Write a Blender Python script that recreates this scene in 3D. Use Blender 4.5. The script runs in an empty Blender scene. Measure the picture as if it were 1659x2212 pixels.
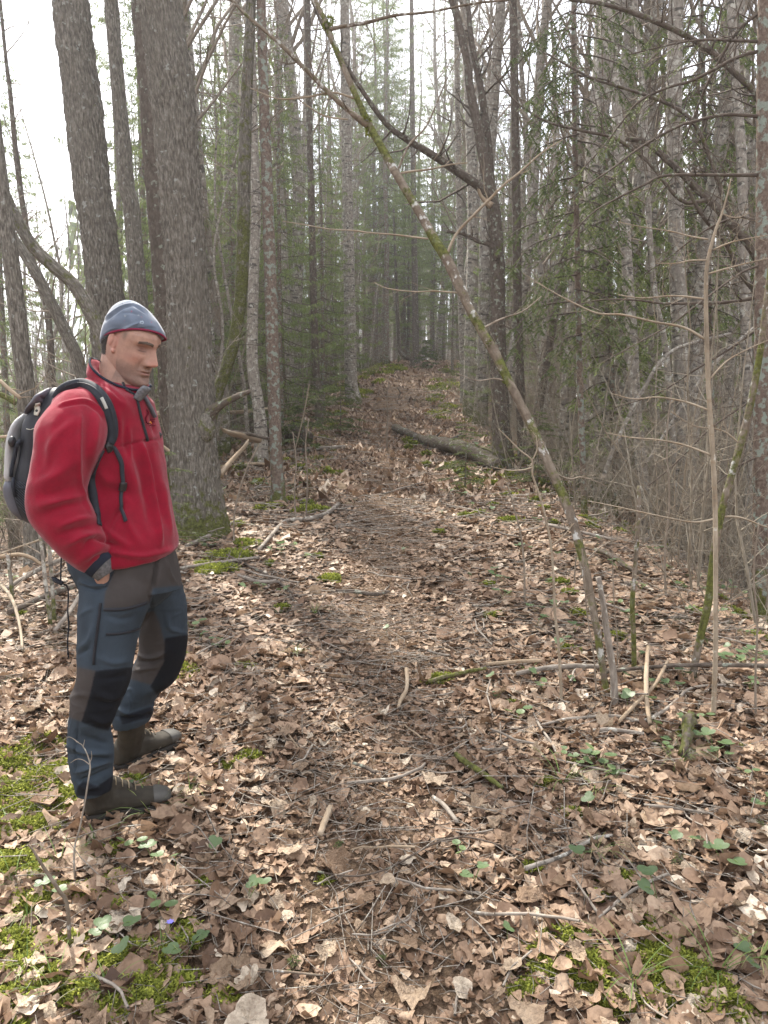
import bpy, math, random
import numpy as np
from mathutils import Vector, Matrix
from mathutils.bvhtree import BVHTree
R = math.radians
scene = bpy.context.scene
COL = scene.collection
random.seed(7)
rng = np.random.default_rng(11)

# ------------------------------------------------------------------ camera
CAM = np.array([0.0, 0.0, 1.55]); PITCH = R(6.0); FD = 1661.0     # focal length in units of the 1659 wide frame
cam_d = bpy.data.cameras.new('camera'); cam = bpy.data.objects.new('camera', cam_d); COL.objects.link(cam)
cam.location = CAM; cam.rotation_euler = (R(90) - PITCH, 0, 0)
cam_d.sensor_fit = 'VERTICAL'; cam_d.angle = 2 * math.atan(1106 / FD)
cam_d.clip_start = 0.05; cam_d.clip_end = 2000
scene.camera = cam

# ------------------------------------------------------------------ sky, sun, exposure
SUN = Vector((-0.36, 0.62, 0.86)).normalized()
world = bpy.data.worlds.new('World'); scene.world = world; world.use_nodes = True
wn = world.node_tree; wn.nodes.clear()
sky = wn.nodes.new('ShaderNodeTexSky'); sky.sky_type = 'NISHITA'; sky.sun_disc = False
sky.sun_elevation = math.asin(SUN.z); sky.sun_rotation = math.atan2(SUN.x, SUN.y)
tc = wn.nodes.new('ShaderNodeTexCoord')
cn = wn.nodes.new('ShaderNodeTexNoise'); cn.inputs['Scale'].default_value = 3.0; cn.inputs['Detail'].default_value = 5
cr = wn.nodes.new('ShaderNodeValToRGB'); cr.color_ramp.elements[0].position = .36; cr.color_ramp.elements[1].position = .62
cr.color_ramp.elements[0].color = (.45, .45, .45, 1); cr.color_ramp.elements[1].color = (1, 1, 1, 1)
mx = wn.nodes.new('ShaderNodeMix'); mx.data_type = 'RGBA'
mx.inputs['B'].default_value = (9.6, 9.6, 9.9, 1)
bg = wn.nodes.new('ShaderNodeBackground'); bg.inputs['Strength'].default_value = .12
wo = wn.nodes.new('ShaderNodeOutputWorld')
wn.links.new(tc.outputs['Generated'], cn.inputs['Vector']); wn.links.new(cn.outputs['Fac'], cr.inputs['Fac'])
wn.links.new(cr.outputs['Color'], mx.inputs['Factor']); wn.links.new(sky.outputs['Color'], mx.inputs['A'])
wn.links.new(mx.outputs['Result'], bg.inputs['Color']); wn.links.new(bg.outputs['Background'], wo.inputs['Surface'])
sl = bpy.data.lights.new('sun', 'SUN'); sl.energy = 5.0; sl.angle = R(2.2); sl.color = (1, .94, .84)
sun = bpy.data.objects.new('sun', sl); COL.objects.link(sun); sun.location = (-20, 15, 30)
sun.rotation_euler = SUN.to_track_quat('Z', 'Y').to_euler()
scene.view_settings.view_transform = 'Standard'; scene.view_settings.look = 'None'
scene.view_settings.gamma = 1; scene.view_settings.use_curve_mapping = False
scene.view_settings.exposure = 1.38
scene.cycles.max_bounces = 6; scene.cycles.transparent_max_bounces = 8
scene.cycles.volume_bounces = 0

# ------------------------------------------------------------------ helpers
def ray(x, y):
    a = (x - 829.5) / FD; b = -(y - 1106) / FD
    return np.array([a, math.cos(PITCH) + b * math.sin(PITCH), -math.sin(PITCH) + b * math.cos(PITCH)])
def P(x, y, Y):
    d = ray(x, y); return CAM + d * (Y / d[1])
def proj(V):
    V = np.asarray(V) - CAM
    f = V[:, 1] * math.cos(PITCH) - V[:, 2] * math.sin(PITCH)
    u = V[:, 1] * math.sin(PITCH) + V[:, 2] * math.cos(PITCH)
    return 829.5 + FD * V[:, 0] / f, 1106 - FD * u / f

_perm = np.random.default_rng(3).random(4096)
def _h(i, j, k):
    return _perm[(i * 73 + j * 1361 + k * 2903 + (i * j) % 977 + ((j * k) % 1013) * 3) & 4095]
def vn(p):
    p = np.asarray(p, dtype=float); i = np.floor(p).astype(np.int64); f = p - i; f = f * f * (3 - 2 * f); i = i + 5000
    r = 0
    for dx in (0, 1):
        for dy in (0, 1):
            for dz in (0, 1):
                w = (f[..., 0] if dx else 1 - f[..., 0]) * (f[..., 1] if dy else 1 - f[..., 1]) * (f[..., 2] if dz else 1 - f[..., 2])
                r = r + w * _h(i[..., 0] + dx, i[..., 1] + dy, i[..., 2] + dz)
    return r * 2 - 1
def fbm(p, o=4):
    p = np.asarray(p, dtype=float); r = 0; a = .5
    for k in range(o):
        r = r + a * vn(p); p = p * 2.03 + 17.1; a *= .5
    return r

def smooth_interp(x, xs, ys):
    return np.interp(x, xs, ys)
def path_x(y):
    y = np.asarray(y, float)
    return sum(np.interp(y + d, [-5, 12, 15, 20, 25, 32, 40, 60], [0, 0, -.15, .25, .9, 1.75, 2.6, 3.4]) for d in (-1.5, -.5, .5, 1.5)) / 4
def ridge_z(y):
    y = np.asarray(y, float)
    return sum(np.interp(y + d, [-20, 0, 2, 2.63, 3.2, 5, 7, 10, 15, 20, 25, 32, 36, 42, 60, 200],
                         [-.6, -.04, .05, .14, .2, .4, .6, .86, 1.52, 2.38, 3.25, 4.25, 4.75, 5.1, 5.3, 5.5]) for d in (-.4, 0, .4)) / 3
def G(x, y):
    x = np.asarray(x, float); y = np.asarray(y, float)
    u = x - path_x(y); w = np.where(u > 0, 1.75 - .02 * np.clip(y - 10, 0, 12), 2.3 - .075 * np.clip(y - 11, 0, 11))
    s = np.maximum(np.abs(u) - w, 0); s = np.sqrt(s * s + .5) - .7071
    drop = 7.5 * (1 - np.exp(-.60 * s / 7.5))
    rise = np.clip((np.abs(u) - 35) / 110, 0, 1) ** 1.2 * 26
    far = np.clip((y - 70) / 150, 0, 1) * 6
    q = np.stack([x * 1.6, y * 1.6, x * 0], -1); q2 = np.stack([x * .35, y * .35, x * 0 + 3], -1)
    n = .045 * fbm(q, 3) + .16 * vn(q2) * np.clip((y - 4) / 6, 0, 1) * np.clip(s / 2 + .25, 0, 1)
    dish = -.035 * np.exp(-(u / .45) ** 2)
    return ridge_z(y) - drop + rise + far + n + dish
def g1(x, y): return float(G(np.array([x]), np.array([y]))[0])
def gp(x, y, lift=0.0):
    """the ground point seen at frame position x, y"""
    d = ray(x, y); t = 1.0; last = 1.0
    while t < 150:
        p = CAM + d * t
        if p[2] < g1(p[0], p[1]): break
        last = t; t *= 1.02
    lo, hi = last, t
    for _ in range(18):
        m = (lo + hi) / 2; p = CAM + d * m
        if p[2] < g1(p[0], p[1]): hi = m
        else: lo = m
    p = CAM + d * hi; return np.array([p[0], p[1], g1(p[0], p[1]) + lift])

def where(X, Y):
    x, y = proj(np.array([[X, Y, g1(X, Y) + .3]])); x = float(x[0])
    side = 'beyond the left edge' if x < 0 else 'at the far left' if x < 330 else 'left of the path' if x < 760 else 'near the path' if x < 960 else 'right of the path' if x < 1300 else 'at the far right' if x < 1659 else 'beyond the right edge'
    dist = 'in the foreground' if Y < 3 else 'close by' if Y < 5 else 'a few steps off' if Y < 8 else 'at mid distance' if Y < 14 else 'well back' if Y < 24 else 'far back' if Y < 38 else 'farthest back'
    return dist + ' ' + side
class MB:
    """gathers geometry for ONE mesh"""
    def __init__(s): s.V = []; s.F4 = []; s.F3 = []; s.M4 = []; s.M3 = []; s.A = {'rnd': [], 'moss': []}; s.B = []; s.n = 0
    def add(s, V, F4=None, F3=None, rnd=0.5, moss=0.0, buv=None, mat=0):
        V = np.asarray(V, float).reshape(-1, 3); n = len(V)
        s.V.append(V)
        if F4 is not None and len(F4): F4 = np.asarray(F4, np.int64); s.F4.append(F4 + s.n); s.M4.append(np.broadcast_to(mat, (len(F4),)))
        if F3 is not None and len(F3): F3 = np.asarray(F3, np.int64); s.F3.append(F3 + s.n); s.M3.append(np.broadcast_to(mat, (len(F3),)))
        s.A['rnd'].append(np.broadcast_to(rnd, (n,))); s.A['moss'].append(np.broadcast_to(moss, (n,)))
        s.B.append(V if buv is None else buv); s.n += n
    def mesh(s, name, mats, smooth=True):
        V = np.concatenate(s.V); F4 = np.concatenate(s.F4) if s.F4 else np.zeros((0, 4), int); F3 = np.concatenate(s.F3) if s.F3 else np.zeros((0, 3), int)
        me = bpy.data.meshes.new(name); me.vertices.add(len(V)); me.vertices.foreach_set('co', V.astype(np.float32).ravel())
        nl = F4.size + F3.size; me.loops.add(nl); me.loops.foreach_set('vertex_index', np.concatenate([F4.ravel(), F3.ravel()]).astype(np.int32))
        npoly = len(F4) + len(F3); me.polygons.add(npoly)
        st = np.concatenate([np.arange(len(F4)) * 4, F4.size + np.arange(len(F3)) * 3]).astype(np.int32)
        me.polygons.foreach_set('loop_start', st)
        me.polygons.foreach_set('loop_total', np.concatenate([np.full(len(F4), 4), np.full(len(F3), 3)]).astype(np.int32))
        me.polygons.foreach_set('use_smooth', np.full(npoly, smooth))
        mi = np.concatenate([*(s.M4 or [np.zeros(0)]), *(s.M3 or [np.zeros(0)])]).astype(np.int32); me.polygons.foreach_set('material_index', mi)
        for k, a in s.A.items():
            at = me.attributes.new(k, 'FLOAT', 'POINT'); at.data.foreach_set('value', np.concatenate(a).astype(np.float32))
        at = me.attributes.new('buv', 'FLOAT_VECTOR', 'POINT'); at.data.foreach_set('vector', np.concatenate(s.B).astype(np.float32).ravel())
        for m in (mats if isinstance(mats, (list, tuple)) else [mats]): me.materials.append(m)
        me.update(calc_edges=True); me.validate()
        return me
    def build(s, name, mats, parent=None, smooth=True, loc=None):
        if loc is not None:
            s.V = [v - np.asarray(loc) for v in s.V]
        o = bpy.data.objects.new(name, s.mesh(name, mats, smooth)); COL.objects.link(o)
        if parent is not None: o.parent = parent
        if loc is not None: o.location = loc
        return o
def tag(o, label=None, cat=None, group=None, kind=None):
    if label: o['label'] = label
    if cat: o['category'] = cat
    if group: o['group'] = group
    if kind: o['kind'] = kind
    return o
def empty(name, loc=(0, 0, 0), rz=0.0):
    o = bpy.data.objects.new(name, None); COL.objects.link(o); o.location = [float(v) for v in loc]; o.rotation_euler = (0, 0, rz); o.empty_display_size = .1
    return o
KIDS = {}
def copy_tree(root, kids, loc, rz=0, sc=1.0, tilt=(0, 0)):
    c = root.copy(); COL.objects.link(c); c.location = loc; c.rotation_euler = (tilt[0], tilt[1], rz); c.scale = (sc,) * 3 if np.isscalar(sc) else sc
    for k in kids:
        d = k.copy(); COL.objects.link(d); d.parent = c
    return c

def crom(pts, n):
    """Catmull-Rom through rows of any width"""
    p = np.asarray(pts, float)
    if len(p) < 3:
        t = np.linspace(0, 1, n * (len(p) - 1) + 1)[:, None]; return p[0] * (1 - t) + p[-1] * t
    q = np.vstack([2 * p[0] - p[1], p, 2 * p[-1] - p[-2]]); out = []
    for i in range(1, len(q) - 2):
        t = np.linspace(0, 1, n, endpoint=False)[:, None]
        out.append(.5 * (2 * q[i] + (q[i + 1] - q[i - 1]) * t + (2 * q[i - 1] - 5 * q[i] + 4 * q[i + 1] - q[i + 2]) * t ** 2 + (3 * q[i] - q[i - 1] - 3 * q[i + 1] + q[i + 2]) * t ** 3))
    out.append(q[-2][None]); return np.vstack(out)

def tube(mb, pts, rad, n=6, rnd=0.5, moss=0.0, cap=True, disp=None, mat=0, s0=0.0):
    """tapered limb along pts; disp(buv, theta, s) gives a relief in metres"""
    pts = np.asarray(pts, float); m = len(pts); rad = np.broadcast_to(np.asarray(rad, float), (m,))
    T = np.gradient(pts, axis=0); T /= np.linalg.norm(T, axis=1)[:, None] + 1e-9
    ref = np.array([1., 0, 0]) if abs(T[:, 0]).mean() < .8 else np.array([0, 0, 1.])
    N = ref - T * (T @ ref)[:, None]; N /= np.linalg.norm(N, axis=1)[:, None] + 1e-9
    B = np.cross(T, N)
    th = np.arange(n) * 2 * math.pi / n; c, s_ = np.cos(th), np.sin(th)
    L = s0 + np.concatenate([[0], np.cumsum(np.linalg.norm(np.diff(pts, axis=0), axis=1))])
    rr = np.repeat(rad[:, None], n, 1)
    buv = np.stack([c[None] * rr.mean(), s_[None] * rr.mean(), np.zeros((1, n))], -1).repeat(m, 0); buv[..., 0] = c[None] * rad[:, None]; buv[..., 1] = s_[None] * rad[:, None]; buv[..., 2] = L[:, None]
    if disp is not None: rr = rr + disp(buv, th, L)
    V = pts[:, None] + rr[..., None] * (c[None, :, None] * N[:, None] + s_[None, :, None] * B[:, None])
    i = np.arange(m - 1)[:, None] * n; j = np.arange(n)[None]; k = (j + 1) % n
    F = np.stack([i + j, i + k, i + n + k, i + n + j], -1).reshape(-1, 4)
    V = V.reshape(-1, 3); bu = buv.reshape(-1, 3) + np.array([rnd * 31 if np.isscalar(rnd) else 0, 0, 0])
    F3 = []
    if cap:
        V = np.vstack([V, pts[0], pts[-1]]); bu = np.vstack([bu, bu[0], bu[-1]]); a = m * n
        F3 = [(a, (q + 1) % n, q) for q in range(n)] + [(a + 1, (m - 1) * n + q, (m - 1) * n + (q + 1) % n) for q in range(n)]
    if not np.isscalar(moss): moss = np.concatenate([np.repeat(moss, n), [moss[0], moss[-1]] if cap else []])
    if not np.isscalar(rnd): rnd = float(rnd[0])
    mb.add(V, F, F3, rnd=rnd, moss=moss, buv=bu, mat=mat)

# ------------------------------------------------------------------ materials
class NT:
    def __init__(s, name):
        s.m = bpy.data.materials.new(name); s.m.use_nodes = True; s.t = s.m.node_tree; s.t.nodes.clear()
        s.out = s.n('ShaderNodeOutputMaterial')
    def n(s, typ, **kw):
        x = s.t.nodes.new(typ)
        for k, v in kw.items():
            if k in x.inputs: x.inputs[k].default_value = v
            else: setattr(x, k, v)
        return x
    def l(s, a, b): s.t.links.new(a, b)
    def attr(s, name): return s.n('ShaderNodeAttribute', attribute_name=name)
    def noise(s, vec, scale, detail=4, rough=.55, stretch=(1, 1, 1), dist=0.0):
        mp = s.n('ShaderNodeMapping'); mp.inputs['Scale'].default_value = stretch; s.l(vec, mp.inputs['Vector'])
        x = s.n('ShaderNodeTexNoise', Scale=scale, Detail=detail, Roughness=rough, Distortion=dist); s.l(mp.outputs[0], x.inputs['Vector']); return x.outputs['Fac']
    def ramp(s, fac, stops, interp='LINEAR'):
        r = s.n('ShaderNodeValToRGB'); e = r.color_ramp.elements; r.color_ramp.interpolation = interp
        for i, (p, c) in enumerate(stops):
            q = e[i] if i < 2 else e.new(p)
            q.position = p; q.color = (*c, 1) if len(c) == 3 else c
        s.l(fac, r.inputs['Fac']); return r.outputs['Color']
    def mix(s, f, a, b, blend='MIX'):
        x = s.n('ShaderNodeMix', data_type='RGBA', blend_type=blend)
        for v, k in ((f, 'Factor'), (a, 'A'), (b, 'B')):
            if hasattr(v, 'links') or hasattr(v, 'is_linked'): s.l(v, x.inputs[k])
            else: x.inputs[k].default_value = v if k == 'Factor' else (*v, 1)
        return x.outputs['Result']
    def math(s, op, a, b=0.0, clamp=False):
        x = s.n('ShaderNodeMath', operation=op); x.use_clamp = clamp
        for v, k in ((a, 0), (b, 1)):
            if hasattr(v, 'is_linked'): s.l(v, x.inputs[k])
            else: x.inputs[k].default_value = v
        return x.outputs[0]
    def finish(s, color, rough=.85, bump=None, bstr=.5, bdist=.01, spec=.25, sheen=0.0, trans=0.0, metal=0.0, sss=0.0):
        p = s.n('ShaderNodeBsdfPrincipled', Roughness=rough, Metallic=metal); p.inputs['Specular IOR Level'].default_value = spec
        if sheen: p.inputs['Sheen Weight'].default_value = sheen; p.inputs['Sheen Roughness'].default_value = .5
        if sss: p.inputs['Subsurface Weight'].default_value = sss; p.inputs['Subsurface Radius'].default_value = (.012, .004, .002); p.inputs['Subsurface Scale'].default_value = .5
        if hasattr(color, 'is_linked'): s.l(color, p.inputs['Base Color'])
        else: p.inputs['Base Color'].default_value = (*color, 1)
        if bump is not None:
            b = s.n('ShaderNodeBump', Strength=bstr, Distance=bdist); s.l(bump, b.inputs['Height']); s.l(b.outputs[0], p.inputs['Normal'])
        sh = p.outputs[0]
        if trans:
            t = s.n('ShaderNodeBsdfTranslucent')
            if hasattr(color, 'is_linked'): s.l(color, t.inputs['Color'])
            else: t.inputs['Color'].default_value = (*color, 1)
            ms = s.n('ShaderNodeMixShader', Fac=trans); s.l(sh, ms.inputs[1]); s.l(t.outputs[0], ms.inputs[2]); sh = ms.outputs[0]
        s.l(sh, s.out.inputs['Surface']); return s.m

def bark_mat(name, dark, mid, light, fs=28, stretch=.2, lichen=(.34, .36, .31), lich=.5, mossc=(.072, .078, .018), bstr=.8, bdist=.012, rough=.9, bands=None):
    t = NT(name); v = t.attr('buv').outputs['Vector']
    n1 = t.noise(v, fs, 6, .65, (1, 1, stretch), .12); c = t.ramp(n1, [(.30, dark), (.5, mid), (.70, light)])
    nb = t.noise(v, 2.2, 3); c = t.mix(t.ramp(nb, [(.35, (0, 0, 0)), (.65, (.45, .45, .45))]), c, mid)
    if bands:
        nb2 = t.noise(v, 26, 3, .5, (.25, .25, 1.0)); c = t.mix(t.ramp(nb2, [(.56, (0, 0, 0)), (.64, (.8, .8, .8))]), c, bands)
    nl = t.noise(v, 16, 5, .6); lf = t.ramp(nl, [(.66 - lich * .12, (0, 0, 0)), (.72 - lich * .12, (.85, .85, .85))]); c = t.mix(lf, c, lichen)
    ma = t.attr('moss').outputs['Fac']; nm = t.noise(v, 14, 6, .7)
    mf = t.ramp(t.math('ADD', t.math('MULTIPLY', ma, 1.0), t.math('MULTIPLY', t.math('SUBTRACT', nm, .5), 2.4)), [(.36, (0, 0, 0)), (.62, (.92, .92, .92))])
    nmc = t.noise(v, 60, 3); mc = t.ramp(nmc, [(.3, tuple(a * .5 for a in mossc)), (.7, tuple(a * 1.7 for a in mossc))])
    c = t.mix(mf, c, mc)
    h = t.math('ADD', n1, t.math('MULTIPLY', t.noise(v, 90, 3), .35))
    return t.finish(c, rough, h, bstr, bdist, .15)
M = {}
M['bark_grey'] = bark_mat('bark_grey', (.022, .019, .015), (.13, .115, .094), (.30, .275, .24), 66, .24, (.30, .31, .285), .35, bstr=1, bdist=.02)
M['bark_slim'] = bark_mat('bark_slim', (.10, .088, .073), (.23, .205, .175), (.36, .33, .285), 36, .45, (.42, .41, .36), .9, bands=(.05, .045, .04), bstr=.5)
M['bark_dark'] = bark_mat('bark_dark', (.035, .028, .022), (.095, .075, .06), (.17, .145, .12), 34, .5, (.24, .26, .21), .7, bstr=.8)
M['bark_spruce'] = bark_mat('bark_spruce', (.06, .042, .032), (.14, .104, .082), (.23, .19, .155), 45, .8, (.22, .26, .22), 1.15, bstr=.8)
M['bark_pale'] = bark_mat('bark_pale', (.14, .11, .08), (.25, .205, .15), (.35, .295, .225), 22, .4, (.48, .45, .38), .3, bstr=.3, bands=(.24, .18, .12))
M['bark_mossy'] = bark_mat('bark_mossy', (.06, .045, .032), (.15, .12, .09), (.25, .21, .17), 30, .5, (.46, .46, .43), .75, bstr=.6, bands=(.12, .09, .07))
M['wood_pale'] = bark_mat('wood_pale', (.12, .085, .055), (.27, .205, .14), (.42, .345, .26), 20, .1, (.42, .38, .30), .2, bstr=.7)
M['stick'] = bark_mat('stick', (.09, .075, .06), (.21, .18, .15), (.36, .32, .27), 40, .3, (.40, .39, .34), .7, bstr=.6, bdist=.004)
M['twig_dark'] = bark_mat('twig_dark', (.04, .03, .025), (.085, .066, .052), (.14, .115, .095), 40, .4, (.2, .22, .17), .5, bstr=.3)
M['twig_tan'] = bark_mat('twig_tan', (.12, .10, .075), (.22, .19, .145), (.34, .305, .24), 30, .4, (.3, .3, .25), .2, bstr=.2)
M['twig_grey'] = bark_mat('twig_grey', (.10, .08, .06), (.19, .155, .12), (.29, .25, .20), 30, .4, (.3, .3, .25), .3, bstr=.2)

def ramp_mat(name, stops, rough=.8, trans=0.0, bscale=0, spec=.2, mottle=None, bd=.004):
    t = NT(name); c = t.ramp(t.attr('rnd').outputs['Fac'], stops)
    o = t.n('ShaderNodeTexCoord').outputs['Object']; bump = None
    if bscale: bump = t.noise(o, bscale, 4)
    if mottle:
        f = t.ramp(t.noise(o, mottle, 5, .65), [(.42, (0, 0, 0)), (.66, (.55, .55, .55))]); c = t.mix(f, c, (.09, .05, .028))
    return t.finish(c, rough, bump, .5, bd, spec, trans=trans)
M['leaf'] = ramp_mat('dead_leaf', [(0, (.07, .040, .026)), (.16, (.145, .086, .052)), (.38, (.25, .160, .102)), (.66, (.36, .25, .168)), (.88, (.46, .35, .25)), (1, (.66, .57, .45))], .62, .18, 90, .35, 40)
M['leaf_big'] = ramp_mat('large_dead_leaf', [(0, (.07, .040, .026)), (.16, (.15, .092, .055)), (.36, (.255, .172, .108)), (.62, (.375, .275, .187)), (.85, (.47, .37, .265)), (1, (.66, .57, .45))], .6, .15, 9, .35, 3.2, .10)
M['moss'] = ramp_mat('moss', [(0, (.07, .085, .014)), (.5, (.20, .225, .035)), (1, (.42, .43, .08))], .8, .3)
M['green'] = ramp_mat('green_leaf', [(0, (.05, .085, .035)), (.5, (.11, .16, .07)), (1, (.23, .29, .11))], .45, .3, 60, .4)
M['grass'] = ramp_mat('grass_blade', [(0, (.06, .11, .025)), (.6, (.15, .22, .06)), (1, (.38, .33, .16))], .5, .3)
M['needle'] = ramp_mat('spruce_needle', [(0, (.075, .105, .036)), (.5, (.155, .20, .07)), (1, (.27, .31, .10))], .6, .35)
M['needle_muted'] = ramp_mat('young_needle', [(0, (.05, .072, .024)), (.5, (.10, .13, .045)), (1, (.18, .205, .075))], .6, .35)  # muted green, darker than the other needle colour
M['flower'] = ramp_mat('flower_petal', [(0, (.20, .18, .60)), (1, (.32, .28, .75))], .5, .2)
def flat(name, col, rough=.6, spec=.3, metal=0, ns=0, bd=.002, bs=.4, sheen=0, var=.0, attr=None, sss=0, varscale=8):
    t = NT(name); o = t.n('ShaderNodeTexCoord').outputs['Object']; bump = t.noise(o, ns, 4, .6) if ns else None
    c = t.attr(attr).outputs['Color'] if attr else col
    if var:
        f = t.noise(o, varscale, 4); lo = t.ramp(f, [(.3, (1 - var,) * 3), (.7, (1 + var,) * 3)]); c = t.mix(1.0, c, lo, 'MULTIPLY')
    return t.finish(c, rough, bump, bs, bd, spec, sheen, 0, metal, sss)
# ------------------------------------------------------------------ ground sheet and footpath
def build_ground():
    n = 380; b = 5.4; i = np.linspace(-1, 1, n); w = np.sinh(b * i) / math.sinh(b)
    xs = 420 * w; ys = 4.0 + 420 * w
    X, Y = np.meshgrid(xs, ys); Z = G(X, Y)
    V = np.stack([X, Y, Z], -1).reshape(-1, 3)
    a = (np.arange(n - 1)[:, None] * n + np.arange(n - 1)[None]).ravel()
    F = np.stack([a, a + 1, a + n + 1, a + n], -1)
    mb = MB(); mb.add(V, F)
    t = NT('forest_floor'); o = t.n('ShaderNodeTexCoord').outputs['Object']
    vo = t.n('ShaderNodeTexVoronoi', Scale=16.0); dn = t.n('ShaderNodeTexNoise', Scale=9.0, Detail=3); t.l(o, dn.inputs['Vector'])
    ad = t.n('ShaderNodeVectorMath', operation='ADD'); t.l(o, ad.inputs[0]); sc = t.n('ShaderNodeVectorMath', operation='SCALE'); sc.inputs['Scale'].default_value = .12
    t.l(dn.outputs['Color'], sc.inputs[0]); t.l(sc.outputs[0], ad.inputs[1]); t.l(ad.outputs[0], vo.inputs['Vector'])
    bw = t.n('ShaderNodeSeparateColor'); t.l(vo.outputs['Color'], bw.inputs[0])
    c = t.ramp(bw.outputs[0], [(0, (.055, .034, .022)), (.35, (.13, .083, .054)), (.7, (.25, .17, .115)), (1, (.38, .28, .20))])
    soil = t.ramp(t.noise(o, 55, 6, .7), [(.3, (.028, .018, .012)), (.7, (.10, .062, .038))])
    c = t.mix(t.ramp(t.noise(o, 3.5, 4), [(.35, (.15, .15, .15)), (.6, (.85, .85, .85))]), soil, c)
    gm = t.ramp(t.noise(o, .7, 4), [(.55, (0, 0, 0)), (.7, (.5, .5, .5))]); c = t.mix(gm, c, (.10, .115, .035))
    h = t.math('ADD', bw.outputs[0], t.noise(o, 80, 4))
    g = mb.build('ground', t.finish(c, .9, h, .8, .02, .15)); tag(g, kind='structure')
    # trodden footpath
    ys = np.concatenate([np.arange(.6, 12, .12), np.arange(12, 38, .3)]); us = np.linspace(-1, 1, 15)
    wl = .46 + .16 * vn(np.stack([ys * .9, ys * 0, ys * 0], -1)); wr = .46 + .16 * vn(np.stack([ys * .9, ys * 0 + 9, ys * 0], -1))
    U = us[None] * np.where(us[None] < 0, wl[:, None], wr[:, None]); X = path_x(ys)[:, None] + U; Y = np.repeat(ys[:, None], 15, 1)
    edge = np.clip((1 - np.abs(us)) * 6, 0, 1)[None]
    Z = G(X, Y) + (.006 + .0009 * Y) * edge - .05 * (1 - edge)
    V = np.stack([X, Y, Z], -1).reshape(-1, 3); m = 15
    a = (np.arange(len(ys) - 1)[:, None] * m + np.arange(m - 1)[None]).ravel()
    mb = MB(); mb.add(V, np.stack([a, a + 1, a + m + 1, a + m], -1))
    t = NT('trodden_soil'); o = t.n('ShaderNodeTexCoord').outputs['Object']
    c = t.ramp(t.noise(o, 70, 6, .7), [(.3, (.045, .029, .019)), (.5, (.12, .08, .052)), (.7, (.24, .17, .115))])
    p = mb.build('footpath', t.finish(c, .95, t.noise(o, 60, 6, .7), 1.0, .02, .1)); tag(p, kind='structure')
    return g, p
ground, footpath = build_ground()

# ------------------------------------------------------------------ fallen leaves
def leaf_template(no, rings, kind, r):
    """crumpled dead leaf, unit diameter, as rings of vertices"""
    th = np.linspace(0, 2 * math.pi, no, endpoint=False)
    if kind == 0: rad = .5 * (1 - .22 * np.cos(th - .2)) * (1 + .06 * (np.arange(no) % 2)) ; asp = .85       # round aspen
    elif kind == 1: rad = .5 * (1 + .05 * (np.arange(no) % 2)); asp = .55                                  # ovate
    elif kind == 2: rad = .5 * (.72 + .28 * np.abs(np.cos(2.5 * th))); asp = .95                           # lobed maple
    else: rad = .5 * (.55 + .6 * r.random(no)); asp = .6                                                   # torn scrap
    rad = rad * (1 + .20 * (r.random(no) - .5)) * (1 + .12 * np.sin(th * 3 + r.random() * 6))
    ang = r.random() * 6.28; c1 = r.normal(0, .8) + .35; c2 = r.normal(0, .7)
    V = []
    for k in range(rings):
        f = 1 - k / rings
        x = rad * f * np.cos(th); y = rad * f * np.sin(th) * asp
        u = x * math.cos(ang) + y * math.sin(ang); v = -x * math.sin(ang) + y * math.cos(ang)
        z = c1 * u * u * 1.4 + c2 * v * v * 1.2 + r.normal(0, .050, no) * (1 if k == 0 else .8) - .06 * np.exp(-(y / .05) ** 2)
        V.append(np.stack([x, y, z], -1))
    V.append(np.array([[0, 0, r.normal(0, .03)]])); V = np.vstack(V)
    F4 = [(k * no + j, k * no + (j + 1) % no, (k + 1) * no + (j + 1) % no, (k + 1) * no + j) for k in range(rings - 1) for j in range(no)]
    b = (rings - 1) * no; F3 = [(b + j, b + (j + 1) % no, b + no) for j in range(no)]
    return V, np.array(F4, int).reshape(-1, 4), np.array(F3, int)
def rotmats(yaw, tilt, tdir):
    cy, sy = np.cos(yaw), np.sin(yaw); z = np.zeros_like(yaw); o = z + 1
    A = np.stack([cy, -sy, z, sy, cy, z, z, z, o], -1).reshape(-1, 3, 3)
    ax, ay = np.cos(tdir), np.sin(tdir); c, s = np.cos(tilt), np.sin(tilt); C = 1 - c
    B = np.stack([c + ax * ax * C, ax * ay * C, ay * s, ax * ay * C, c + ay * ay * C, -ax * s, -ay * s, ax * s, c], -1).reshape(-1, 3, 3)
    return B @ A
def scatter(mb, pos, size, tmpl, r, tiltsd=.38, rnd=None):
    n = len(pos); k = r.integers(0, len(tmpl), n)
    Rm = rotmats(r.random(n) * 6.283, np.abs(r.normal(0, tiltsd, n)), r.random(n) * 6.283)
    rnd = np.clip(r.normal(.50, .22, n), 0, 1) if rnd is None else rnd
    for q, (V, F4, F3) in enumerate(tmpl):
        m = np.where(k == q)[0]
        if not len(m): continue
        W = np.einsum('nij,vj->nvi', Rm[m], V) * size[m, None, None] + pos[m, None]
        nv = len(V); off = (np.arange(len(m)) * nv)[:, None, None]
        rr = np.repeat(rnd[m], nv) + r.normal(0, .02, len(m) * nv)
        mb.add(W.reshape(-1, 3), (F4[None] + off).reshape(-1, 4) if len(F4) else None, (F3[None] + off).reshape(-1, 3), rnd=rr)
def wedge(n, y0, y1, r, margin=.55, xmax=99):
    Y = np.sqrt(r.random(n) * (y1 ** 2 - y0 ** 2) + y0 ** 2); X = (r.random(n) * 2 - 1) * np.minimum(Y * .52 + margin, xmax)
    return X, Y
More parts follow.
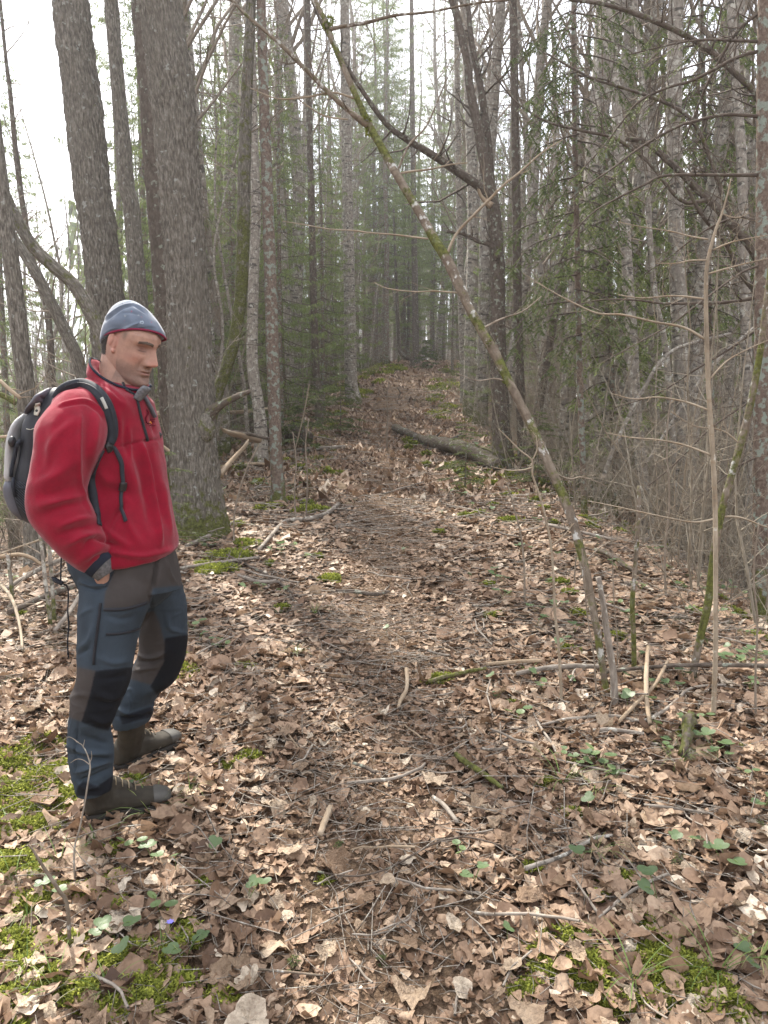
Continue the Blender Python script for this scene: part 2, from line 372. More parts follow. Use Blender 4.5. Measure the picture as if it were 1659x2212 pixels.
def keep_density(X, Y, r):
    u = np.abs(X - path_x(Y) - .05 * np.sin(Y * 2)); onp = np.exp(-(u / .42) ** 2)
    patch = vn(np.stack([X * 2.2, Y * 2.2, X * 0 + 40], -1)); fine = vn(np.stack([X * 7, Y * 7, X * 0 + 60], -1))
    d = 1 - onp * (.15 + .55 * patch) * np.clip(1.5 - Y / 9, .0, 1) + .22 * patch + .28 * fine
    return r.random(len(X)) < d, onp
r = np.random.default_rng(5)
T36 = [leaf_template(12, 2, k, r) for k in (0, 0, 1, 2, 0, 1, 2, 3, 0, 1, 2, 3, 0, 1)]
T12 = [leaf_template(7, 1, k, r) for k in (0, 1, 2, 3, 0, 1, 3, 0, 1, 2)]
T5 = [leaf_template(5, 1, k, r) for k in (0, 1, 3, 0, 1, 3)]
litter = MB()
for (cnt, y0, y1, tm, lay, med) in ((39000, 1.2, 4.2, T36, .034, .044), (52000, 4.2, 8.5, T12, .03, .050), (95000, 8.5, 18, T5, .025, .050), (60000, 18, 40, T5, .03, .062)):
    X, Y = wedge(cnt, y0, y1, r, 1.5, 7); k, onp = keep_density(X, Y, r); X, Y, onp = X[k], Y[k], onp[k]; n = len(X)
    sz = np.clip(med * np.exp(r.normal(0, .46, n)), .014, .14) * (1 - .35 * onp * (Y < 9))
    Z = G(X, Y) + .006 + r.random(n) ** 1.5 * lay * (1 - .6 * onp)
    rn = np.clip(r.normal(.52, .22, n) - .10 * onp, 0, 1)
    scatter(litter, np.stack([X, Y, Z], -1), sz, tm, r, .33 if Y.min() < 8 else .24, rn)
X, Y = wedge(16000, 1.2, 6, r, .5); k = r.random(len(X)) < .25 + .75 * np.exp(-((X - path_x(Y)) / .5) ** 2); X, Y = X[k], Y[k]
scatter(litter, np.stack([X, Y, G(X, Y) + .012 + .012 * r.random(len(X))], -1), .010 + .022 * r.random(len(X)), [leaf_template(5, 1, 3, r) for _ in range(5)], r, .5, np.clip(r.normal(.35, .25, len(X)), 0, 1))
lo = litter.build('leaf_litter', M['leaf'], ground); tag(lo, kind='stuff')
# the 300 leaves that show largest lie as separate pieces of the forest floor
big = []
for q in range(14):
    for c in (.30, .48, .62, .80, .93):
        V, F4, F3 = leaf_template(22, 3, (0, 0, 1, 2, 2, 1, 0)[q % 7], r); mb = MB(); mb.add(V, F4, F3, rnd=np.clip(c + r.normal(0, .03), 0, 1)); big.append(mb.mesh('leaf', M['leaf_big']))
cnt = 0
while cnt < 300:
    Y = math.sqrt(r.random() * (3.9 ** 2 - 1.35 ** 2) + 1.35 ** 2); X = (r.random() * 2 - 1) * (Y * .5 + .1)
    if abs(X - .05) < .3 and r.random() < .5: continue
    if X < -.5 and 2.45 < Y < 3.3: continue
    o = bpy.data.objects.new('leaf', big[r.integers(0, len(big))]); COL.objects.link(o); o.parent = ground
    s = float(np.clip(.060 * math.exp(r.normal(0, .30)), .038, .12))
    o.scale = (s, s, s); o.rotation_euler = (r.normal(0, .24), r.normal(0, .24), r.random() * 6.28); o.location = (X, Y, g1(X, Y) + .028 + .018 * r.random()); cnt += 1

# needles, bits of twig
tw = MB()
def twiglets(n, y0, y1, lmin, lmax, w, r, lift=.03, mx=9):
    X, Y = wedge(n, y0, y1, r, .5, mx); a = r.random(n) * 6.283; L = (lmin + (lmax - lmin) * r.random(n) ** 2); z = G(X, Y) + .012 + lift * r.random(n)
    d = np.stack([np.cos(a), np.sin(a), r.normal(0, .14, n)], -1) * L[:, None] / 2; c = np.stack([X, Y, z], -1)
    s = np.stack([-np.sin(a), np.cos(a), np.zeros(n)], -1) * (w * (.6 + .8 * r.random(n)))[:, None]; up = np.array([0, 0, 1.]) * w * 1.4
    bend = r.normal(0, .08, n)[:, None] * L[:, None] * s / (np.linalg.norm(s, axis=1)[:, None])
    V = np.stack([c - d - s, c - d + s, c - d + up, c + bend - s, c + bend + s, c + bend + up, c + d, c + d + s * .3], 1).reshape(-1, 3)
    F = np.array([(0, 1, 4, 3), (1, 2, 5, 4), (2, 0, 3, 5)]); T = np.array([(3, 4, 6), (4, 5, 7), (5, 3, 6), (6, 4, 7)])
    off = (np.arange(n) * 8)[:, None, None]
    tw.add(V, (F[None] + off).reshape(-1, 4), (T[None] + off).reshape(-1, 3), rnd=np.repeat(r.random(n), 8), buv=V * 3)
twiglets(9000, 1.2, 5, .02, .24, .0012, r); twiglets(6000, 2, 9, .1, .5, .0019, r, .05); twiglets(5000, 7, 22, .2, .9, .005, r, .07)
tag(tw.build('twig_litter', M['stick'], None), 'thin bare twigs and needles strewn over the leaf litter', 'twigs', kind='stuff')

# ------------------------------------------------------------------ moss cushions
def moss_tufts(mb, centre, rad, n, r, h=.022, w=.0035, droop=.5, rn=.5):
    a = r.random(n) * 6.283; q = np.sqrt(r.random(n)) * rad * (1 + .35 * vn(np.stack([np.cos(a) * 2 + centre[0] * 9, np.sin(a) * 2 + centre[1] * 9, a * 0], -1)))
    X = centre[0] + np.cos(a) * q; Y = centre[1] + np.sin(a) * q * .8; bul = (1 - (q / rad).clip(0, 1) ** 2) * min(.03, rad * .28)
    base = np.stack([X, Y, G(X, Y) + .004 + bul], -1)
    dirv = np.stack([r.normal(0, droop, n), r.normal(0, droop, n), .6 + .5 * r.random(n)], -1); dirv /= np.linalg.norm(dirv, axis=1)[:, None]
    L = h * (.5 + r.random(n)); b2 = r.random(n) * 6.283; s = np.stack([np.cos(b2), np.sin(b2), np.zeros(n)], -1) * w
    mid = base + dirv * (L * .6)[:, None]; tip = base + dirv * L[:, None] + np.stack([r.normal(0, .004, n), r.normal(0, .004, n), -.2 * L], -1)
    V = np.stack([base - s, base + s, mid + s * 1.3, mid - s * 1.3, tip], 1).reshape(-1, 3); off = (np.arange(n) * 5)[:, None]
    F4 = np.array([[0, 1, 2, 3]]) + off; F3 = np.array([[3, 2, 4]]) + off
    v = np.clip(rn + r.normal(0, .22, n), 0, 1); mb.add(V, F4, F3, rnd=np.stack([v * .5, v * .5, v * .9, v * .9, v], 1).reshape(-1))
mossy = MB()
spots = [(30, 1800, .12), (100, 1790, .10), (150, 1730, .12), (15, 1880, .12), (75, 1890, .07), (200, 1930, .06), (40, 2110, .08), (20, 2170, .08), (110, 2120, .07), (200, 2090, .07), (180, 2150, .07), (235, 2070, .06), (290, 2060, .06), (320, 2170, .07), (395, 2130, .05), (30, 1640, .12), (90, 1610, .1), (30, 1720, .17), (85, 1695, .16), (140, 1670, .10), (55, 1760, .12), (25, 1660, .10), (180, 1868, .045), (240, 1845, .05), (60, 1960, .08), (120, 1935, .06), (20, 2050, .09), (90, 2060, .06), (150, 2040, .05),
    (250, 1900, .035), (255, 1960, .04), (330, 2100, .07), (300, 2140, .08), (395, 2040, .05), (410, 2010, .03), (350, 2075, .05), (260, 2130, .05), (480, 2160, .05), (470, 2115, .035), (240, 2190, .06), (700, 1910, .02), (445, 1910, .028), (370, 1985, .03),
    (1170, 2060, .05), (1210, 2040, .08), (1260, 2090, .06), (1190, 2110, .06), (1280, 2130, .05), (1420, 2050, .08), (1440, 2100, .11), (1480, 2125, .11), (1530, 2150, .09), (1560, 2190, .1), (1420, 2170, .06), (1390, 1995, .055), (1340, 1905, .06), (1290, 1945, .035), (1310, 2105, .04), (1140, 2150, .05), (1330, 2180, .05),
    (500, 1205, .20), (470, 1235, .18), (530, 1180, .12), (440, 1225, .09), (675, 1105, .16), (702, 1108, .10), (715, 1255, .09), (395, 1455, .10), (385, 1475, .07), (405, 1425, .06), (530, 1445, .05), (950, 1475, .08), (500, 1660, .05), (540, 1640, .06), (1480, 1590, .06), (1530, 1560, .05), (1430, 1600, .05), (1240, 1660, .04), (1180, 1700, .05), (1150, 1880, .03),
    (1160, 985, .2), (1040, 860, .4), (980, 835, .3), (780, 850, .3), (740, 845, .35), (860, 800, .35), (630, 1085, .10), (590, 1100, .12), (1100, 1130, .12), (640, 925, .15), (1250, 1330, .06), (1330, 1380, .06), (1590, 1330, .1)]
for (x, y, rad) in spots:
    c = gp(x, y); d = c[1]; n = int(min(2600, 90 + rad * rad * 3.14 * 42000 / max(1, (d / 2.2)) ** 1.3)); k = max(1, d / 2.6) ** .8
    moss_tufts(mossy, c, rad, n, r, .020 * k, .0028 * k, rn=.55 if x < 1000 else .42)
for _ in range(150):
    X, Y = wedge(1, 1.6, 14, r, .2, 4); 
    if abs(X[0] - path_x(Y)[0]) < .45: continue
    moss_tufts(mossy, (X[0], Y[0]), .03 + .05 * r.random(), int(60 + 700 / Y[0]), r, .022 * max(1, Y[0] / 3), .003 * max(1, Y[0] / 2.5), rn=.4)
for _ in range(110):
    Y = 9.5 + 22 * r.random(); u = (1 if r.random() < .55 else -1) * (.85 + 1.5 * r.random()); k = Y / 9
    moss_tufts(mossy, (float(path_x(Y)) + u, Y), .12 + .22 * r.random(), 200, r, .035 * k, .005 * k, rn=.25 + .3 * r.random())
tag(mossy.build('moss', M['moss'], None, smooth=False), 'bright yellow-green moss cushions growing between the fallen leaves', 'moss', kind='stuff')

# ------------------------------------------------------------------ green leaves, grass, flower
def lobed_leaf(mb, c, n, size, yaw, tilt, rn, lobes=3):
    th = np.linspace(0, 2 * math.pi, 18, endpoint=False)
    rad = (.62 + .38 * np.abs(np.cos(1.5 * th))) if lobes == 3 else np.full(18, .9) * (1 - .25 * np.cos(th))
    V = np.vstack([np.stack([np.cos(th) * rad, np.sin(th) * rad, .22 * rad ** 2 + 0 * th], -1), [[0, 0, 0]]]) * size / 2
    V = V @ rotmats(np.array([yaw]), np.array([tilt]), np.array([yaw * 3.1]))[0].T + c
    mb.add(V, None, [(j, (j + 1) % 18, 18) for j in range(18)], rnd=rn)
plants = []
PM = MB
def green_plant(kind, nl, size, r):
    root = empty('green_plant')
    for q in range(nl):
        a = r.random() * 6.28; rr = size * (.4 + .7 * r.random()) if nl > 1 else 0; h = size * (.35 + .6 * r.random())
        tip = np.array([math.cos(a) * rr, math.sin(a) * rr, h]); s = MB(); tube(s, crom([(0, 0, -.01), tip * .6 + [0, 0, .01], tip], 3), .0011, 3, cap=False); 
        s.build('stalk', M['grass'], root)
        m = MB(); lobed_leaf(m, tip, 18, size * (.8 + .4 * r.random()), r.random() * 6.28, abs(r.normal(0, .35)), np.clip(r.normal(.45, .2), 0, 1), kind); m.build('leaf', M['green'], root)
    return root, list(root.children)
pt = [green_plant(3, 1, .055, r), green_plant(3, 2, .05, r), green_plant(1, 3, .042, r), green_plant(3, 3, .05, r)]
near_pos = [(380, 1893), (290, 1720), (280, 1850), (405, 2080), (265, 2105), (1285, 1675), (1310, 1690), (1245, 1665), (1270, 1768), (1325, 1700), (1440, 1640), (1555, 1650), (1060, 1490), (1075, 1525), (990, 1865), (1025, 1915), (1095, 2050), (535, 1960), (345, 1985),
    (1480, 1840), (1460, 1845), (1640, 2120), (1610, 1690), (1650, 1760), (835, 1378), (870, 1200), (545, 1145), (460, 1180), (560, 1185), (590, 1200), (610, 1290), (1455, 1620), (1205, 1215), (1240, 1225), (1330, 1320), (1360, 1345), (1150, 1480), (1390, 1470), (1170, 1500), (1450, 1500), (1570, 1420), (1530, 1400), (1610, 1380), (250, 2040), (1010, 1130), (960, 1120), (1210, 1650), (330, 1870), (465, 1865), (430, 1390), (470, 1400), (1480, 1570)]
used = [0] * 4; plabel = 'small green rounded woodland plant growing up through the dead leaves'
def put_plant(p, i, sc, rz):
    root, kids = pt[i]
    if used[i] == 0: root.location = [float(v) for v in p]; root.rotation_euler[2] = rz; root.scale = (sc,) * 3; c = root; used[i] = 1
    else: c = copy_tree(root, kids, [float(v) for v in p], rz, sc)
    tag(c, ('plant with one three-lobed green leaf ', 'plant with two three-lobed green leaves ', 'plant with three round green leaves ', 'plant with three lobed green leaves ')[i] + where(p[0], p[1]), 'plant', 'green woodland plants among the leaves')
for q, (x, y) in enumerate(near_pos): p = gp(x, y, .03); put_plant(p, q % 4, .72 + .35 * r.random(), r.random() * 6.28)
for _ in range(230):
    Y = 2.2 + 11 * r.random() ** 1.2; X = (r.random() * 2 - 1) * min(Y * .5, 3.4)
    if abs(X - float(path_x(Y))) < .6 or (X < -.4 and 2.3 < Y < 3.4): continue
    if X < 0 and r.random() < .25: continue
    put_plant((X, Y, g1(X, Y) + .03), int(r.integers(0, 4)), .8 + .5 * r.random() + Y * .03, r.random() * 6.28)
def grass_tuft(n, L, r, name='grass_tuft'):
    mb = MB()
    for q in range(n):
        a = r.random() * 6.28; l = L * (.5 + r.random() * .8); out = .35 + .6 * r.random(); w = .0016 + .0012 * r.random()
        t = np.linspace(0, 1, 6); d = np.array([math.cos(a), math.sin(a)]); sd = np.array([-d[1], d[0], 0])
        pz = l * (t * .75 - .62 * out * t ** 2.4); ph = l * out * t
        c = np.stack([d[0] * ph, d[1] * ph, pz], -1); ww = (w * (1 - t * .85))[:, None]
        V = np.concatenate([c - sd * ww, c + sd * ww]); F = [(k, k + 1, k + 7, k + 6) for k in range(5)]
        mb.add(V, F, rnd=np.clip(r.normal(.5, .25), 0, 1))
    return mb.mesh(name, M['grass'])
gm = [grass_tuft(16, .16, r), grass_tuft(10, .2, r), grass_tuft(22, .13, r)]
for q, (x, y) in enumerate([(410, 1700 + 15), (330, 1770), (205, 1830), (60, 2100), (120, 2150), (230, 2150), (1285, 1852), (1215, 1700), (1285, 1715), (1475, 1640), (1460, 1660), (15, 1790), (350, 2050), (1550, 2110), (1640, 2080), (60, 1990), (130, 1880), (280, 1735), (640, 1420), (1370, 2130), (1140, 1460), (680, 1330), (30, 1920)]):
    p = gp(x, y, .01); o = bpy.data.objects.new('grass_tuft', gm[q % 3]); COL.objects.link(o); o.location = p; o.rotation_euler = (0, 0, q * 2.1); s = .8 + .35 * r.random(); o.scale = (s, s, s)
    tag(o, ('tuft', 'sparse tuft', 'dense short tuft')[q % 3] + ' of arching green grass blades ' + where(p[0], p[1]), 'grass tuft', 'grass tufts in the leaf litter')
p = gp(364, 2036); fl = empty('purple_flower', p + [0, 0, .01]); s = MB(); tube(s, [(0, 0, 0), (.004, 0, .03), (.008, -.004, .055)], .001, 4); s.build('stalk', M['grass'], fl)
for q in range(7):
    a = q * 6.283 / 7; m = MB(); c = np.array([.008, -.004, .056]); d = np.array([math.cos(a), math.sin(a), .25]); sd = np.array([-math.sin(a), math.cos(a), 0]) * .0035
    m.add([c, c + d * .007 + sd, c + d * .013, c + d * .007 - sd], [(0, 1, 2, 3)], rnd=.3 + .1 * (q % 3)); m.build('petal', M['flower'], fl)
tag(fl, 'single small violet flower in the moss at lower left', 'flower')
# ------------------------------------------------------------------ trees: builders
def unit(v): v = np.asarray(v, float); return v / (np.linalg.norm(v) + 1e-9)
def limb(mb, p0, d, L, r0, r, n=5, seg=6, wob=.12, up=.0, r1=None, moss=0.0, rnd=.5):
    """a wandering tapered limb; returns its points and radii"""
    pts = [np.asarray(p0, float)]; d = unit(d)
    for k in range(seg):
        d = unit(d + r.normal(0, wob, 3) + np.array([0, 0, up])); pts.append(pts[-1] + d * L / seg)
    rad = np.linspace(r0, r0 * .18 if r1 is None else r1, seg + 1); tube(mb, pts, rad, n, rnd=rnd, moss=moss, cap=False); return np.array(pts), rad
def twigs_on(mb, pts, rad, cnt, Lr, r, n=3, up=.1, sub=2, t0=.15, spread=1.0, seg=4, minr=.0012):
    m = len(pts)
    for q in range(cnt):
        t = t0 + (1 - t0) * (q + r.random()) / cnt; f = t * (m - 1); i = min(int(f), m - 2); p = pts[i] + (pts[i + 1] - pts[i]) * (f - i); ax = unit(pts[i + 1] - pts[i])
        s = unit(np.cross(ax, r.normal(0, 1, 3))); d = ax * .55 + s * spread; rr = max(minr, float(np.interp(f, range(m), rad)) * .45)
        L = (Lr[0] + (Lr[1] - Lr[0]) * r.random()) * (1 - .5 * t); a, b = limb(mb, p, d, L, rr, r, n, seg, .16, up)
        for _ in range(sub): 
            k = r.integers(1, len(a)); limb(mb, a[k - 1], a[k] - a[k - 1] + r.normal(0, .9, 3) * np.linalg.norm(a[k] - a[k - 1]), L * .45, max(minr * .8, rr * .5), r, 3, 3, .15, up)
def relief(amp, f=26, vs=.16):
    def fn(buv, th, L):
        q = buv * np.array([f, f, f * vs]); n = np.abs(fbm(q, 3)); m = vn(buv * np.array([4, 4, 1.3]))
        return amp * (n * 3.2 - .55) + amp * .8 * m
    return fn
def build_tree(name, label, cat, group, pts3, rads, mat, n=16, rel=None, moss=None, sub=4, top=True, flare=.35, parts=(), r=None, mesh_step=None):
    """pts3 from foot to tip in the place's own metres"""
    base = pts3[0].copy(); root = empty(name, base); tag(root, label, cat, group)
    q = crom(np.column_stack([pts3 - base, rads]), sub)
    if mesh_step:
        L = np.concatenate([[0], np.cumsum(np.linalg.norm(np.diff(q[:, :3], axis=0), axis=1))]); s = np.arange(0, L[-1], mesh_step); q = np.stack([np.interp(s, L, q[:, k]) for k in range(4)], -1)
    h = q[:, 2]; rr = q[:, 3] * (1 + flare * np.exp(-np.clip(h, 0, 9) / (q[0, 3] * 1.6 + .02)))
    mo = np.zeros(len(q)) if moss is None else np.array([moss(z) for z in h])
    mb = MB(); tube(mb, q[:, :3], rr, n, rnd=abs(base[0] * 1.37) % 1, moss=mo, disp=rel)
    mb.build('trunk', mat, root)
    return root, q[:, :3] + base, rr, base
def px_pts(pts, Y, ext=0, snap=True):
    """frame polyline (foot first) at depth Y (number or start,end) -> metres"""
    Ys = np.linspace(Y[0], Y[1], len(pts)) if isinstance(Y, tuple) else np.full(len(pts), float(Y))
    p3 = np.array([P(a[0], a[1], y) for a, y in zip(pts, Ys)]); rd = np.array([a[2] * y / FD / 2 for a, y in zip(pts, Ys)])
    if snap:
        z = g1(p3[0, 0], p3[0, 1]) - .06
        if p3[0, 2] > z + .15: p3 = np.vstack([[p3[0, 0], p3[0, 1], z], p3]); rd = np.concatenate([[rd[0] * 1.05], rd])
        else: p3[0, 2] = z
    if ext:
        d = unit(p3[-1] - p3[-2]); d = unit(d + [0, 0, .5]); p3 = np.vstack([p3, p3[-1] + d * ext * .5, p3[-1] + d * ext]); rd = np.concatenate([rd, [rd[-1] * .75, rd[-1] * .4]])
    return p3, rd
def add_limb(root, base, pts, mat, name='branch', n=7, twigs=0, tl=(.15, .4), moss=0.0, r=None, label=None, up=.08, sub=2, tn=3, tt=.15):
    """pts: metres + radius rows"""
    q = crom(pts, 5); mb = MB(); q = q.copy(); q[:, :3] += .012 * q[:, 3:4] / .01 * 0
    tube(mb, q[:, :3] - base, np.maximum(q[:, 3], .0008), n, moss=moss, rnd=.3)
    if twigs: twigs_on(mb, q[:, :3] - base, q[:, 3], twigs, tl, r, tn, up, sub, tt)
    o = mb.build(name, mat, root)
    if label: o['label'] = label
    return q
def px_limb(root, base, pts, Y, mat, **k):
    p, rd = px_pts(pts, Y, snap=False); return add_limb(root, base, np.column_stack([p, rd]), mat, **k)
def crown_above(root, base, top, r, mat, R0=.05, cnt=5, L=3.0):
    mb = MB()
    for k in range(cnt):
        a = r.random() * 6.28; p, rd = limb(mb, top - base - [0, 0, r.random() * 1.5], (math.cos(a), math.sin(a), 1.1), L * (.7 + .6 * r.random()), R0 * (.5 + .5 * r.random()), r, 5, 7, .14, .08)
        twigs_on(mb, p, rd, 9, (.5, 1.4), r, 3, .1, 2)
    mb.build('crown', mat, root)

def needle_spray(mb, p0, p1, r, w=.006, nl=.035, cnt=40, hang=.25, rn=.5, droop=0.0):
    """one leafy twig: needles as small blades both sides of the line p0-p1"""
    t = r.random(cnt); c = p0 + (p1 - p0) * t[:, None]; c[:, 2] -= droop * t * t
    ax = unit(p1 - p0); s = unit(np.cross(ax, [0, 0, 1]) + 1e-6); sg = np.where(r.random(cnt) < .5, -1., 1.)
    d = ax[None] * .75 + s[None] * sg[:, None] + np.stack([r.normal(0, .25, cnt), r.normal(0, .25, cnt), r.normal(-hang, .3, cnt)], -1); d /= np.linalg.norm(d, axis=1)[:, None]
    L = nl * (.6 + .8 * r.random(cnt)) * (1 - .45 * t); pr = np.cross(d, r.normal(0, 1, (cnt, 3))); pr /= np.linalg.norm(pr, axis=1)[:, None] + 1e-9; pr *= w / 2
    V = np.stack([c - pr, c + pr, c + d * L[:, None]], 1).reshape(-1, 3); F = np.arange(cnt * 3).reshape(-1, 3)
    mb.add(V, None, F, rnd=np.repeat(np.clip(rn + r.normal(0, .22, cnt), 0, 1), 3))
def spruce_bough(mbw, mbn, pts, rad, r, side=.35, step=.07, w=.006, nl=.035, dens=26, droop=.25, rn=.5, t0=.25):
    """needled side twigs along a bough"""
    L = np.concatenate([[0], np.cumsum(np.linalg.norm(np.diff(pts, axis=0), axis=1))]); s = L[-1] * t0; sg = 1
    while s < L[-1]:
        p = np.array([np.interp(s, L, pts[:, k]) for k in range(3)]); p2 = np.array([np.interp(min(s + .05, L[-1]), L, pts[:, k]) for k in range(3)]) if s + .05 < L[-1] else p + (pts[-1] - pts[-2]) * .1
        ax = unit(p2 - p); sd = unit(np.cross(ax, [0, 0, 1]) + 1e-6) * sg; f = s / L[-1]; l = side * (1.1 - .75 * f) * (.6 + .7 * r.random())
        d = unit(ax * .7 + sd * .8 + [0, 0, -droop * (1 + r.random())]); e = p + d * l; tube(mbw, [p, (p + e) / 2, e], [.002, .0015, .0008], 3, cap=False)
        needle_spray(mbn, p, e, r, w, nl, int(dens * l / .3) + 4, .25, rn)
        if r.random() < .6:
            e2 = p + (e - p) * .5; e3 = e2 + unit(d + sd * -.9 + [0, 0, -droop]) * l * .5; needle_spray(mbn, e2, e3, r, w, nl, int(dens * l / .5) + 3, .25, rn)
        s += step * (.7 + .6 * r.random()); sg = -sg
    needle_spray(mbn, pts[-2], pts[-1], r, w, nl, dens, .2, rn)

rt = np.random.default_rng(21)
def drop_bare(H, R0, lean, r, first=.35, nb=26, fork=False):
    """template of a slim bare broadleaf: root, kids"""
    root = empty('bare_tree'); t = np.linspace(0, 1, 15); wob = .018 * H
    x = lean[0] * H * t + wob * np.interp(t, np.linspace(0, 1, 6), r.normal(0, 1, 6)) * t ** .5; y = lean[1] * H * t + wob * np.interp(t, np.linspace(0, 1, 6), r.normal(0, 1, 6)) * t ** .5
    pts = np.stack([x, y, H * t - .2], -1); q = crom(np.column_stack([pts, R0 * (1 - t) ** .8 + .006]), 3); rr = q[:, 3] * (1 + .4 * np.exp(-np.clip(q[:, 2], 0, 9) / .25))
    mb = MB(); tube(mb, q[:, :3], rr, 9, rnd=r.random(), moss=np.exp(-np.clip(q[:, 2], 0, 20) / .5) * .9); mb.build('trunk', M['bark_slim'], root)
    cb = MB()
    for k in range(nb):
        f = first + (1 - first) * (k + r.random()) / nb; i = f * (len(q) - 1); i0 = min(int(i), len(q) - 2); p = q[i0, :3]; a = r.random() * 6.28; l = H * (.17 * (1 - f) + .045) * (.7 + .7 * r.random())
        a_, b_ = limb(cb, p, (math.cos(a) * .8, math.sin(a) * .8, 1.0), l, q[i0, 3] * .42, r, 4, 6, .12, .10); twigs_on(cb, a_, b_, 8, (l * .25, l * .55), r, 3, .12, 2, minr=.003)
    for k in range(int(H * 2.6)):
        f = .06 + first * r.random(); i0 = int(f * (len(q) - 1)); a = r.random() * 6.28; limb(cb, q[i0, :3], (math.cos(a), math.sin(a), .15 + .3 * r.random()), .25 + 1.0 * r.random(), .006, r, 3, 4, .18, .02)
    cb.build('crown', M['twig_grey'], root); return root, list(root.children)
def drop_spruce(H, R0, r, low=.12, spread=1.7, hang=1.0, dens=1.0, dead=30):
    root = empty('spruce'); t = np.linspace(0, 1, 12); pts = np.stack([.01 * H * r.normal(0, .4, 12) * t, .01 * H * r.normal(0, .4, 12) * t, H * t - .2], -1)
    q = crom(np.column_stack([pts, R0 * (1 - t) ** .9 + .005]), 3); mb = MB(); tube(mb, q[:, :3], q[:, 3] * (1 + .4 * np.exp(-np.clip(q[:, 2], 0, 9) / .25)), 9, rnd=r.random(), moss=np.exp(-np.clip(q[:, 2], 0, 20) / .4) * .8)
    wb = MB(); nb = MB()
    for k in range(dead):
        z = .4 + (H * low + 1.5) * r.random(); a = r.random() * 6.28; i0 = int(np.interp(z, q[:, 2], range(len(q)))); limb(wb, q[i0, :3], (math.cos(a), math.sin(a), .05 - .3 * r.random()), .4 + 1.1 * r.random(), .007, r, 3, 4, .12, -.03)
    z = H * low; ga = 0
    while z < H - .3:
        f = (z - H * low) / (H * (1 - low)); bl = spread * ((1 - f) ** .7 * .9 + .1) * min(1, .55 + f * 3)
        for k in range(4):
            ga += 2.4 + .5 * r.random(); l = bl * (.65 + .6 * r.random()); i0 = int(np.interp(z, q[:, 2], range(len(q)))); p = q[i0, :3]; n = 6; tt = np.linspace(0, 1, n + 1)
            dr = np.array([math.cos(ga), math.sin(ga), 0]); pp = p + dr * (l * tt)[:, None]; pp[:, 2] += l * (-.45 * tt + .30 * tt ** 3) + .25 * f * l * tt; pp += r.normal(0, .02 * l, pp.shape) * tt[:, None]
            tube(wb, pp, np.linspace(.009 + .008 * (1 - f), .002, n + 1), 3, cap=False)
            cnt = int(125 * l * dens); s = .22 + .78 * r.random(cnt) ** .8; c = np.stack([np.interp(s, tt, pp[:, j]) for j in range(3)], -1)
            sd = np.array([-dr[1], dr[0], 0]); off = r.normal(0, .16, cnt) * l * (1 - .6 * s); c = c + sd * off[:, None]; c[:, 2] -= np.abs(off) * .3
            d = np.stack([dr[0] * .45 + r.normal(0, .42, cnt), dr[1] * .45 + r.normal(0, .42, cnt), -hang * .7 + r.normal(0, .3, cnt)], -1); d /= np.linalg.norm(d, axis=1)[:, None]
            L = (.06 + .17 * r.random(cnt)) * (.6 + .4 * (1 - f)); a = r.random(cnt) * 3.14; pr = np.stack([np.cos(a), np.sin(a), np.zeros(cnt)], -1) * (.006 + .008 * r.random(cnt))[:, None]
            m = c + d * (L * .45)[:, None]
            V = np.stack([c, m - pr, m + pr, c + d * L[:, None]], 1).reshape(-1, 3); o4 = (np.arange(cnt) * 4)[:, None]
            nb.add(V, None, np.concatenate([np.array([[0, 1, 2]]) + o4, np.array([[1, 3, 2]]) + o4]), rnd=np.repeat(np.clip(.45 + r.normal(0, .2, cnt), 0, 1), 4))
        z += .30 + .12 * r.random() + .1 * (1 - f)
    mb.build('trunk', M['bark_spruce'], root); wb.build('branches', M['twig_dark'], root); nb.build('foliage', M['needle'], root, smooth=False); return root, list(root.children)
def drop_shrub(nst, H, r, mat='twig_grey', tw=7):
    root = empty('bare_shrub')
    for k in range(nst):
        mb = MB(); a = r.random() * 6.28; l = H * (.5 + .6 * r.random()); p, rd = limb(mb, (r.normal(0, .12), r.normal(0, .12), -.1), (math.cos(a) * .35, math.sin(a) * .35, 1), l, .0045 + .003 * l, r, 4, 8, .09, .03)
        twigs_on(mb, p, rd, tw, (l * .18, l * .4), r, 3, .06, 2, minr=.0018); mb.build('stem', M[mat], root)
    return root, list(root.children)
# ------------------------------------------------------------------ the trees one can tell apart
def mossfoot(h0=.35, a=1.0, patch=0.0): return lambda z: a * math.exp(-max(z, 0) / h0) + patch
# three big grey trunks on the left
p3, rd = px_pts([(430, 1160, 112), (426, 1080, 98), (421, 1000, 94), (412, 800, 91), (403, 600, 88), (388, 400, 87), (371, 200, 85), (346, 0, 82)], 7.0, 5)
tC, qC, rC, bC = build_tree('large_grey_tree', 'thickest rugged grey trunk right beside the man with a mossy foot and broken stub', 'tree', 'big rugged grey trunks on the left', p3, rd, M['bark_grey'], 150, relief(.014, 52, .22), mossfoot(.38, 1.0), 10, mesh_step=.024)
crown_above(tC, bC, p3[-1], rt, M['bark_grey'], .08, 5)
k = px_limb(tC, bC, [(438, 905, 46), (462, 884, 26), (488, 869, 15), (515, 855, 13), (541, 845, 8)], (6.95, 6.8), M['bark_dark'], name='broken_stub', n=12, moss=.25, label='broken branch stub pointing up to the right')
mb = MB()
V = []; nn = 26
for i in range(9):
    f = i / 8; c = P(444, 925, 6.86) - bC + np.array([0, 0, .26 * (f - .5)]); rr = .085 * math.sin(math.pi * (f * .9 + .05)) ** .7
    V.append(np.stack([c + rr * np.array([math.cos(a), math.sin(a) * .7, 0]) * (1 + .18 * float(vn(np.array([[math.cos(a) * 2, math.sin(a) * 2, f * 4]]))[0])) for a in np.linspace(0, 6.283, nn, endpoint=False)]))
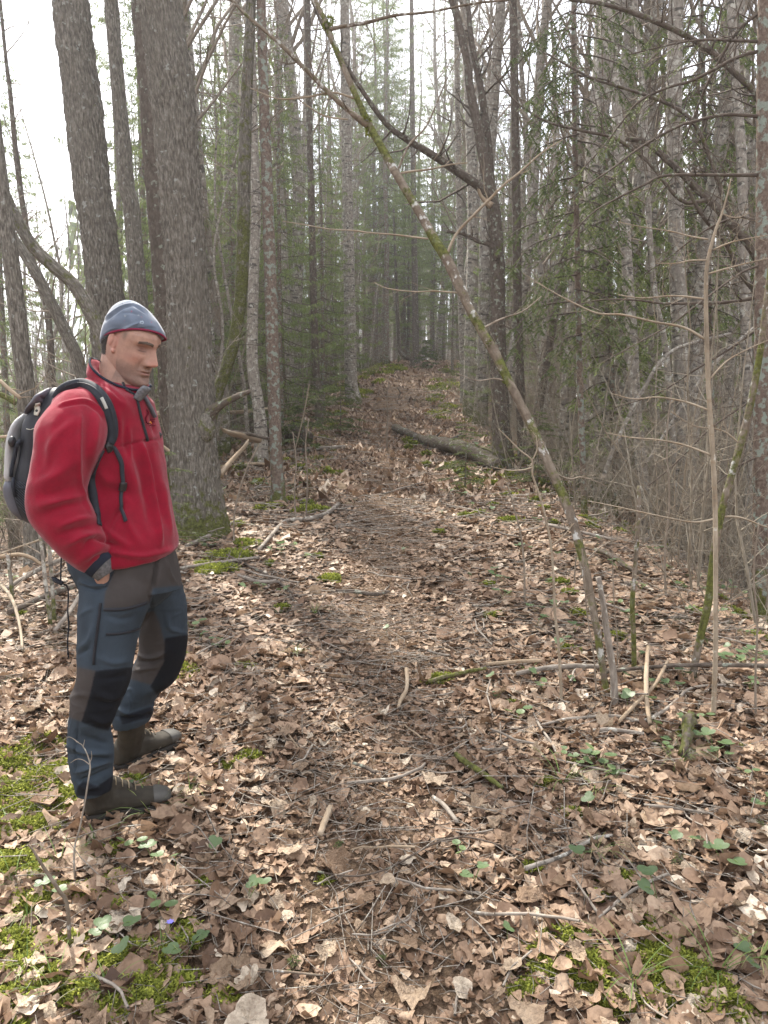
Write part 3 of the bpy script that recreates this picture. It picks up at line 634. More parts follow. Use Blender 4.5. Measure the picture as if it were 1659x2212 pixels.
V = np.vstack(V); F = [(i * nn + j, i * nn + (j + 1) % nn, (i + 1) * nn + (j + 1) % nn, (i + 1) * nn + j) for i in range(8) for j in range(nn)]
mb.add(V, F, moss=.3, buv=V * 1.0); kn = mb.build('burl', M['bark_grey'], tC); kn['label'] = 'mossy swelling where the broken stub leaves the trunk'
p3, rd = px_pts([(262, 1150, 92), (258, 1000, 84), (245, 800, 78), (228, 640, 75), (214, 500, 74), (198, 400, 74), (176, 200, 72), (152, 0, 69)], 7.6, 5)
tA, q, rr, bA = build_tree('large_grey_tree', 'big rugged grey trunk rising behind the blue hat against bright sky', 'tree', 'big rugged grey trunks on the left', p3, rd, M['bark_grey'], 130, relief(.013, 52, .22), mossfoot(.5), 10, mesh_step=.028)
crown_above(tA, bA, p3[-1], rt, M['bark_grey'], .07, 5)
p3, rd = px_pts([(322, 1120, 44), (316, 900, 40), (303, 700, 38), (296, 600, 37), (284, 450, 33), (273, 400, 31), (265, 300, 30), (256, 200, 29), (240, 0, 27)], 9.4, 5)
tB, q, rr, bB = build_tree('grey_tree', 'narrower dark grey trunk standing between the two biggest trunks', 'tree', 'big rugged grey trunks on the left', p3, rd, M['bark_grey'], 64, relief(.006, 34), mossfoot(.5), 8, mesh_step=.05)
crown_above(tB, bB, p3[-1], rt, M['bark_grey'], .05, 5)
p3, rd = px_pts([(378, 1120, 50), (368, 900, 44), (352, 600, 44), (336, 400, 42), (322, 200, 40), (303, 0, 38)], 8.3, 5)
tD, q, rr, bD = build_tree('grey_tree', 'dark trunk pressed close behind the left edge of the thickest trunk', 'tree', 'big rugged grey trunks on the left', p3, rd, M['bark_dark'], 64, relief(.007, 34), mossfoot(.5), 8, mesh_step=.05)
# lichened conifer beside the path
p3, rd = px_pts([(602, 1098, 32), (600, 1040, 28), (597, 1000, 27), (590, 800, 27), (584, 600, 26), (577, 400, 23), (570, 200, 21), (564, 0, 19)], 8.6, 5)
tE, qE, rE, bE = build_tree('conifer', 'straight reddish conifer trunk patched with grey lichen left of the path', 'tree', None, p3, rd, M['bark_spruce'], 40, relief(.003, 50, .8), lambda z: 1.1 * math.exp(-max(z, 0) / .22), 8, mesh_step=.06)
mb = MB()
for z in np.arange(1.0, 6.5, .16):
    i = int(np.argmin(np.abs(qE[:, 2] - bE[2] - z))); a = rt.random() * 6.28; limb(mb, qE[i] - bE, (math.cos(a), math.sin(a), -.1 + .3 * rt.random()), .15 + .9 * rt.random() ** 2, .005, rt, 4, 5, .12)
mb.build('dead_branch', M['twig_dark'], tE)
SP = []   # single-stem trees: name, label, pts, Y, mat, n, moss
SP += [('mossy_tree', 'crooked mossy yellow-green stem leaning out from behind the thickest trunk', [(440, 990, 26), (452, 930, 26), (467, 860, 24), (487, 800, 25), (505, 740, 26), (518, 660, 26), (524, 560, 27), (527, 400, 26), (533, 200, 24), (542, 0, 20)], 8.6, 'bark_grey', .62, .9, .02),
       ('grey_tree', 'pale grey trunk just left of the lichened conifer', [(563, 925, 28), (556, 860, 25), (545, 780, 24), (548, 600, 22), (553, 450, 20), (548, 300, 18), (541, 0, 16)], 11.5, 'bark_slim', 0, .6, .05),
       ('dark_conifer', 'dark reddish slender trunk standing at the left path verge', [(689, 885, 18), (683, 800, 16), (679, 700, 15), (674, 500, 14), (668, 250, 13), (664, 0, 12)], 16, 'bark_dark', 0, .4, .05),
       ('grey_tree', 'smooth grey trunk with mossy foot where the path narrows', [(762, 858, 30), (758, 820, 26), (756, 700, 25), (752, 500, 23), (748, 250, 21), (744, 0, 18)], 19, 'bark_slim', 0, .9, .06),
       ('dark_conifer', 'dark straight trunk at the head of the path', [(899, 783, 15), (898, 740, 14), (896, 600, 13), (893, 400, 11), (890, 150, 10), (889, 0, 8)], 33, 'bark_dark', 0, .4, .1),
       ('bent_tree', 'black trunk bowed over the ground at the head of the path', [(890, 777, 10), (878, 772, 10), (866, 762, 9), (862, 745, 8), (860, 700, 7), (856, 600, 6), (850, 450, 5)], 31, 'bark_dark', 0, .4, .1),
       ('dark_conifer', 'dark thin straight trunk crossed by leaning limbs right of centre', [(1132, 1052, 24), (1128, 960, 21), (1124, 850, 20), (1119, 700, 19), (1116, 500, 18), (1113, 300, 17), (1110, 100, 16), (1108, 0, 15)], 11.8, 'bark_dark', 0, .4, .03),
       ('edge_tree', 'tall trunk at the right edge with a bright mossy foot', [(1640, 1385, 42), (1640, 1300, 34), (1643, 1100, 33), (1645, 900, 32), (1647, 600, 30), (1650, 300, 28), (1652, 0, 26)], 5.6, 'bark_spruce', 0, 1.2, .02),
       ('grey_tree', 'mottled grey trunk right of the dark thin trunk, splotched with lichen', [(1402, 1150, 27), (1391, 1060, 25), (1381, 960, 24), (1371, 860, 24), (1365, 720, 24), (1357, 612, 23), (1346, 432, 22), (1336, 288, 21), (1325, 120, 19), (1316, 0, 18)], 9.2, 'bark_slim', 0, .5, .04),
       ('grey_tree', 'broad grey trunk in the right thicket behind the pale sapling', [(1480, 1195, 40), (1478, 1000, 36), (1471, 800, 34), (1464, 600, 34), (1459, 400, 32), (1456, 200, 31), (1462, 0, 28)], 9.8, 'bark_slim', 0, .7, .04),
       ('grey_tree', 'thin wavy grey trunk between the two grey trunks on the right', [(1462, 1160, 15), (1456, 1000, 14), (1446, 850, 13), (1436, 740, 13), (1415, 640, 13), (1403, 500, 12), (1395, 300, 12), (1382, 120, 11), (1372, 0, 10)], 9.5, 'bark_slim', 0, .5, .04),
       ('grey_tree', 'grey trunk second from the right edge', [(1618, 1150, 24), (1616, 900, 22), (1608, 600, 21), (1602, 350, 20), (1588, 150, 18), (1580, 0, 17)], 9.0, 'bark_slim', 0, .5, .04),
       ('grey_tree', 'pale trunk with lichen at the foot of the right slope', [(1002, 850, 16), (1000, 760, 15), (996, 650, 14), (992, 450, 13), (989, 250, 12), (985, 0, 10)], 19, 'bark_slim', 0, .5, .06),
       ('grey_tree', 'white-flecked thin trunk behind the leaning mossy tree', [(1268, 1130, 12), (1266, 1000, 12), (1264, 800, 11), (1258, 600, 10), (1250, 350, 9), (1240, 0, 8)], 12, 'bark_slim', 0, .5, .03),
       ('dark_tree', 'dark trunk leaning right in the thicket beside the leaning mossy tree', [(1148, 960, 22), (1165, 870, 20), (1180, 780, 19), (1196, 690, 18), (1210, 600, 16), (1230, 480, 13), (1262, 330, 10)], 12.5, 'bark_dark', .1, .5, .03),
       ('grey_tree', 'curved lichened trunk rising at the left edge', [(75, 1190, 42), (66, 1050, 40), (60, 920, 38), (55, 830, 37), (45, 747, 36), (38, 680, 35), (28, 597, 34), (14, 480, 30), (2, 380, 26), (-14, 250, 24)], 6.6, 'bark_grey', 0, .4, .03),
       ('mossy_tree', 'mossy trunk curving up to the left from behind the blue hat', [(262, 1090, 36), (248, 900, 34), (236, 800, 33), (216, 722, 31), (190, 664, 29), (160, 616, 27), (116, 576, 26), (68, 528, 25), (30, 462, 24), (6, 410, 23), (-30, 330, 22)], 6.9, 'bark_grey', .3, .6, .02),
       ('grey_tree', 'leaning grey trunk between the curved trunk and the hat', [(205, 1080, 30), (190, 880, 28), (168, 777, 26), (144, 723, 25), (120, 672, 24), (88, 610, 23), (60, 560, 22), (20, 500, 20), (-20, 430, 18)], 8.2, 'bark_grey', .12, .5, .03),
       ('grey_tree', 'thin upright dark trunk in the bright gap at upper left', [(118, 1060, 16), (112, 800, 14), (98, 640, 13), (70, 560, 12), (40, 380, 11), (22, 200, 9), (10, 100, 7)], 10.5, 'bark_dark', 0, .5, .04)]
TR = {}
for (nm, lab, pts, Y, mat, mp, mf, st) in SP:
    p3, rd = px_pts(pts, Y, 0 if pts[-1][1] > 150 else 4)
    n = 28 if pts[0][2] > 22 else 14
    root, q, rr, b = build_tree(nm, lab, 'tree', None, p3, rd, M[mat], n, relief(.0035, 40, .35) if n > 20 else None, (lambda mp, mf: (lambda z: mf * math.exp(-max(z, 0) / .3) + mp * (1 if z < 3.2 else .6)))(mp, mf), 6, mesh_step=max(st, .04))
    TR[lab] = (root, q, rr, b)
    if Y > 8 and 'conifer' not in nm and 'bent' not in nm:
        mb = MB(); m = len(q)
        twigs_on(mb, q - b, np.minimum(rr, .022), 26, (.4, 1.5), rt, 3, .05, 2, .3, 1.1, minr=.004); mb.build('crown', M['twig_grey'], root)
    elif 'conifer' in nm:
        mb = MB(); twigs_on(mb, q - b, np.minimum(rr, .02), 60, (.3, 1.3), rt, 3, -.02, 2, .15, 2.2, minr=.0035); mb.build('dead_branch', M['twig_dark'], root)

# rough dark forked tree leaning over the middle
p3, rd = px_pts([(1085, 985, 44), (1084, 940, 38), (1080, 860, 36), (1076, 780, 34), (1075, 680, 32), (1075, 600, 31), (1070, 500, 29), (1062, 430, 27), (1048, 360, 22), (1034, 280, 19), (1016, 200, 18), (1008, 130, 16), (985, 30, 14), (960, -60, 11)], 11, 0)
root, q, rr, b = build_tree('forked_dark_tree', 'rough dark forked trunk leaning left above the right path verge', 'tree', None, p3, rd, M['bark_dark'], 40, relief(.009, 30), mossfoot(.5, .5, .12), 6, mesh_step=.04)
px_limb(root, b, [(1066, 450, 24), (1040, 408, 19), (990, 372, 17), (930, 332, 15), (880, 302, 13), (835, 268, 11), (785, 200, 9), (735, 120, 8), (690, 40, 6), (660, -40, 5)], (11, 9.6), M['bark_dark'], n=14, twigs=14, tl=(.4, 1.3), r=rt, moss=.15, label='long bare limb reaching up to the left')
px_limb(root, b, [(1074, 560, 14), (1060, 530, 12), (1030, 520, 9), (1000, 505, 8), (965, 500, 6)], 10.9, M['bark_dark'], n=8, twigs=6, tl=(.2, .7), r=rt)
px_limb(root, b, [(1058, 400, 22), (1052, 300, 18), (1040, 200, 15), (1020, 100, 12), (1010, 0, 10)], 11.4, M['bark_dark'], n=10, twigs=10, tl=(.4, 1.2), r=rt)
px_limb(root, b, [(1062, 445, 16), (1040, 425, 8), (1028, 395, 7), (1010, 375, 5)], 10.8, M['wood_pale'], n=7)

# leaning mossy rowan over the path
lean = [(1312, 1503, 20), (1307, 1478, 15), (1294, 1390, 16), (1281, 1315, 18), (1268, 1249, 20), (1255, 1192, 20), (1237, 1126, 22), (1215, 1068, 21), (1193, 1020, 20), (1175, 980, 19), (1149, 923, 19), (1114, 853, 19), (1092, 809, 19), (1065, 756, 21), (1039, 712, 20), (1013, 664, 19), (990, 612, 22), (965, 560, 22), (940, 520, 20), (915, 475, 18), (885, 425, 17), (850, 365, 17), (825, 320, 16), (800, 275, 15), (768, 205, 11), (740, 140, 11), (715, 80, 11), (695, 30, 10), (655, -40, 8)]
Ys = tuple((3.62, 4.9)); p3, rd = px_pts(lean, Ys, 0)
seed_m = vn(np.stack([np.arange(400) * .16, np.zeros(400), np.zeros(400)], -1))
root, q, rr, b = build_tree('leaning_mossy_tree', 'thin mossy tree leaning left across the path from the right', 'tree', None, p3, rd, M['bark_mossy'], 20, relief(.0018, 60, .6), lambda z: .42 + .55 * float(seed_m[int(abs(z) * 42) % 400]), 8, mesh_step=.012, flare=.2)
def yl(x, y):   # depth of the leaning tree at a given height
    i = int(np.argmin([(a[0] - x) ** 2 + (a[1] - y) ** 2 for a in lean])); return Ys[0] + (Ys[1] - Ys[0]) * i / (len(lean) - 1)
BR = [([(795, 268, 16), (782, 262, 15), (760, 245, 11), (715, 205, 10), (650, 140, 9), (600, 90, 8), (540, 40, 7), (500, 0, 6), (460, -40, 5)], 'bark_mossy', 12, .25),
      ([(966, 548, 7), (986, 505, 6), (1026, 462, 6), (1059, 429, 6), (1090, 398, 5), (1125, 370, 4.5), (1170, 330, 3.5), (1215, 302, 2.5)], 'bark_pale', 8, 0),
      ([(925, 516, 4), (851, 507, 3.6), (800, 503, 3.4), (762, 498, 3), (712, 495, 2.6), (656, 485, 2.2), (610, 478, 1.6)], 'bark_pale', 9, 0),
      ([(858, 376, 5), (890, 370, 4.4), (927, 366, 4), (976, 355, 3), (1010, 352, 2)], 'bark_pale', 5, 0),
      ([(858, 370, 5), (884, 313, 4.2), (920, 274, 3.8), (947, 214, 3), (973, 155, 2.4), (1000, 100, 1.6)], 'bark_mossy', 6, 0),
      ([(1000, 632, 4), (983, 632, 3.4), (940, 629, 3), (894, 630, 2.6), (841, 624, 2.2), (810, 612, 1.5)], 'bark_pale', 6, 0),
      ([(710, 64, 9), (740, 57, 7.5), (795, 48, 7), (854, 33, 6), (927, 26, 5), (1026, 7, 4.4), (1100, 0, 4)], 'bark_mossy', 10, 0),
      ([(765, 212, 5), (720, 200, 4), (660, 210, 4), (600, 213, 3), (540, 190, 2)], 'bark_pale', 8, 0),
      ([(752, 258, 4), (700, 250, 3.4), (655, 222, 2.8), (640, 210, 2)], 'bark_pale', 5, 0),
      ([(1100, 826, 4), (1070, 818, 3), (1030, 822, 2.4), (985, 806, 1.8)], 'twig_grey', 5, 0), ([(1193, 1020, 4), (1230, 1035, 3), (1260, 1030, 2.4), (1310, 1050, 1.8)], 'twig_grey', 5, 0),
      ([(1262, 1215, 4), (1300, 1180, 3), (1340, 1165, 2.4), (1390, 1172, 1.8)], 'twig_grey', 5, 0), ([(1039, 712, 5), (1080, 690, 4), (1130, 672, 3), (1170, 640, 2)], 'twig_grey', 6, 0)]
for pts, mt, nt, ms in BR:
    y0 = yl(*pts[0][:2]); px_limb(root, b, pts, (y0, y0 + rt.normal(0, .15)), M[mt], n=7, twigs=nt, tl=(.08, .35), r=rt, moss=ms, tt=.25)
mb = MB(); mossb = lambda: None
for (x, y, s) in [(790, 262, 1.2), (800, 285, 1.0), (712, 45, 1.0), (705, 55, .8), (1058, 745, .8), (1092, 822, .6)]:
    c = P(x, y, yl(x, y)) - b; n = 130; d = rt.normal(0, 1, (n, 3)); d /= np.linalg.norm(d, axis=1)[:, None]; rad = .028 * s; p0 = c + d * rad * .7; p1 = c + d * rad * (1.0 + .5 * rt.random(n))[:, None]; pr = np.cross(d, rt.normal(0, 1, (n, 3))) * .004
    mb.add(np.stack([p0 - pr, p0 + pr, p1], 1).reshape(-1, 3), None, np.arange(n * 3).reshape(-1, 3), rnd=np.repeat(rt.random(n) * .4, 3))
o = mb.build('moss', M['moss'], root, smooth=False); o['kind'] = 'stuff'
def simple(name, label, pts, Y, mat, n=10, moss=None, cat='sapling', group=None, flare=.25, step=.02, rel=None):
    p3, rd = px_pts(pts, Y, 0); return build_tree(name, label, cat, group, p3, rd, M[mat], n, rel, moss, 6, flare=flare, mesh_step=step)
simple('snapped_sapling', 'bare brown stem snapped off beside the foot of the leaning tree', [(1331, 1512, 19), (1324, 1450, 16), (1313, 1380, 15), (1302, 1300, 14), (1291, 1240, 13)], 3.56, 'stick', 12, cat='snapped stem', rel=relief(.0015, 60))
simple('snapped_sapling', 'thin mossy upright stem snapped at waist height right of the leaning tree', [(1371, 1453, 12), (1369, 1380, 11), (1366, 1300, 11), (1374, 1200, 10), (1379, 1110, 10), (1381, 1042, 9)], 3.95, 'bark_mossy', 10, lambda z: .7 if z < .5 else .3, cat='snapped stem')
root, q, rr, b = simple('mossy_sapling', 'mossy stem bending up to the right edge with pale bands', [(1490, 1475, 16), (1510, 1390, 16), (1530, 1300, 17), (1545, 1180, 17), (1560, 1100, 16), (1585, 1010, 15), (1610, 920, 15), (1630, 830, 14), (1645, 740, 13), (1656, 650, 13), (1668, 560, 12), (1690, 400, 10), (1700, 250, 7)], 3.85, 'bark_mossy', 16, lambda z: .5 + .5 * float(seed_m[(int(abs(z) * 42) + 111) % 400]), step=.015)
for pts in ([(1549, 1120, 5), (1500, 1128, 4), (1440, 1118, 3.5), (1380, 1105, 3), (1320, 1092, 2.4), (1270, 1082, 1.8)], [(1556, 1116, 5), (1600, 1118, 4), (1659, 1140, 3.4), (1720, 1150, 2.4)], [(1520, 1330, 4), (1470, 1290, 3), (1420, 1270, 2.4), (1370, 1240, 1.8)], [(1600, 960, 4), (1560, 930, 3), (1500, 920, 2.4), (1450, 890, 1.6)]):
    px_limb(root, b, pts, (3.85, 3.8), M['bark_pale'], n=6, twigs=8, tl=(.06, .3), r=rt, tt=.2)
root, q, rr, b = simple('pale_sapling', 'slender pale bare sapling with long side twigs near the right edge', [(1541, 1545, 11.2), (1545, 1440, 10.8), (1546, 1300, 10.3), (1545, 1100, 10.3), (1538, 950, 10.3), (1531, 850, 9.5), (1527, 740, 9.5), (1525, 640, 8.6), (1528, 570, 7.7), (1545, 500, 6.0), (1560, 460, 4.3), (1574, 410, 2.9), (1580, 380, 1.7)], 3.42, 'bark_pale', 14, lambda z: .15 * math.exp(-z / .2), step=.02)
for pts in ([(1522, 732, 6), (1476, 707, 5), (1411, 695, 4.6), (1346, 680, 4.2), (1292, 677, 3.6), (1249, 659, 3), (1206, 637, 2.4), (1163, 612, 1.8), (1130, 590, 1.2)], [(1525, 646, 4.4), (1458, 639, 3.6), (1386, 644, 2.8), (1335, 637, 1.8)], [(1527, 562, 4), (1490, 563, 3.2), (1458, 569, 2.6), (1414, 569, 1.6)],
            [(1530, 517, 4), (1494, 511, 3.4), (1450, 500, 3), (1386, 490, 2.2), (1335, 479, 1.4)], [(1528, 592, 4), (1584, 576, 3.2), (1659, 558, 2.4), (1720, 545, 1.6)], [(1540, 540, 4), (1585, 522, 3), (1659, 508, 2.2)], [(1560, 462, 3), (1590, 470, 2), (1620, 460, 1.4)], [(1536, 888, 5), (1480, 868, 4), (1420, 858, 3.4), (1370, 862, 2.6), (1320, 850, 1.6)],
            [(1541, 985, 5), (1480, 962, 4), (1420, 950, 3.2), (1360, 945, 2.4), (1310, 935, 1.4)], [(1532, 820, 4), (1570, 780, 3.2), (1620, 752, 2.4), (1659, 735, 1.8)]):
    px_limb(root, b, pts, (3.42, 3.42 + rt.normal(0, .12)), M['bark_pale'], n=6, twigs=9, tl=(.05, .22), r=rt, tt=.15, sub=1)
root, q, rr, b = simple('thin_sapling', 'very thin tan sapling just left of the leaning mossy tree', [(1216, 1503, 7), (1208, 1412, 6.4), (1199, 1324, 6), (1195, 1236, 5.6), (1189, 1170, 5.4), (1175, 1104, 5), (1162, 1060, 4.6), (1150, 1024, 4.2), (1149, 994, 4), (1122, 972, 3.4), (1096, 945, 2.6), (1070, 920, 1.6)], 3.55, 'bark_pale', 8)
for pts in ([(1150, 1010, 3.4), (1130, 1015, 3), (1098, 1016, 2.4), (1060, 1008, 1.6)], [(1196, 1236, 3), (1170, 1240, 2.4), (1130, 1243, 1.6)], [(1190, 1180, 3), (1215, 1160, 2.6), (1240, 1130, 1.6)], [(1150, 995, 3), (1160, 970, 2.2), (1158, 940, 1.4)]): px_limb(root, b, pts, 3.55, M['bark_pale'], n=5, twigs=4, tl=(.04, .15), r=rt)
thin = [('thin reddish twig standing just left of the snapped stem', [(1292, 1500, 4), (1283, 1420, 3.6), (1270, 1340, 3), (1262, 1250, 2.4), (1257, 1180, 1.6)], 3.6), ('thin reddish twig rising right of the snapped stem', [(1335, 1460, 3.6), (1333, 1380, 3), (1326, 1290, 2.6), (1322, 1180, 2), (1318, 1080, 1.4)], 3.9),
        ('thin tan stem beside the low bushy twigs right of the path', [(1134, 1300, 5), (1132, 1220, 4.6), (1124, 1150, 4), (1108, 1090, 3.4), (1094, 1040, 2.4)], 5.0), ('thin dark stem at the lower right edge', [(1634, 1560, 6), (1632, 1460, 5.4), (1636, 1340, 4.6), (1628, 1240, 4), (1640, 1120, 3)], 3.4),
        ('short tan stem in the open leaves right of the path', [(1240, 1285, 4), (1242, 1230, 3.6), (1246, 1190, 2.8)], 5.4), ('thin grey stem with a fork left of the mossy edge stem', [(1440, 1300, 6), (1436, 1200, 5), (1446, 1080, 4.4), (1440, 950, 3.6), (1452, 840, 2.6)], 5.2),
        ('thin dead stem beside the path at mid distance', [(836, 1500 - 570, 3), (838, 900, 2.6), (836, 860, 2), (840, 820, 1.4)], 13.0), ('slim reddish shoot left of the path by the moss cushion', [(660, 1100, 4), (664, 1040, 3.4), (660, 960, 3), (668, 900, 2)], 8.0), ('slim shoot beside the lichened conifer', [(640, 1120, 4), (636, 1060, 3.4), (640, 1000, 3), (632, 930, 2)], 7.5), ('slim twig standing in front of the fallen branch', [(505, 1130, 4), (512, 1080, 3.6), (530, 1020, 3), (560, 960, 2)], 6.6)]
for lab, pts, Y in thin:
    root, q, rr, b = simple('thin_sapling', lab, pts, Y, 'twig_grey', 6); mb = MB(); twigs_on(mb, q - b, rr, 6, (.08, .3), rt, 3, .08, 1, .3, minr=.0012); mb.build('side_twig', M['twig_grey'], root)
# twigs in the left foreground
root, q, rr, b = simple('bare_twig', 'bare forked twig standing in front of the boots', [(160, 1842, 4.6), (172, 1790, 4.2), (182, 1740, 4), (190, 1690, 3.8), (195, 1655, 3.4), (188, 1628, 2.8), (176, 1608, 2.2), (160, 1600, 1.2)], 2.35, 'stick', 7)
for pts in ([(194, 1652, 2.6), (180, 1642, 2), (166, 1640, 1.4), (152, 1648, .8)], [(193, 1650, 2.6), (198, 1636, 2), (197, 1622, 1.2)], [(180, 1612, 2), (183, 1598, 1.2)], [(170, 1604, 2), (150, 1592, 1.4), (136, 1600, .8)]): px_limb(root, b, pts, 2.35, M['stick'], n=5)
simple('mossy_stub', 'short mossy dead stick jutting from the moss at lower left', [(146, 1962, 9), (128, 1925, 9), (108, 1894, 8), (92, 1870, 7), (72, 1838, 5), (58, 1820, 3)], 2.05, 'bark_mossy', 8, lambda z: .9 if z < .1 else .1, cat='stick')
for lab, pts, Y in (('left one of the two slim birch stems behind the backpack strap', [(110, 1345, 9), (106, 1320, 9), (97, 1250, 8.6), (90, 1180, 8), (82, 1120, 7.6), (76, 1000, 7), (66, 880, 5)], 4.6), ('right one of the two slim birch stems behind the backpack strap', [(118, 1345, 9), (115, 1300, 9), (111, 1240, 8.6), (106, 1170, 8), (100, 1080, 7.6), (96, 950, 7), (100, 860, 5)], 4.65),
                    ('snapped pale stem at the left edge below the backpack', [(27, 1318, 9), (25, 1270, 8.6), (20, 1225, 8), (16, 1198, 7)], 5.0)):
    root, q, rr, b = simple('slim_sapling', lab, pts, Y, 'bark_slim', 10, lambda z: .8 * math.exp(-z / .35)); mb = MB(); twigs_on(mb, q - b, rr, 6, (.1, .5), rt, 3, .05, 2, .3, minr=.0016); mb.build('side_twig', M['twig_grey'], root)

# dark spruce boughs sweeping in from the right edge tree
root, q, rr, b = TR['tall trunk at the right edge with a bright mossy foot']
BO = [[(1648, 640, 9), (1580, 652, 7), (1500, 655, 6), (1431, 655, 5), (1370, 648, 4), (1296, 648, 3), (1240, 660, 2)], [(1650, 252, 8), (1566, 248, 7), (1500, 262, 6), (1458, 276, 5.4), (1386, 317, 5), (1328, 360, 4), (1270, 400, 3), (1220, 440, 2)],
      [(1650, 108, 8), (1590, 125, 7), (1500, 172, 6), (1440, 190, 5.6), (1380, 220, 5), (1345, 262, 4), (1300, 320, 3), (1230, 395, 2)], [(1650, 378, 9), (1570, 378, 7), (1500, 378, 6.4), (1433, 380, 5.6), (1390, 400, 5), (1330, 430, 4), (1280, 460, 3), (1215, 525, 2)],
      [(1652, 90, 7), (1590, 88, 6), (1530, 86, 5), (1470, 92, 4), (1400, 108, 3), (1350, 120, 2)], [(1650, 570, 6), (1600, 590, 5), (1530, 640, 4), (1450, 700, 3.4), (1370, 745, 3), (1290, 790, 2)], [(1650, 700, 6), (1590, 745, 5), (1500, 800, 4), (1420, 850, 3), (1330, 880, 2)],
      [(1650, 20, 8), (1600, 60, 7), (1560, 120, 6), (1520, 200, 5), (1480, 300, 3)], [(1650, 850, 6), (1600, 880, 5), (1530, 930, 4), (1460, 1000, 3), (1400, 1050, 2)], [(1650, 980, 6), (1590, 1010, 4.6), (1530, 1060, 3.6), (1470, 1110, 2.4)], [(1650, 480, 6), (1590, 470, 5), (1520, 500, 4), (1440, 560, 3), (1380, 600, 2)]]
for i, pts in enumerate(BO):
    y1 = 5.6 + rt.normal(.2, .4); qq = px_limb(root, b, pts, (5.6, y1), M['twig_dark'], name='bough', n=6, twigs=16, tl=(.15, .6), r=rt, up=-.05, tt=.1)
    if i in (1, 2, 3, 5, 10, 4):
        w_ = MB(); n_ = MB(); spruce_bough(w_, n_, qq[:, :3] - b, qq[:, 3], rt, .32, .075, .007, .035, 30, .35, .6, .45); w_.build('bough_twig', M['twig_dark'], root); n_.build('foliage', M['needle_muted'], root, smooth=False)
# mossy arching limbs of an old broadleaf behind them
p3, rd = px_pts([(1690, 1200, 34), (1690, 900, 32), (1680, 700, 28), (1640, 560, 22), (1560, 460, 18), (1530, 432, 16), (1490, 392, 15), (1458, 360, 14), (1425, 330, 13), (1393, 306, 11), (1350, 300, 9)], 7.6, 0)
root, q, rr, b = build_tree('arching_tree', 'mossy dark tree whose limbs arch across the upper right', 'tree', None, p3, rd, M['bark_dark'], 18, relief(.004, 40), mossfoot(.5, .6, .2), 6, mesh_step=.04)
for pts in ([(1690, 620, 20), (1670, 330, 15), (1638, 215, 13), (1580, 151, 12), (1526, 104, 12), (1458, 65, 11), (1371, 29, 10), (1300, 8, 8), (1230, 0, 6)], [(1590, 500, 12), (1560, 420, 10), (1530, 330, 9), (1490, 255, 8), (1420, 215, 7), (1330, 185, 6), (1270, 165, 5), (1180, 115, 4)], [(1530, 432, 10), (1470, 432, 8), (1400, 350, 7), (1330, 300, 7), (1270, 285, 6), (1180, 262, 5), (1110, 215, 4), (1060, 150, 3)], [(1680, 700, 14), (1640, 640, 12), (1600, 590, 11), (1565, 520, 9), (1520, 470, 8), (1480, 400, 6)]):
    px_limb(root, b, pts, (7.6, 7.2), M['bark_dark'], n=9, twigs=20, tl=(.3, 1.1), r=rt, moss=.25)

# spruce with hanging green boughs, upper right middle
def green_spruce(label, pts, Y, boughs, mat='needle_muted', rn=.5, side=.4, dens=30, w=.012, nl=.06, step=.09):
    p3, rd = px_pts(pts, Y, 3); root, q, rr, b = build_tree('spruce', label, 'spruce', None, p3, rd, M['bark_spruce'], 12, None, mossfoot(.4), 5, mesh_step=.1)
    for bp in boughs:
        qq = px_limb(root, b, bp, (Y, Y - .6 + rt.normal(0, .3)), M['twig_dark'], name='bough', n=4, twigs=4, tl=(.2, .5), r=rt, up=-.1)
        w_ = MB(); n_ = MB(); spruce_bough(w_, n_, qq[:, :3] - b, qq[:, 3], rt, side, step, w, nl, dens, .5, rn, .1); w_.build('bough_twig', M['twig_dark'], root); n_.build('foliage', M[mat], root, smooth=False)
def fan(x0, y0, dx, dy, n, L, r, sag=40):
    out = []
    for k in range(n):
        x = x0 + r.normal(0, 6); y = y0 + dy * (k + r.random()) / n; s = -1 if k % 2 else 1; l = L * (.5 + .7 * r.random())
        out.append([(x, y, 4), (x + s * l * .4 + r.normal(0, 8), y + sag * .15, 3), (x + s * l * .75, y + sag * .5, 2.4), (x + s * l, y + sag * (.9 + .5 * r.random()), 1.4)])
    return out
green_spruce('green spruce with hanging boughs at upper right', [(1262, 1080, 14), (1252, 800, 13), (1246, 500, 12), (1240, 200, 10), (1238, 0, 8)], 8.4, fan(1248, -20, 0, 760, 34, 130, rt, 70), 'needle_muted', .45)
green_spruce('green spruce behind the dark boughs near the right edge', [(1540, 1120, 14), (1535, 800, 12), (1528, 500, 11), (1520, 200, 9), (1516, 0, 7)], 10.5, fan(1526, 0, 0, 700, 26, 120, rt, 60), 'needle', .5, w=.016, nl=.08)
green_spruce('soft green spruce standing right of the dark thin trunk', [(1330, 1120, 12), (1322, 800, 11), (1316, 560, 9), (1308, 330, 6), (1302, 180, 3)], 10.2, fan(1316, 380, 0, 560, 22, 110, rt, 60), 'needle', .6, w=.016, nl=.08)
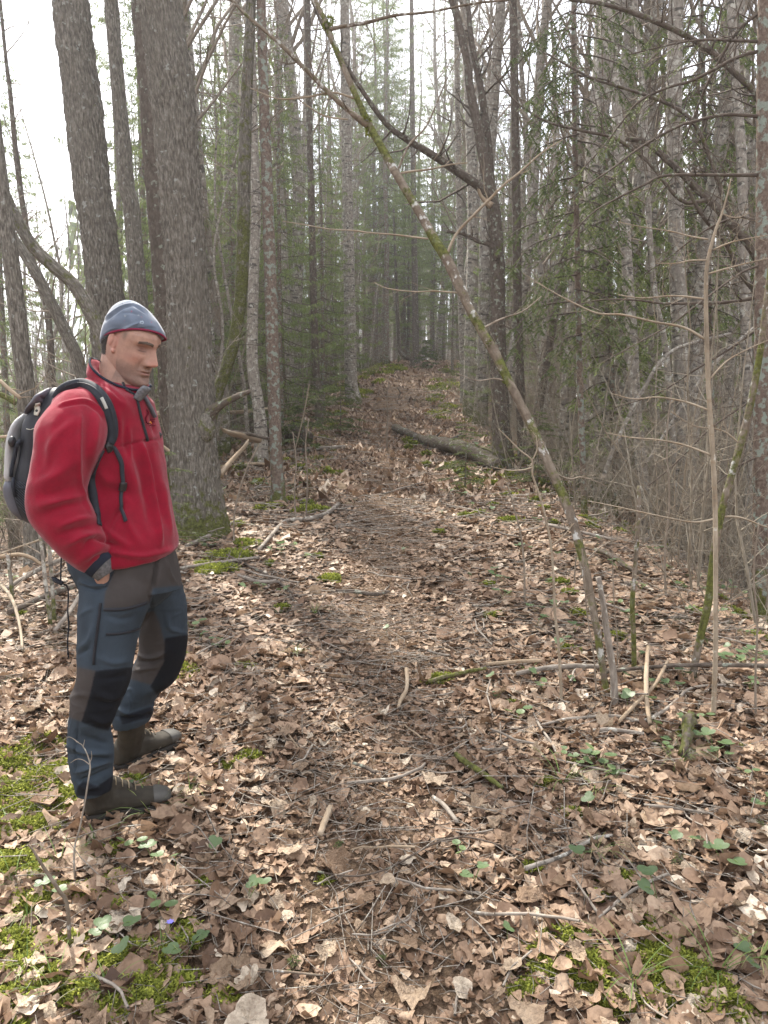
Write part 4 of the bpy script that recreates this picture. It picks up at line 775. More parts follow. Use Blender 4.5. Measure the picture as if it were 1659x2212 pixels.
# small spruces
def baby_spruce(label, x, y, H, Y=None, n=7, rn=.55, w=.005, nl=.03):
    p = gp(x, y) if Y is None else np.array([P(x, y, Y)[0], Y, g1(P(x, y, Y)[0], Y)]); root = empty('young_spruce', p); tag(root, label, 'young spruce')
    t = MB(); tube(t, [(0, 0, -.03), (.01, 0, H * .5), (0, .01, H)], [.012 * H, .007 * H + .001, .001], 6); t.build('trunk', M['bark_spruce'], root)
    w_ = MB(); n_ = MB(); a = 0
    for k in range(n):
        z0 = H * (.12 + .8 * k / n)
        for j in range(4):
            z = z0 + rt.normal(0, .05 * H)
            a += 1.57 + .35 * rt.random(); l = H * .42 * (1 - .75 * k / n) * (.7 + .5 * rt.random()); tt = np.linspace(0, 1, 5); d = np.array([math.cos(a), math.sin(a), 0]); pp = np.array([0, 0, z]) + d * (l * tt)[:, None]; pp[:, 2] += l * (.12 * tt - .2 * tt ** 2)
            tube(w_, pp, np.linspace(.004, .001, 5) * min(1, H), 3, cap=False); spruce_bough(w_, n_, pp, None, rt, l * .4, l * .12 + .012, w, nl, 16, .1, rn, .15)
    w_.build('branches', M['twig_dark'], root); n_.build('foliage', M['needle_muted'], root, smooth=False)
baby_spruce('young spruce between the man and the thickest trunk', 345, 1110, 1.05, 6.2, 8, .5, .007, .035)
baby_spruce('young green spruce at the foot of the left path verge', 655, 925, 1.5, 12.5, 9, .45, .014, .07)
baby_spruce('small green spruce left of the conifers at mid distance', 735, 905, 1.3, 14.5, 8, .5, .014, .07)
baby_spruce('small pale-green spruce above the mossy log', 1005, 1000, .9, 9.6, 8, .6, .01, .05)
baby_spruce('small dark spruce at the head of the path', 922, 792, 1.3, 30, 7, .5, .03, .13)
baby_spruce('low young spruce on the right slope behind the saplings', 1160, 1035, 1.2, 9.8, 8, .55, .01, .05)
for lab, x, y, h in (('tiny spruce sprig standing in the leaves at bottom centre', 635, 2098, .06), ('tiny spruce seedling beside the pale stick', 733, 1838, .045), ('tiny spruce sprig right of the bottom centre sprig', 826, 2085, .045), ('dark spruce sprig lying beside the moss at lower right', 1466, 1885, .08), ('small spruce sprig at the right edge near the log', 1640, 1800, .06)): baby_spruce(lab, x, y, h, None, 5, .6, .0018, .012)

# ------------------------------------------------------------------ repeated forest
bare = [drop_bare(15, .085, (.02, .01), rt, .3, 34), drop_bare(17, .11, (-.03, .02), rt, .35, 36), drop_bare(12, .06, (.05, 0), rt, .25, 32), drop_bare(18, .13, (-.01, -.02), rt, .35, 38), drop_bare(10, .04, (-.06, .02), rt, .25, 20), drop_bare(9, .03, (.09, .03), rt, .2, 18)]
spru = [drop_spruce(15, .11, rt, .16, 1.7), drop_spruce(12, .085, rt, .08, 1.5, 1.1), drop_spruce(18, .13, rt, .22, 1.9)]
shr = [drop_shrub(5, 2.2, rt), drop_shrub(7, 1.6, rt), drop_shrub(4, 3.2, rt), drop_shrub(6, 2.6, rt, 'twig_dark')]
placed = {}
def put(tp, key, i, p, rz, sc, label, cat, group, tilt=(0, 0)):
    if isinstance(label, (list, tuple)): label = label[i % len(label)] + ' ' + where(p[0], p[1])
    root, kids = tp[i]
    if placed.get((key, i)) is None: placed[(key, i)] = 1; c = root; c.location = p; c.rotation_euler = (tilt[0], tilt[1], rz); c.scale = (sc,) * 3
    else: c = copy_tree(root, kids, p, rz, sc, tilt)
    tag(c, label, cat, group); return c
def clear(X, Y, m=1.5): return abs(X - float(path_x(Y))) > m
nb = 0; taken = []
def far_enough(X, Y, d):
    for (a, c) in taken:
        if (a - X) ** 2 + (c - Y) ** 2 < d * d: return False
    taken.append((X, Y)); return True
while nb < 298:
    Y = 10 + 50 * rt.random() ** 1.4; X = (rt.random() * 2 - 1) * (Y * .62 + 4)
    if nb > 275: Y = 2 + 7 * rt.random(); X = (1 if rt.random() < .5 else -1) * (6 + 7 * rt.random())
    if not clear(X, Y, 1.7 if Y < 30 else 1.0 if Y < 36 else 0.0): continue
    if Y < 13 and abs(X) < 2.6: continue
    if X / Y < -.24 and X / Y > -.80 and (Y < 46 or rt.random() < .5): continue
    if not far_enough(X, Y, .7): continue
    i = int(rt.integers(0, 6)); put(bare, 'b', i, (X, Y, g1(X, Y)), rt.random() * 6.28, .8 + .5 * rt.random(), ('straight slender bare grey tree', 'tall bare grey tree leaning left', 'short thin bare grey tree', 'tall stout bare grey tree', 'very thin leaning bare tree', 'thin bare tree bending over to the right'), 'bare tree', 'slender bare trees of the wood behind', (rt.normal(0, .03), rt.normal(0, .03))); nb += 1
spos = [(-2.4, 12.8, 0), (-3.9, 15.2, 2), (-2.8, 14.8, 1), (-4.4, 19.2, 1), (-3.8, 24.5, 2), (-2.6, 26, 0), (-5.6, 27, 1), (-4.6, 33, 2), (-3.0, 38, 0), (2.9, 23.5, 1), (4.6, 27.5, 0), (5.4, 33, 2), (7.6, 28, 2), (-1.2, 36, 1), (-1.6, 14, 1), (-2.6, 16.5, 0), (-3.4, 13.5, 1), (-1.5, 19, 2), (-3.2, 20, 0), (-2.2, 23, 2), (-4.8, 17, 0), (-.7, 26, 1), (-5.2, 23, 2), (-1.6, 29, 0), (-3.6, 27, 2), (-.4, 33, 2), (-6.6, 15.5, 1), (-11, 26, 1), (-15, 32, 1), (-5.4, 30, 2), (-2.3, 34, 2), (-.8, 38, 2), (.6, 40, 0), (2.6, 41, 1), (3.6, 38, 0), (2.0, 52, 2), (4.5, 30, 1), (-2.0, 11.8, 1), (-3.0, 18.2, 2), (-1.9, 21, 0), (-1.3, 24, 1),
        (2.6, 27, 0), (3.8, 33, 2), (1.4, 37, 1), (5.2, 25, 0), (6.8, 19, 1), (7.6, 24, 2), (5.4, 15, 0), (9.4, 17, 1), (8.4, 31, 2), (11.5, 22, 0), (12, 28, 2), (6.6, 37, 0), (14, 18, 1), (16, 30, 2), (-24, 42, 2), (0.6, 44, 2), (3.2, 48, 0), (-5, 42, 2), (-9, 40, 1), (10, 42, 2), (15, 40, 0), (4.2, 20, 1), (-6.2, 11.8, 1), (6.2, 11, 1)]
spos += [(3.3, 41, 2), (2.4, 44.5, 2), (4.2, 45, 2), (.3, 38.5, 2), (1.3, 43, 2), (-.5, 44, 2), (.9, 37, 0), (2.1, 46, 2), (0.1, 30.5, 2), (.2, 35, 2), (3.6, 35.5, 2), (-.9, 33.5, 0), (-7.5, 34, 2)]
for (X, Y, i) in spos:
    if X < float(path_x(Y)) and Y < 29: X = min(X - .7, float(path_x(Y)) - 3.0)
    X += rt.normal(0, .2); put(spru, 's', i, (X, Y, g1(X, Y)), rt.random() * 6.28, (.85 + .35 * rt.random()) * (float(np.clip(.50 + .09 * (abs(X - float(path_x(Y))) - 2.6), .46, 1)) if Y < 30 else 1.0), ('green spruce with drooping boughs', 'small green spruce branched to the ground', 'tall green spruce with bare lower trunk'), 'spruce', 'drooping spruces of the wood behind')
for (X, Y, i, sc) in [(-1.75, 13.2, 1, .60), (-2.5, 14.6, 1, .66), (-1.35, 17.2, 1, .62), (-2.3, 18.4, 1, .74), (-1.0, 22.5, 1, .72), (-3.3, 12.2, 1, .62), (-1.7, 25.5, 0, .66), (2.3, 16.2, 1, .5)]:
    put(spru, 's', i, (X, Y, g1(X, Y)), rt.random() * 6.28, sc, ('green spruce with drooping boughs', 'slim soft green spruce', 'tall green spruce with bare lower trunk'), 'spruce', 'drooping spruces of the wood behind')
ns = 0
while ns < 250:
    Y = 6.5 + 24 * rt.random(); X = (rt.random() * 2 - 1) * (Y * .55 + 3); u = X - float(path_x(Y))
    if abs(u) < 2.9 + .3 * rt.random() - (.6 if Y > 18 else 0): continue
    if X < 0 and Y < 9: continue
    put(shr, 'h', int(rt.integers(0, 4)), (X, Y, g1(X, Y)), rt.random() * 6.28, .7 + .6 * rt.random(), ('leafless five-stemmed grey shrub', 'low leafless many-stemmed shrub', 'tall leafless shrub of four stems', 'dark leafless shrub of six stems'), 'bare shrub', 'leafless shrubs of the understorey', (rt.normal(0, .1), rt.normal(0, .1))); ns += 1
thn = [drop_bare(6, .028, (.04, .02), rt, .2, 16), drop_bare(5, .02, (-.07, .0), rt, .15, 14), drop_bare(7.5, .034, (.0, .03), rt, .25, 18)]
for k in range(120):
    if k < 80: Y = 11 + 22 * rt.random(); u = -1.9 - 5.5 * rt.random() ** 1.2
    else: Y = 8 + 24 * rt.random(); u = 2.4 + 5 * rt.random()
    X = float(path_x(Y)) + u
    c = put(thn, 'thn', k % 3, (X, Y, g1(X, Y)), rt.random() * 6.28, .7 + .6 * rt.random(), ('thin pale sapling', 'very thin crooked sapling', 'slim tall sapling'), 'sapling', 'thin bare saplings between the trees', (rt.normal(0, .07), rt.normal(0, .07))); c.name = 'bare_sapling'
# the far wood, one mass
mb = MB(); r9 = np.random.default_rng(77)
for k in range(1500):
    a = (r9.random() * 2 - 1) * R(58); d = 52 + 75 * r9.random() ** 1.1; X, Y = math.sin(a) * d, math.cos(a) * d; z = g1(X, Y); H = 12 + 8 * r9.random(); rr = .06 + .12 * r9.random() ** 2; ln = r9.normal(0, .5, 2)
    pts = np.array([(X, Y, z - .3), (X + ln[0] * .4, Y, z + H * .4), (X + ln[0], Y + ln[1], z + H)]); tube(mb, pts, [rr, rr * .75, rr * .15], 4, rnd=r9.random(), cap=False)
    for q in range(13):
        f = .15 + .7 * r9.random(); p = pts[0] + (pts[2] - pts[0]) * f; b2 = r9.random() * 6.28; l = 1.2 + 1.8 * r9.random(); e = p + np.array([math.cos(b2) * l * .6, math.sin(b2) * l * .6, l * .8]); s = np.array([-math.sin(b2 + 1), math.cos(b2 + 1), 0]) * .03
        mb.add([p - s, p + s, e], None, [(0, 1, 2)], rnd=.4)
tag(mb.build('far_wood', M['bark_slim'], None), 'far bare wood reading as one grey mass behind the nearer trees', 'wood', kind='stuff')
mb = MB()
for k in range(200):
    a = (r9.random() * 2 - 1) * R(56); d = 50 + 60 * r9.random(); X, Y = math.sin(a) * d, math.cos(a) * d; z = g1(X, Y); H = 5 + 11 * r9.random(); n = 150; f = r9.random(n) ** .8; b2 = r9.random(n) * 6.28; rad = (.18 * H * (1 - f) + .1) * (.4 + .6 * r9.random(n))
    c = np.stack([X + np.cos(b2) * rad, Y + np.sin(b2) * rad, z + .5 + H * f], -1); s = np.stack([-np.sin(b2), np.cos(b2), np.zeros(n)], -1) * (.10 + .12 * r9.random(n))[:, None]; e = c + np.stack([np.cos(b2) * .2, np.sin(b2) * .2, -.5 - .4 * r9.random(n)], -1)
    mb.add(np.stack([c - s, c + s, e], 1).reshape(-1, 3), None, np.arange(n * 3).reshape(-1, 3), rnd=np.repeat(np.clip(r9.normal(.4, .2, n), 0, 1), 3))
tag(mb.build('far_spruces', M['needle'], None, smooth=False), 'far dark spruces reading as one mass in the wood', 'wood', kind='stuff')
# ------------------------------------------------------------------ the hiker
def k1(x, y): return x * .3002, 597.2 + y * .3002        # detail view 1 -> frame
def k2(x, y): return x * .3002, 1161.3 + y * .3002       # detail view 2 -> frame
def k4(x, y): return 165.9 + .14 * x, 630.4 + .14 * y    # detail view of the head -> frame
def ring_rows(rows, n=36, sub=5, cvt=k1, cap=True):
    """rows: (xl, yl, xr, yr, Ycentre, half depth[, sag of the near side, squareness])"""
    R_ = []
    for a in rows:
        a = list(a) + [0, 1.0][len(a) - 6:] if len(a) < 8 else list(a)
        l = P(*cvt(a[0], a[1]), a[4]); rr = P(*cvt(a[2], a[3]), a[4]); R_.append(np.concatenate([(l + rr) / 2, (rr - l) / 2, [a[5], a[6], a[7]]]))
    q = crom(np.array(R_), sub); t = np.arange(n) * 2 * math.pi / n; c, s = np.cos(t), np.sin(t); V = []
    for w in q:
        e = w[8]; cc = np.sign(c) * np.abs(c) ** e; ss = np.sign(s) * np.abs(s) ** e
        V.append(w[:3] + cc[:, None] * w[3:6] + ss[:, None] * np.array([0, -w[6], 0]) + np.clip(ss, 0, 1)[:, None] * np.array([0, 0, w[7]]))
    m = len(V); V = np.vstack(V); F4 = [(i * n + j, i * n + (j + 1) % n, (i + 1) * n + (j + 1) % n, (i + 1) * n + j) for i in range(m - 1) for j in range(n)]
    V = np.vstack([V, V[:n].mean(0), V[(m - 1) * n:m * n].mean(0)]); F3 = [(m * n, (j + 1) % n, j) for j in range(n)] + [(m * n + 1, (m - 1) * n + j, (m - 1) * n + (j + 1) % n) for j in range(n)]
    return V, np.array(F4), np.array(F3)
def ell(c, rad, n=16, rot=None):
    u = np.linspace(0, math.pi, n); V = [];
    for a in u[1:-1]: V.append(np.stack([math.sin(a) * np.cos(np.arange(n * 2) * math.pi / n), math.sin(a) * np.sin(np.arange(n * 2) * math.pi / n), np.full(n * 2, math.cos(a))], -1))
    m = len(V); k = n * 2; V = np.vstack(V + [[[0, 0, 1]], [[0, 0, -1]]]) * np.array(rad)
    if rot is not None: V = V @ rot.T
    F4 = [(i * k + j, (i + 1) * k + j, (i + 1) * k + (j + 1) % k, i * k + (j + 1) % k) for i in range(m - 1) for j in range(k)]
    F3 = [(m * k, j, (j + 1) % k) for j in range(k)] + [(m * k + 1, (m - 1) * k + (j + 1) % k, (m - 1) * k + j) for j in range(k)]
    return V + np.asarray(c), np.array(F4), np.array(F3)
def tubeVF(pts, rad, n=10):
    mb = MB(); tube(mb, pts, rad, n); return mb.V[0], mb.F4[0], mb.F3[0]
def fuse(parts, vox=.006, smooth=3, fac=.5):
    mb = MB()
    for p in parts: mb.add(*p)
    me = mb.mesh('tmp', M['stick']); o = bpy.data.objects.new('tmp', me); COL.objects.link(o)
    bpy.context.view_layer.update()
    m = o.modifiers.new('r', 'REMESH'); m.mode = 'VOXEL'; m.voxel_size = vox
    if smooth: s = o.modifiers.new('s', 'SMOOTH'); s.factor = fac; s.iterations = smooth
    dg = bpy.context.evaluated_depsgraph_get(); e = o.evaluated_get(dg); em = e.to_mesh()
    V = np.empty(len(em.vertices) * 3); em.vertices.foreach_get('co', V); V = V.reshape(-1, 3)
    N = np.empty(len(em.vertices) * 3); em.vertices.foreach_get('normal', N); N = N.reshape(-1, 3)
    F = [tuple(p.vertices) for p in em.polygons]; e.to_mesh_clear(); bpy.data.objects.remove(o); bpy.data.meshes.remove(me)
    return V, N, F
def seg_dist(x, y, pts):
    best = np.full(len(x), 1e9)
    for (x0, y0), (x1, y1) in zip(pts[:-1], pts[1:]):
        dx, dy = x1 - x0, y1 - y0; t = np.clip(((x - x0) * dx + (y - y0) * dy) / (dx * dx + dy * dy + 1e-9), 0, 1)
        best = np.minimum(best, np.hypot(x - x0 - t * dx, y - y0 - t * dy))
    return best
def creases(V, N, lines, cvt, faceto=-.05):
    """cloth folds: ridges (+) and valleys (-) pressed into the near side, in metres"""
    x, y = proj(V); D = np.zeros(len(V)); near = np.clip((-N[:, 1] + .25) * 2.5, 0, 1)
    for ln in lines:
        pts, w, a = ln[:3]; pp = crom(np.array([cvt(*q) for q in pts], float), 6); d = seg_dist(x, y, pp)
        ds = np.hypot(x - pp[0][0], y - pp[0][1]); de = np.hypot(x - pp[-1][0], y - pp[-1][1]); fade = 1 - .6 * np.exp(-(np.minimum(ds, de) / (w * .3 * 2)) ** 2)
        m = near * (V[:, 1] < ln[3] if len(ln) > 3 else 1) * (V[:, 1] > ln[4] if len(ln) > 4 else 1)
        D += a * np.exp(-(d / (w * .3002)) ** 2) * m * fade
    return V + N * D[:, None]
def in_poly(x, y, poly):
    c = np.zeros(len(x), bool); n = len(poly); j = n - 1
    for i in range(n):
        xi, yi = poly[i]; xj, yj = poly[j]
        c ^= ((yi > y) != (yj > y)) & (x < (xj - xi) * (y - yi) / (yj - yi + 1e-12) + xi); j = i
    return c
def obj_from(name, V, F, mat, parent, base, col=None, smooth=True):
    me = bpy.data.meshes.new(name); me.from_pydata((V - base).tolist(), [], F if isinstance(F, list) else F.tolist()); me.polygons.foreach_set('use_smooth', [smooth] * len(me.polygons))
    if col is not None:
        a = me.attributes.new('tint', 'FLOAT_COLOR', 'POINT'); a.data.foreach_set('color', np.hstack([col, np.ones((len(col), 1))]).astype(np.float32).ravel())
    me.materials.append(mat); me.update(); o = bpy.data.objects.new(name, me); COL.objects.link(o); o.parent = parent; return o
def bvh_of(V, F): return BVHTree.FromPolygons([tuple(v) for v in V], [tuple(f) for f in F])
def cast(bvh, x, y, Yf):
    d = Vector(ray(x, y)).normalized(); loc, nor, i, dist = bvh.ray_cast(Vector(CAM), d)
    if loc is None or loc.y > Yf + .25: return P(x, y, Yf), np.array([0, -1., 0])
    return np.array(loc), np.array(nor)
def ribbon(bvh, pts, width, Yf, cvt, lift=.004, thick=.004, sub=6, smoothn=2):
    """strap or tape lying on a garment; pts in detail-view px (x, y[, width px])"""
    q = crom(np.array([list(cvt(a[0], a[1])) + [(a[2] if len(a) > 2 else width) * .3002 / 2] for a in pts], float), sub)
    T = np.gradient(q[:, :2], axis=0); T /= np.linalg.norm(T, axis=1)[:, None] + 1e-9; N2 = np.stack([-T[:, 1], T[:, 0]], -1); rows = []
    for k in range(len(q)):
        c, n = cast(bvh, q[k, 0], q[k, 1], Yf); rows.append((c, n))
    C = np.array([a for a, _ in rows]); Nn = np.array([b for _, b in rows])
    for _ in range(smoothn):
        C[1:-1] = (C[:-2] + C[1:-1] * 2 + C[2:]) / 4; Nn[1:-1] = (Nn[:-2] + Nn[1:-1] * 2 + Nn[2:]) / 4
    Nn /= np.linalg.norm(Nn, axis=1)[:, None]; T3 = np.gradient(C, axis=0); S = np.cross(Nn, T3); S /= np.linalg.norm(S, axis=1)[:, None] + 1e-9
    w = (q[:, 2] * (C[:, 1] / FD))[:, None]; top = C + Nn * (lift + thick); bot = C + Nn * lift
    V = np.stack([bot - S * w, top - S * w * .86, top + S * w * .86, bot + S * w], 1).reshape(-1, 3); m = len(C)
    F = [(i * 4 + j, i * 4 + (j + 1) % 4, (i + 1) * 4 + (j + 1) % 4, (i + 1) * 4 + j) for i in range(m - 1) for j in range(4)] + [(3, 2, 1, 0), ((m - 1) * 4, (m - 1) * 4 + 1, (m - 1) * 4 + 2, (m - 1) * 4 + 3)]
    return V, F
# cloth
def fleece():
    t = NT('red_fleece'); o = t.n('ShaderNodeTexCoord').outputs['Object']
    c = t.ramp(t.noise(o, 22, 5, .6), [(.3, (.145, .002, .012)), (.7, (.21, .003, .018))]); c = t.mix(t.ramp(t.noise(o, 350, 3), [(.4, (0, 0, 0)), (.7, (.25, .25, .25))]), c, (.30, .014, .032))
    return t.finish(c, .95, t.math('ADD', t.noise(o, 420, 3, .7), t.noise(o, 60, 3)), .35, .003, .1, .18)
M['fleece'] = fleece(); M['fleece_seam'] = flat('fleece_seam', (.42, .02, .04), .9, .1, ns=300, sheen=.4)
M['trouser'] = flat('trouser_cloth', None, .85, .15, ns=260, bd=.0012, bs=.5, var=.16, attr='tint', varscale=14)
M['strap'] = flat('webbing', (.018, .021, .028), .75, .25, ns=400, bd=.001, var=.2, varscale=60)
M['pack_black'] = flat('pack_black_nylon', (.017, .018, .023), .6, .35, ns=300, bd=.001, var=.25, varscale=20)
M['pack_grey'] = flat('pack_grey_nylon', (.34, .335, .33), .55, .35, ns=200, bd=.001, var=.10, varscale=9)
M['pack_mid'] = flat('pack_dark_grey_nylon', (.085, .085, .10), .55, .35, ns=200, bd=.001, var=.15, varscale=12)
M['zip'] = flat('zip_tape', (.012, .013, .018), .6, .3)
M['plastic'] = flat('black_plastic', (.012, .012, .013), .35, .5)
M['cream'] = flat('cream_plastic', (.42, .40, .33), .5, .4)
M['reflect'] = flat('reflective_tape', (.36, .36, .33), .4, .5)
M['cuff'] = flat('dark_cuff', (.018, .022, .035), .9, .1, ns=300)
M['glove'] = flat('grey_knit_sleeve', (.12, .12, .125), .95, .1, ns=260, bd=.002, bs=.8, var=.35, varscale=120)
M['boot'] = flat('boot_leather', (.032, .027, .020), .75, .2, ns=90, bd=.002, var=.3, varscale=26)
M['boot_grey'] = flat('boot_toe', (.062, .058, .052), .6, .3, ns=60, bd=.001, var=.2, varscale=30)
M['sole'] = flat('boot_sole', (.03, .027, .024), .9, .1, ns=60)
M['lace'] = flat('boot_lace', (.16, .13, .09), .9, .1)
M['hat'] = flat('hat_jersey', None, .85, .2, ns=300, bd=.001, attr='tint', sheen=.35)
M['skin'] = flat('skin', None, .55, .3, ns=180, bd=.0012, bs=.35, attr='tint', sss=.12)
M['hair'] = flat('short_hair', (.05, .042, .036), .8, .2, ns=300, bd=.002, bs=1)
M['thread'] = flat('dark_thread', (.10, .004, .012), .8, .1); M['thread_orange'] = flat('orange_thread', (.75, .30, .05), .7, .1)

BASE = np.array([P(*k2(760, 1900), 2.66)[0], 2.72, 0.0]); BASE[2] = g1(BASE[0], BASE[1])
man = empty('person', BASE); tag(man, 'man in red fleece, blue beanie and grey-blue hiking trousers looking down, hand in pocket', 'person')

# --- fleece
torso = ring_rows([(690, 700, 960, 800, 2.70, .085), (590, 770, 1040, 860, 2.70, .15), (450, 860, 1085, 900, 2.70, .20), (405, 980, 1105, 985, 2.70, .215), (385, 1150, 1140, 1150, 2.70, .205), (375, 1300, 1165, 1300, 2.69, .20), (372, 1500, 1202, 1500, 2.68, .19), (400, 1700, 1234, 1690, 2.67, .19), (455, 1850, 1262, 1830, 2.66, .195, -.01), (500, 1950, 1272, 1915, 2.66, .20, -.02), (560, 2000, 1262, 1965, 2.66, .19, -.03), (600, 1995, 1230, 1960, 2.66, .165, -.03)], 48)
sleeve = ring_rows([(480, 830, 620, 810, 2.55, .05), (430, 885, 700, 858, 2.545, .085), (335, 985, 752, 985, 2.51, .10), (265, 1090, 768, 1100, 2.48, .10), (258, 1250, 738, 1240, 2.455, .098), (224, 1440, 640, 1430, 2.44, .095), (202, 1590, 605, 1560, 2.43, .095), (222, 1740, 648, 1670, 2.43, .092), (318, 1868, 690, 1765, 2.43, .088), (440, 2005, 730, 1850, 2.435, .08), (555, 2098, 765, 1918, 2.45, .068), (625, 2134, 778, 1972, 2.46, .056)], 36)
far_sl = ring_rows([(800, 860, 1000, 880, 2.86, .07), (760, 1000, 1080, 1010, 2.9, .08), (740, 1250, 1080, 1250, 2.93, .08), (760, 1500, 1100, 1500, 2.93, .075), (850, 1700, 1150, 1700, 2.92, .07), (960, 1880, 1190, 1850, 2.90, .055)], 28)
collar = ring_rows([(600, 800, 1030, 930, 2.69, .13, -.03), (632, 700, 1050, 860, 2.69, .108, -.04), (640, 640, 1062, 815, 2.69, .096, -.04), (655, 592, 1078, 792, 2.685, .088, -.042), (664, 590, 1070, 788, 2.685, .078, -.042)], 40)
JV, JN, JF = fuse([torso, sleeve, far_sl, collar], .0056, 5)
fl_ = [([(300, 1290), (430, 1130), (560, 1030)], 40, .006), ([(582, 980), (577, 1150), (574, 1320), (578, 1480), (610, 1600), (650, 1690)], 16, .0055), ([(650, 950), (640, 1150), (630, 1350), (610, 1480)], 45, -.006), ([(700, 1000), (690, 1150), (660, 1290)], 35, .005),
       ([(245, 1590), (400, 1560), (540, 1520)], 48, -.008), ([(260, 1500), (400, 1430), (540, 1340)], 45, .007), ([(300, 1720), (450, 1660), (610, 1630)], 42, -.008), ([(290, 1650), (430, 1615), (590, 1580)], 26, .006), ([(420, 1860), (560, 1815), (690, 1795)], 34, -.009), ([(430, 1800), (560, 1750), (670, 1735)], 26, .007),
       ([(480, 1930), (600, 1870), (700, 1855)], 22, .008), ([(600, 1960), (660, 1890), (745, 1890)], 22, -.007), ([(560, 2060), (660, 1990), (760, 1940)], 30, .006), ([(640, 2060), (700, 2010), (770, 1990)], 14, -.004), ([(330, 1150), (300, 1300), (280, 1420)], 40, -.006), ([(420, 1000), (360, 1120)], 40, .005), ([(400, 1260), (330, 1420)], 34, -.005),
       ([(430, 925), (520, 900), (620, 893), (700, 935), (755, 1010)], 12, .004), ([(430, 945), (520, 922), (620, 915), (690, 955), (745, 1030)], 12, -.003),
       ([(848, 1228), (940, 1203), (1040, 1180), (1150, 1170)], 9, -.005), ([(925, 1080), (935, 1200), (945, 1320)], 18, .005), ([(900, 1050), (905, 1180), (930, 1300)], 28, -.005), ([(1020, 1200), (1070, 1380), (1105, 1580), (1135, 1760), (1150, 1930)], 20, .010), ([(1060, 1200), (1110, 1380), (1150, 1580), (1180, 1760)], 30, -.008), ([(960, 1230), (1020, 1400), (1060, 1600), (1085, 1800)], 38, -.008),
       ([(760, 1560), (880, 1540), (990, 1560)], 60, -.010), ([(900, 1300), (960, 1450), (1000, 1600)], 40, .007), ([(780, 1850), (820, 1740), (900, 1640)], 24, -.007), ([(740, 1800), (830, 1880), (930, 1940)], 30, .008), ([(900, 1720), (960, 1850), (1020, 1930)], 34, .006), ([(700, 1360), (760, 1460), (860, 1500)], 40, .006),
       ([(700, 1880), (760, 1910), (820, 1930)], 16, -.010), ([(780, 1975), (900, 2000), (1040, 2010), (1250, 1960)], 22, .008), ([(1190, 1500), (1215, 1700), (1235, 1850)], 20, .005), ([(860, 1000), (880, 1120)], 24, .005), ([(700, 760), (820, 850), (930, 960)], 30, .006), ([(640, 760), (760, 800), (880, 900)], 14, -.006), ([(690, 650), (760, 720), (850, 800)], 20, -.005), ([(1080, 1000), (1110, 1120)], 14, -.005), ([(600, 720), (660, 730), (740, 780)], 12, -.006)]
JV = creases(JV, JN, [(a[0], a[1] * .85, a[2] * 1.6) for a in fl_], k1)
JV = JV + JN * (.006 * fbm(JV * np.array([9, 9, 6]), 4) + .003 * (1 - np.abs(vn(JV * np.array([14, 14, 9]) + 2 * vn(JV * 5)[:, None])) * 2).clip(0, 1) ** 2 * np.clip(vn(JV * 4 + 9) + .3, 0, 1))[:, None]
jacket = obj_from('fleece_jacket', JV, JF, M['fleece'], man, BASE)
jb = bvh_of(JV, JF)
def on(bvh, name, pts, width, mat, parent=None, cvt=k1, Yf=2.5, lift=.003, thick=.003, base=None, label=None, **k):
    V, F = ribbon(bvh, pts, width, Yf, cvt, lift, thick, **k); o = obj_from(name, V, F, mat, parent or jacket, BASE if base is None else base)
    if label: o['label'] = label
    return o
on(jb, 'collar_lining', [(652, 588), (700, 596), (790, 660), (850, 735), (905, 800), (960, 850)], 20, M['glove'], lift=-.002, label='grey lining edge of the collar')
cq = [(655, 590, 1078, 790, 2.685, .091, -.042)]
l_, r_ = P(*k1(655, 588), 2.685), P(*k1(1080, 790), 2.685); tt_ = np.arange(65) * 2 * math.pi / 64
rimp = (l_ + r_) / 2 + np.cos(tt_)[:, None] * (r_ - l_) / 2 * 1.0 + np.sin(tt_)[:, None] * np.array([0, -.0885, 0]) + np.clip(np.sin(tt_), 0, 1)[:, None] * np.array([0, 0, -.042])
mb = MB(); tube(mb, rimp - BASE, .0042, 8, cap=False); mb.build('collar_rim', M['cuff'], jacket)
on(jb, 'zip', [(965, 850), (985, 900), (1005, 990), (1035, 1100), (1058, 1178)], 24, M['zip'], label='black zip from the collar to the chest')
on(jb, 'collar_zip', [(880, 760), (905, 815), (960, 850)], 16, M['zip'])
V, F4, F3 = ring_rows([(960, 870, 1012, 900, 2.60, .012), (985, 830, 1060, 850, 2.60, .02), (1010, 800, 1085, 815, 2.60, .022), (1035, 783, 1078, 800, 2.60, .014)], 14); obj_from('collar_flap', V, F4.tolist() + F3.tolist(), M['glove'], jacket, BASE)['label'] = 'turned-out grey collar corner under the chin'
on(jb, 'zip_pull', [(1048, 960), (1060, 985), (1042, 1020), (1050, 1055), (1068, 1058)], 9, M['thread'], thick=.003)
for a in ([(1075, 1030), (1112, 1028)], [(1074, 1072), (1114, 1074)], [(1086, 1040), (1086, 1052)], [(1096, 1038), (1096, 1052)], [(1104, 1038), (1106, 1052)]): on(jb, 'embroidery', a, 6, M['thread'], thick=.001, lift=.002)
on(jb, 'emblem', [(1070, 1062), (1078, 1045), (1086, 1060)], 7, M['thread_orange'], thick=.001, lift=.002)
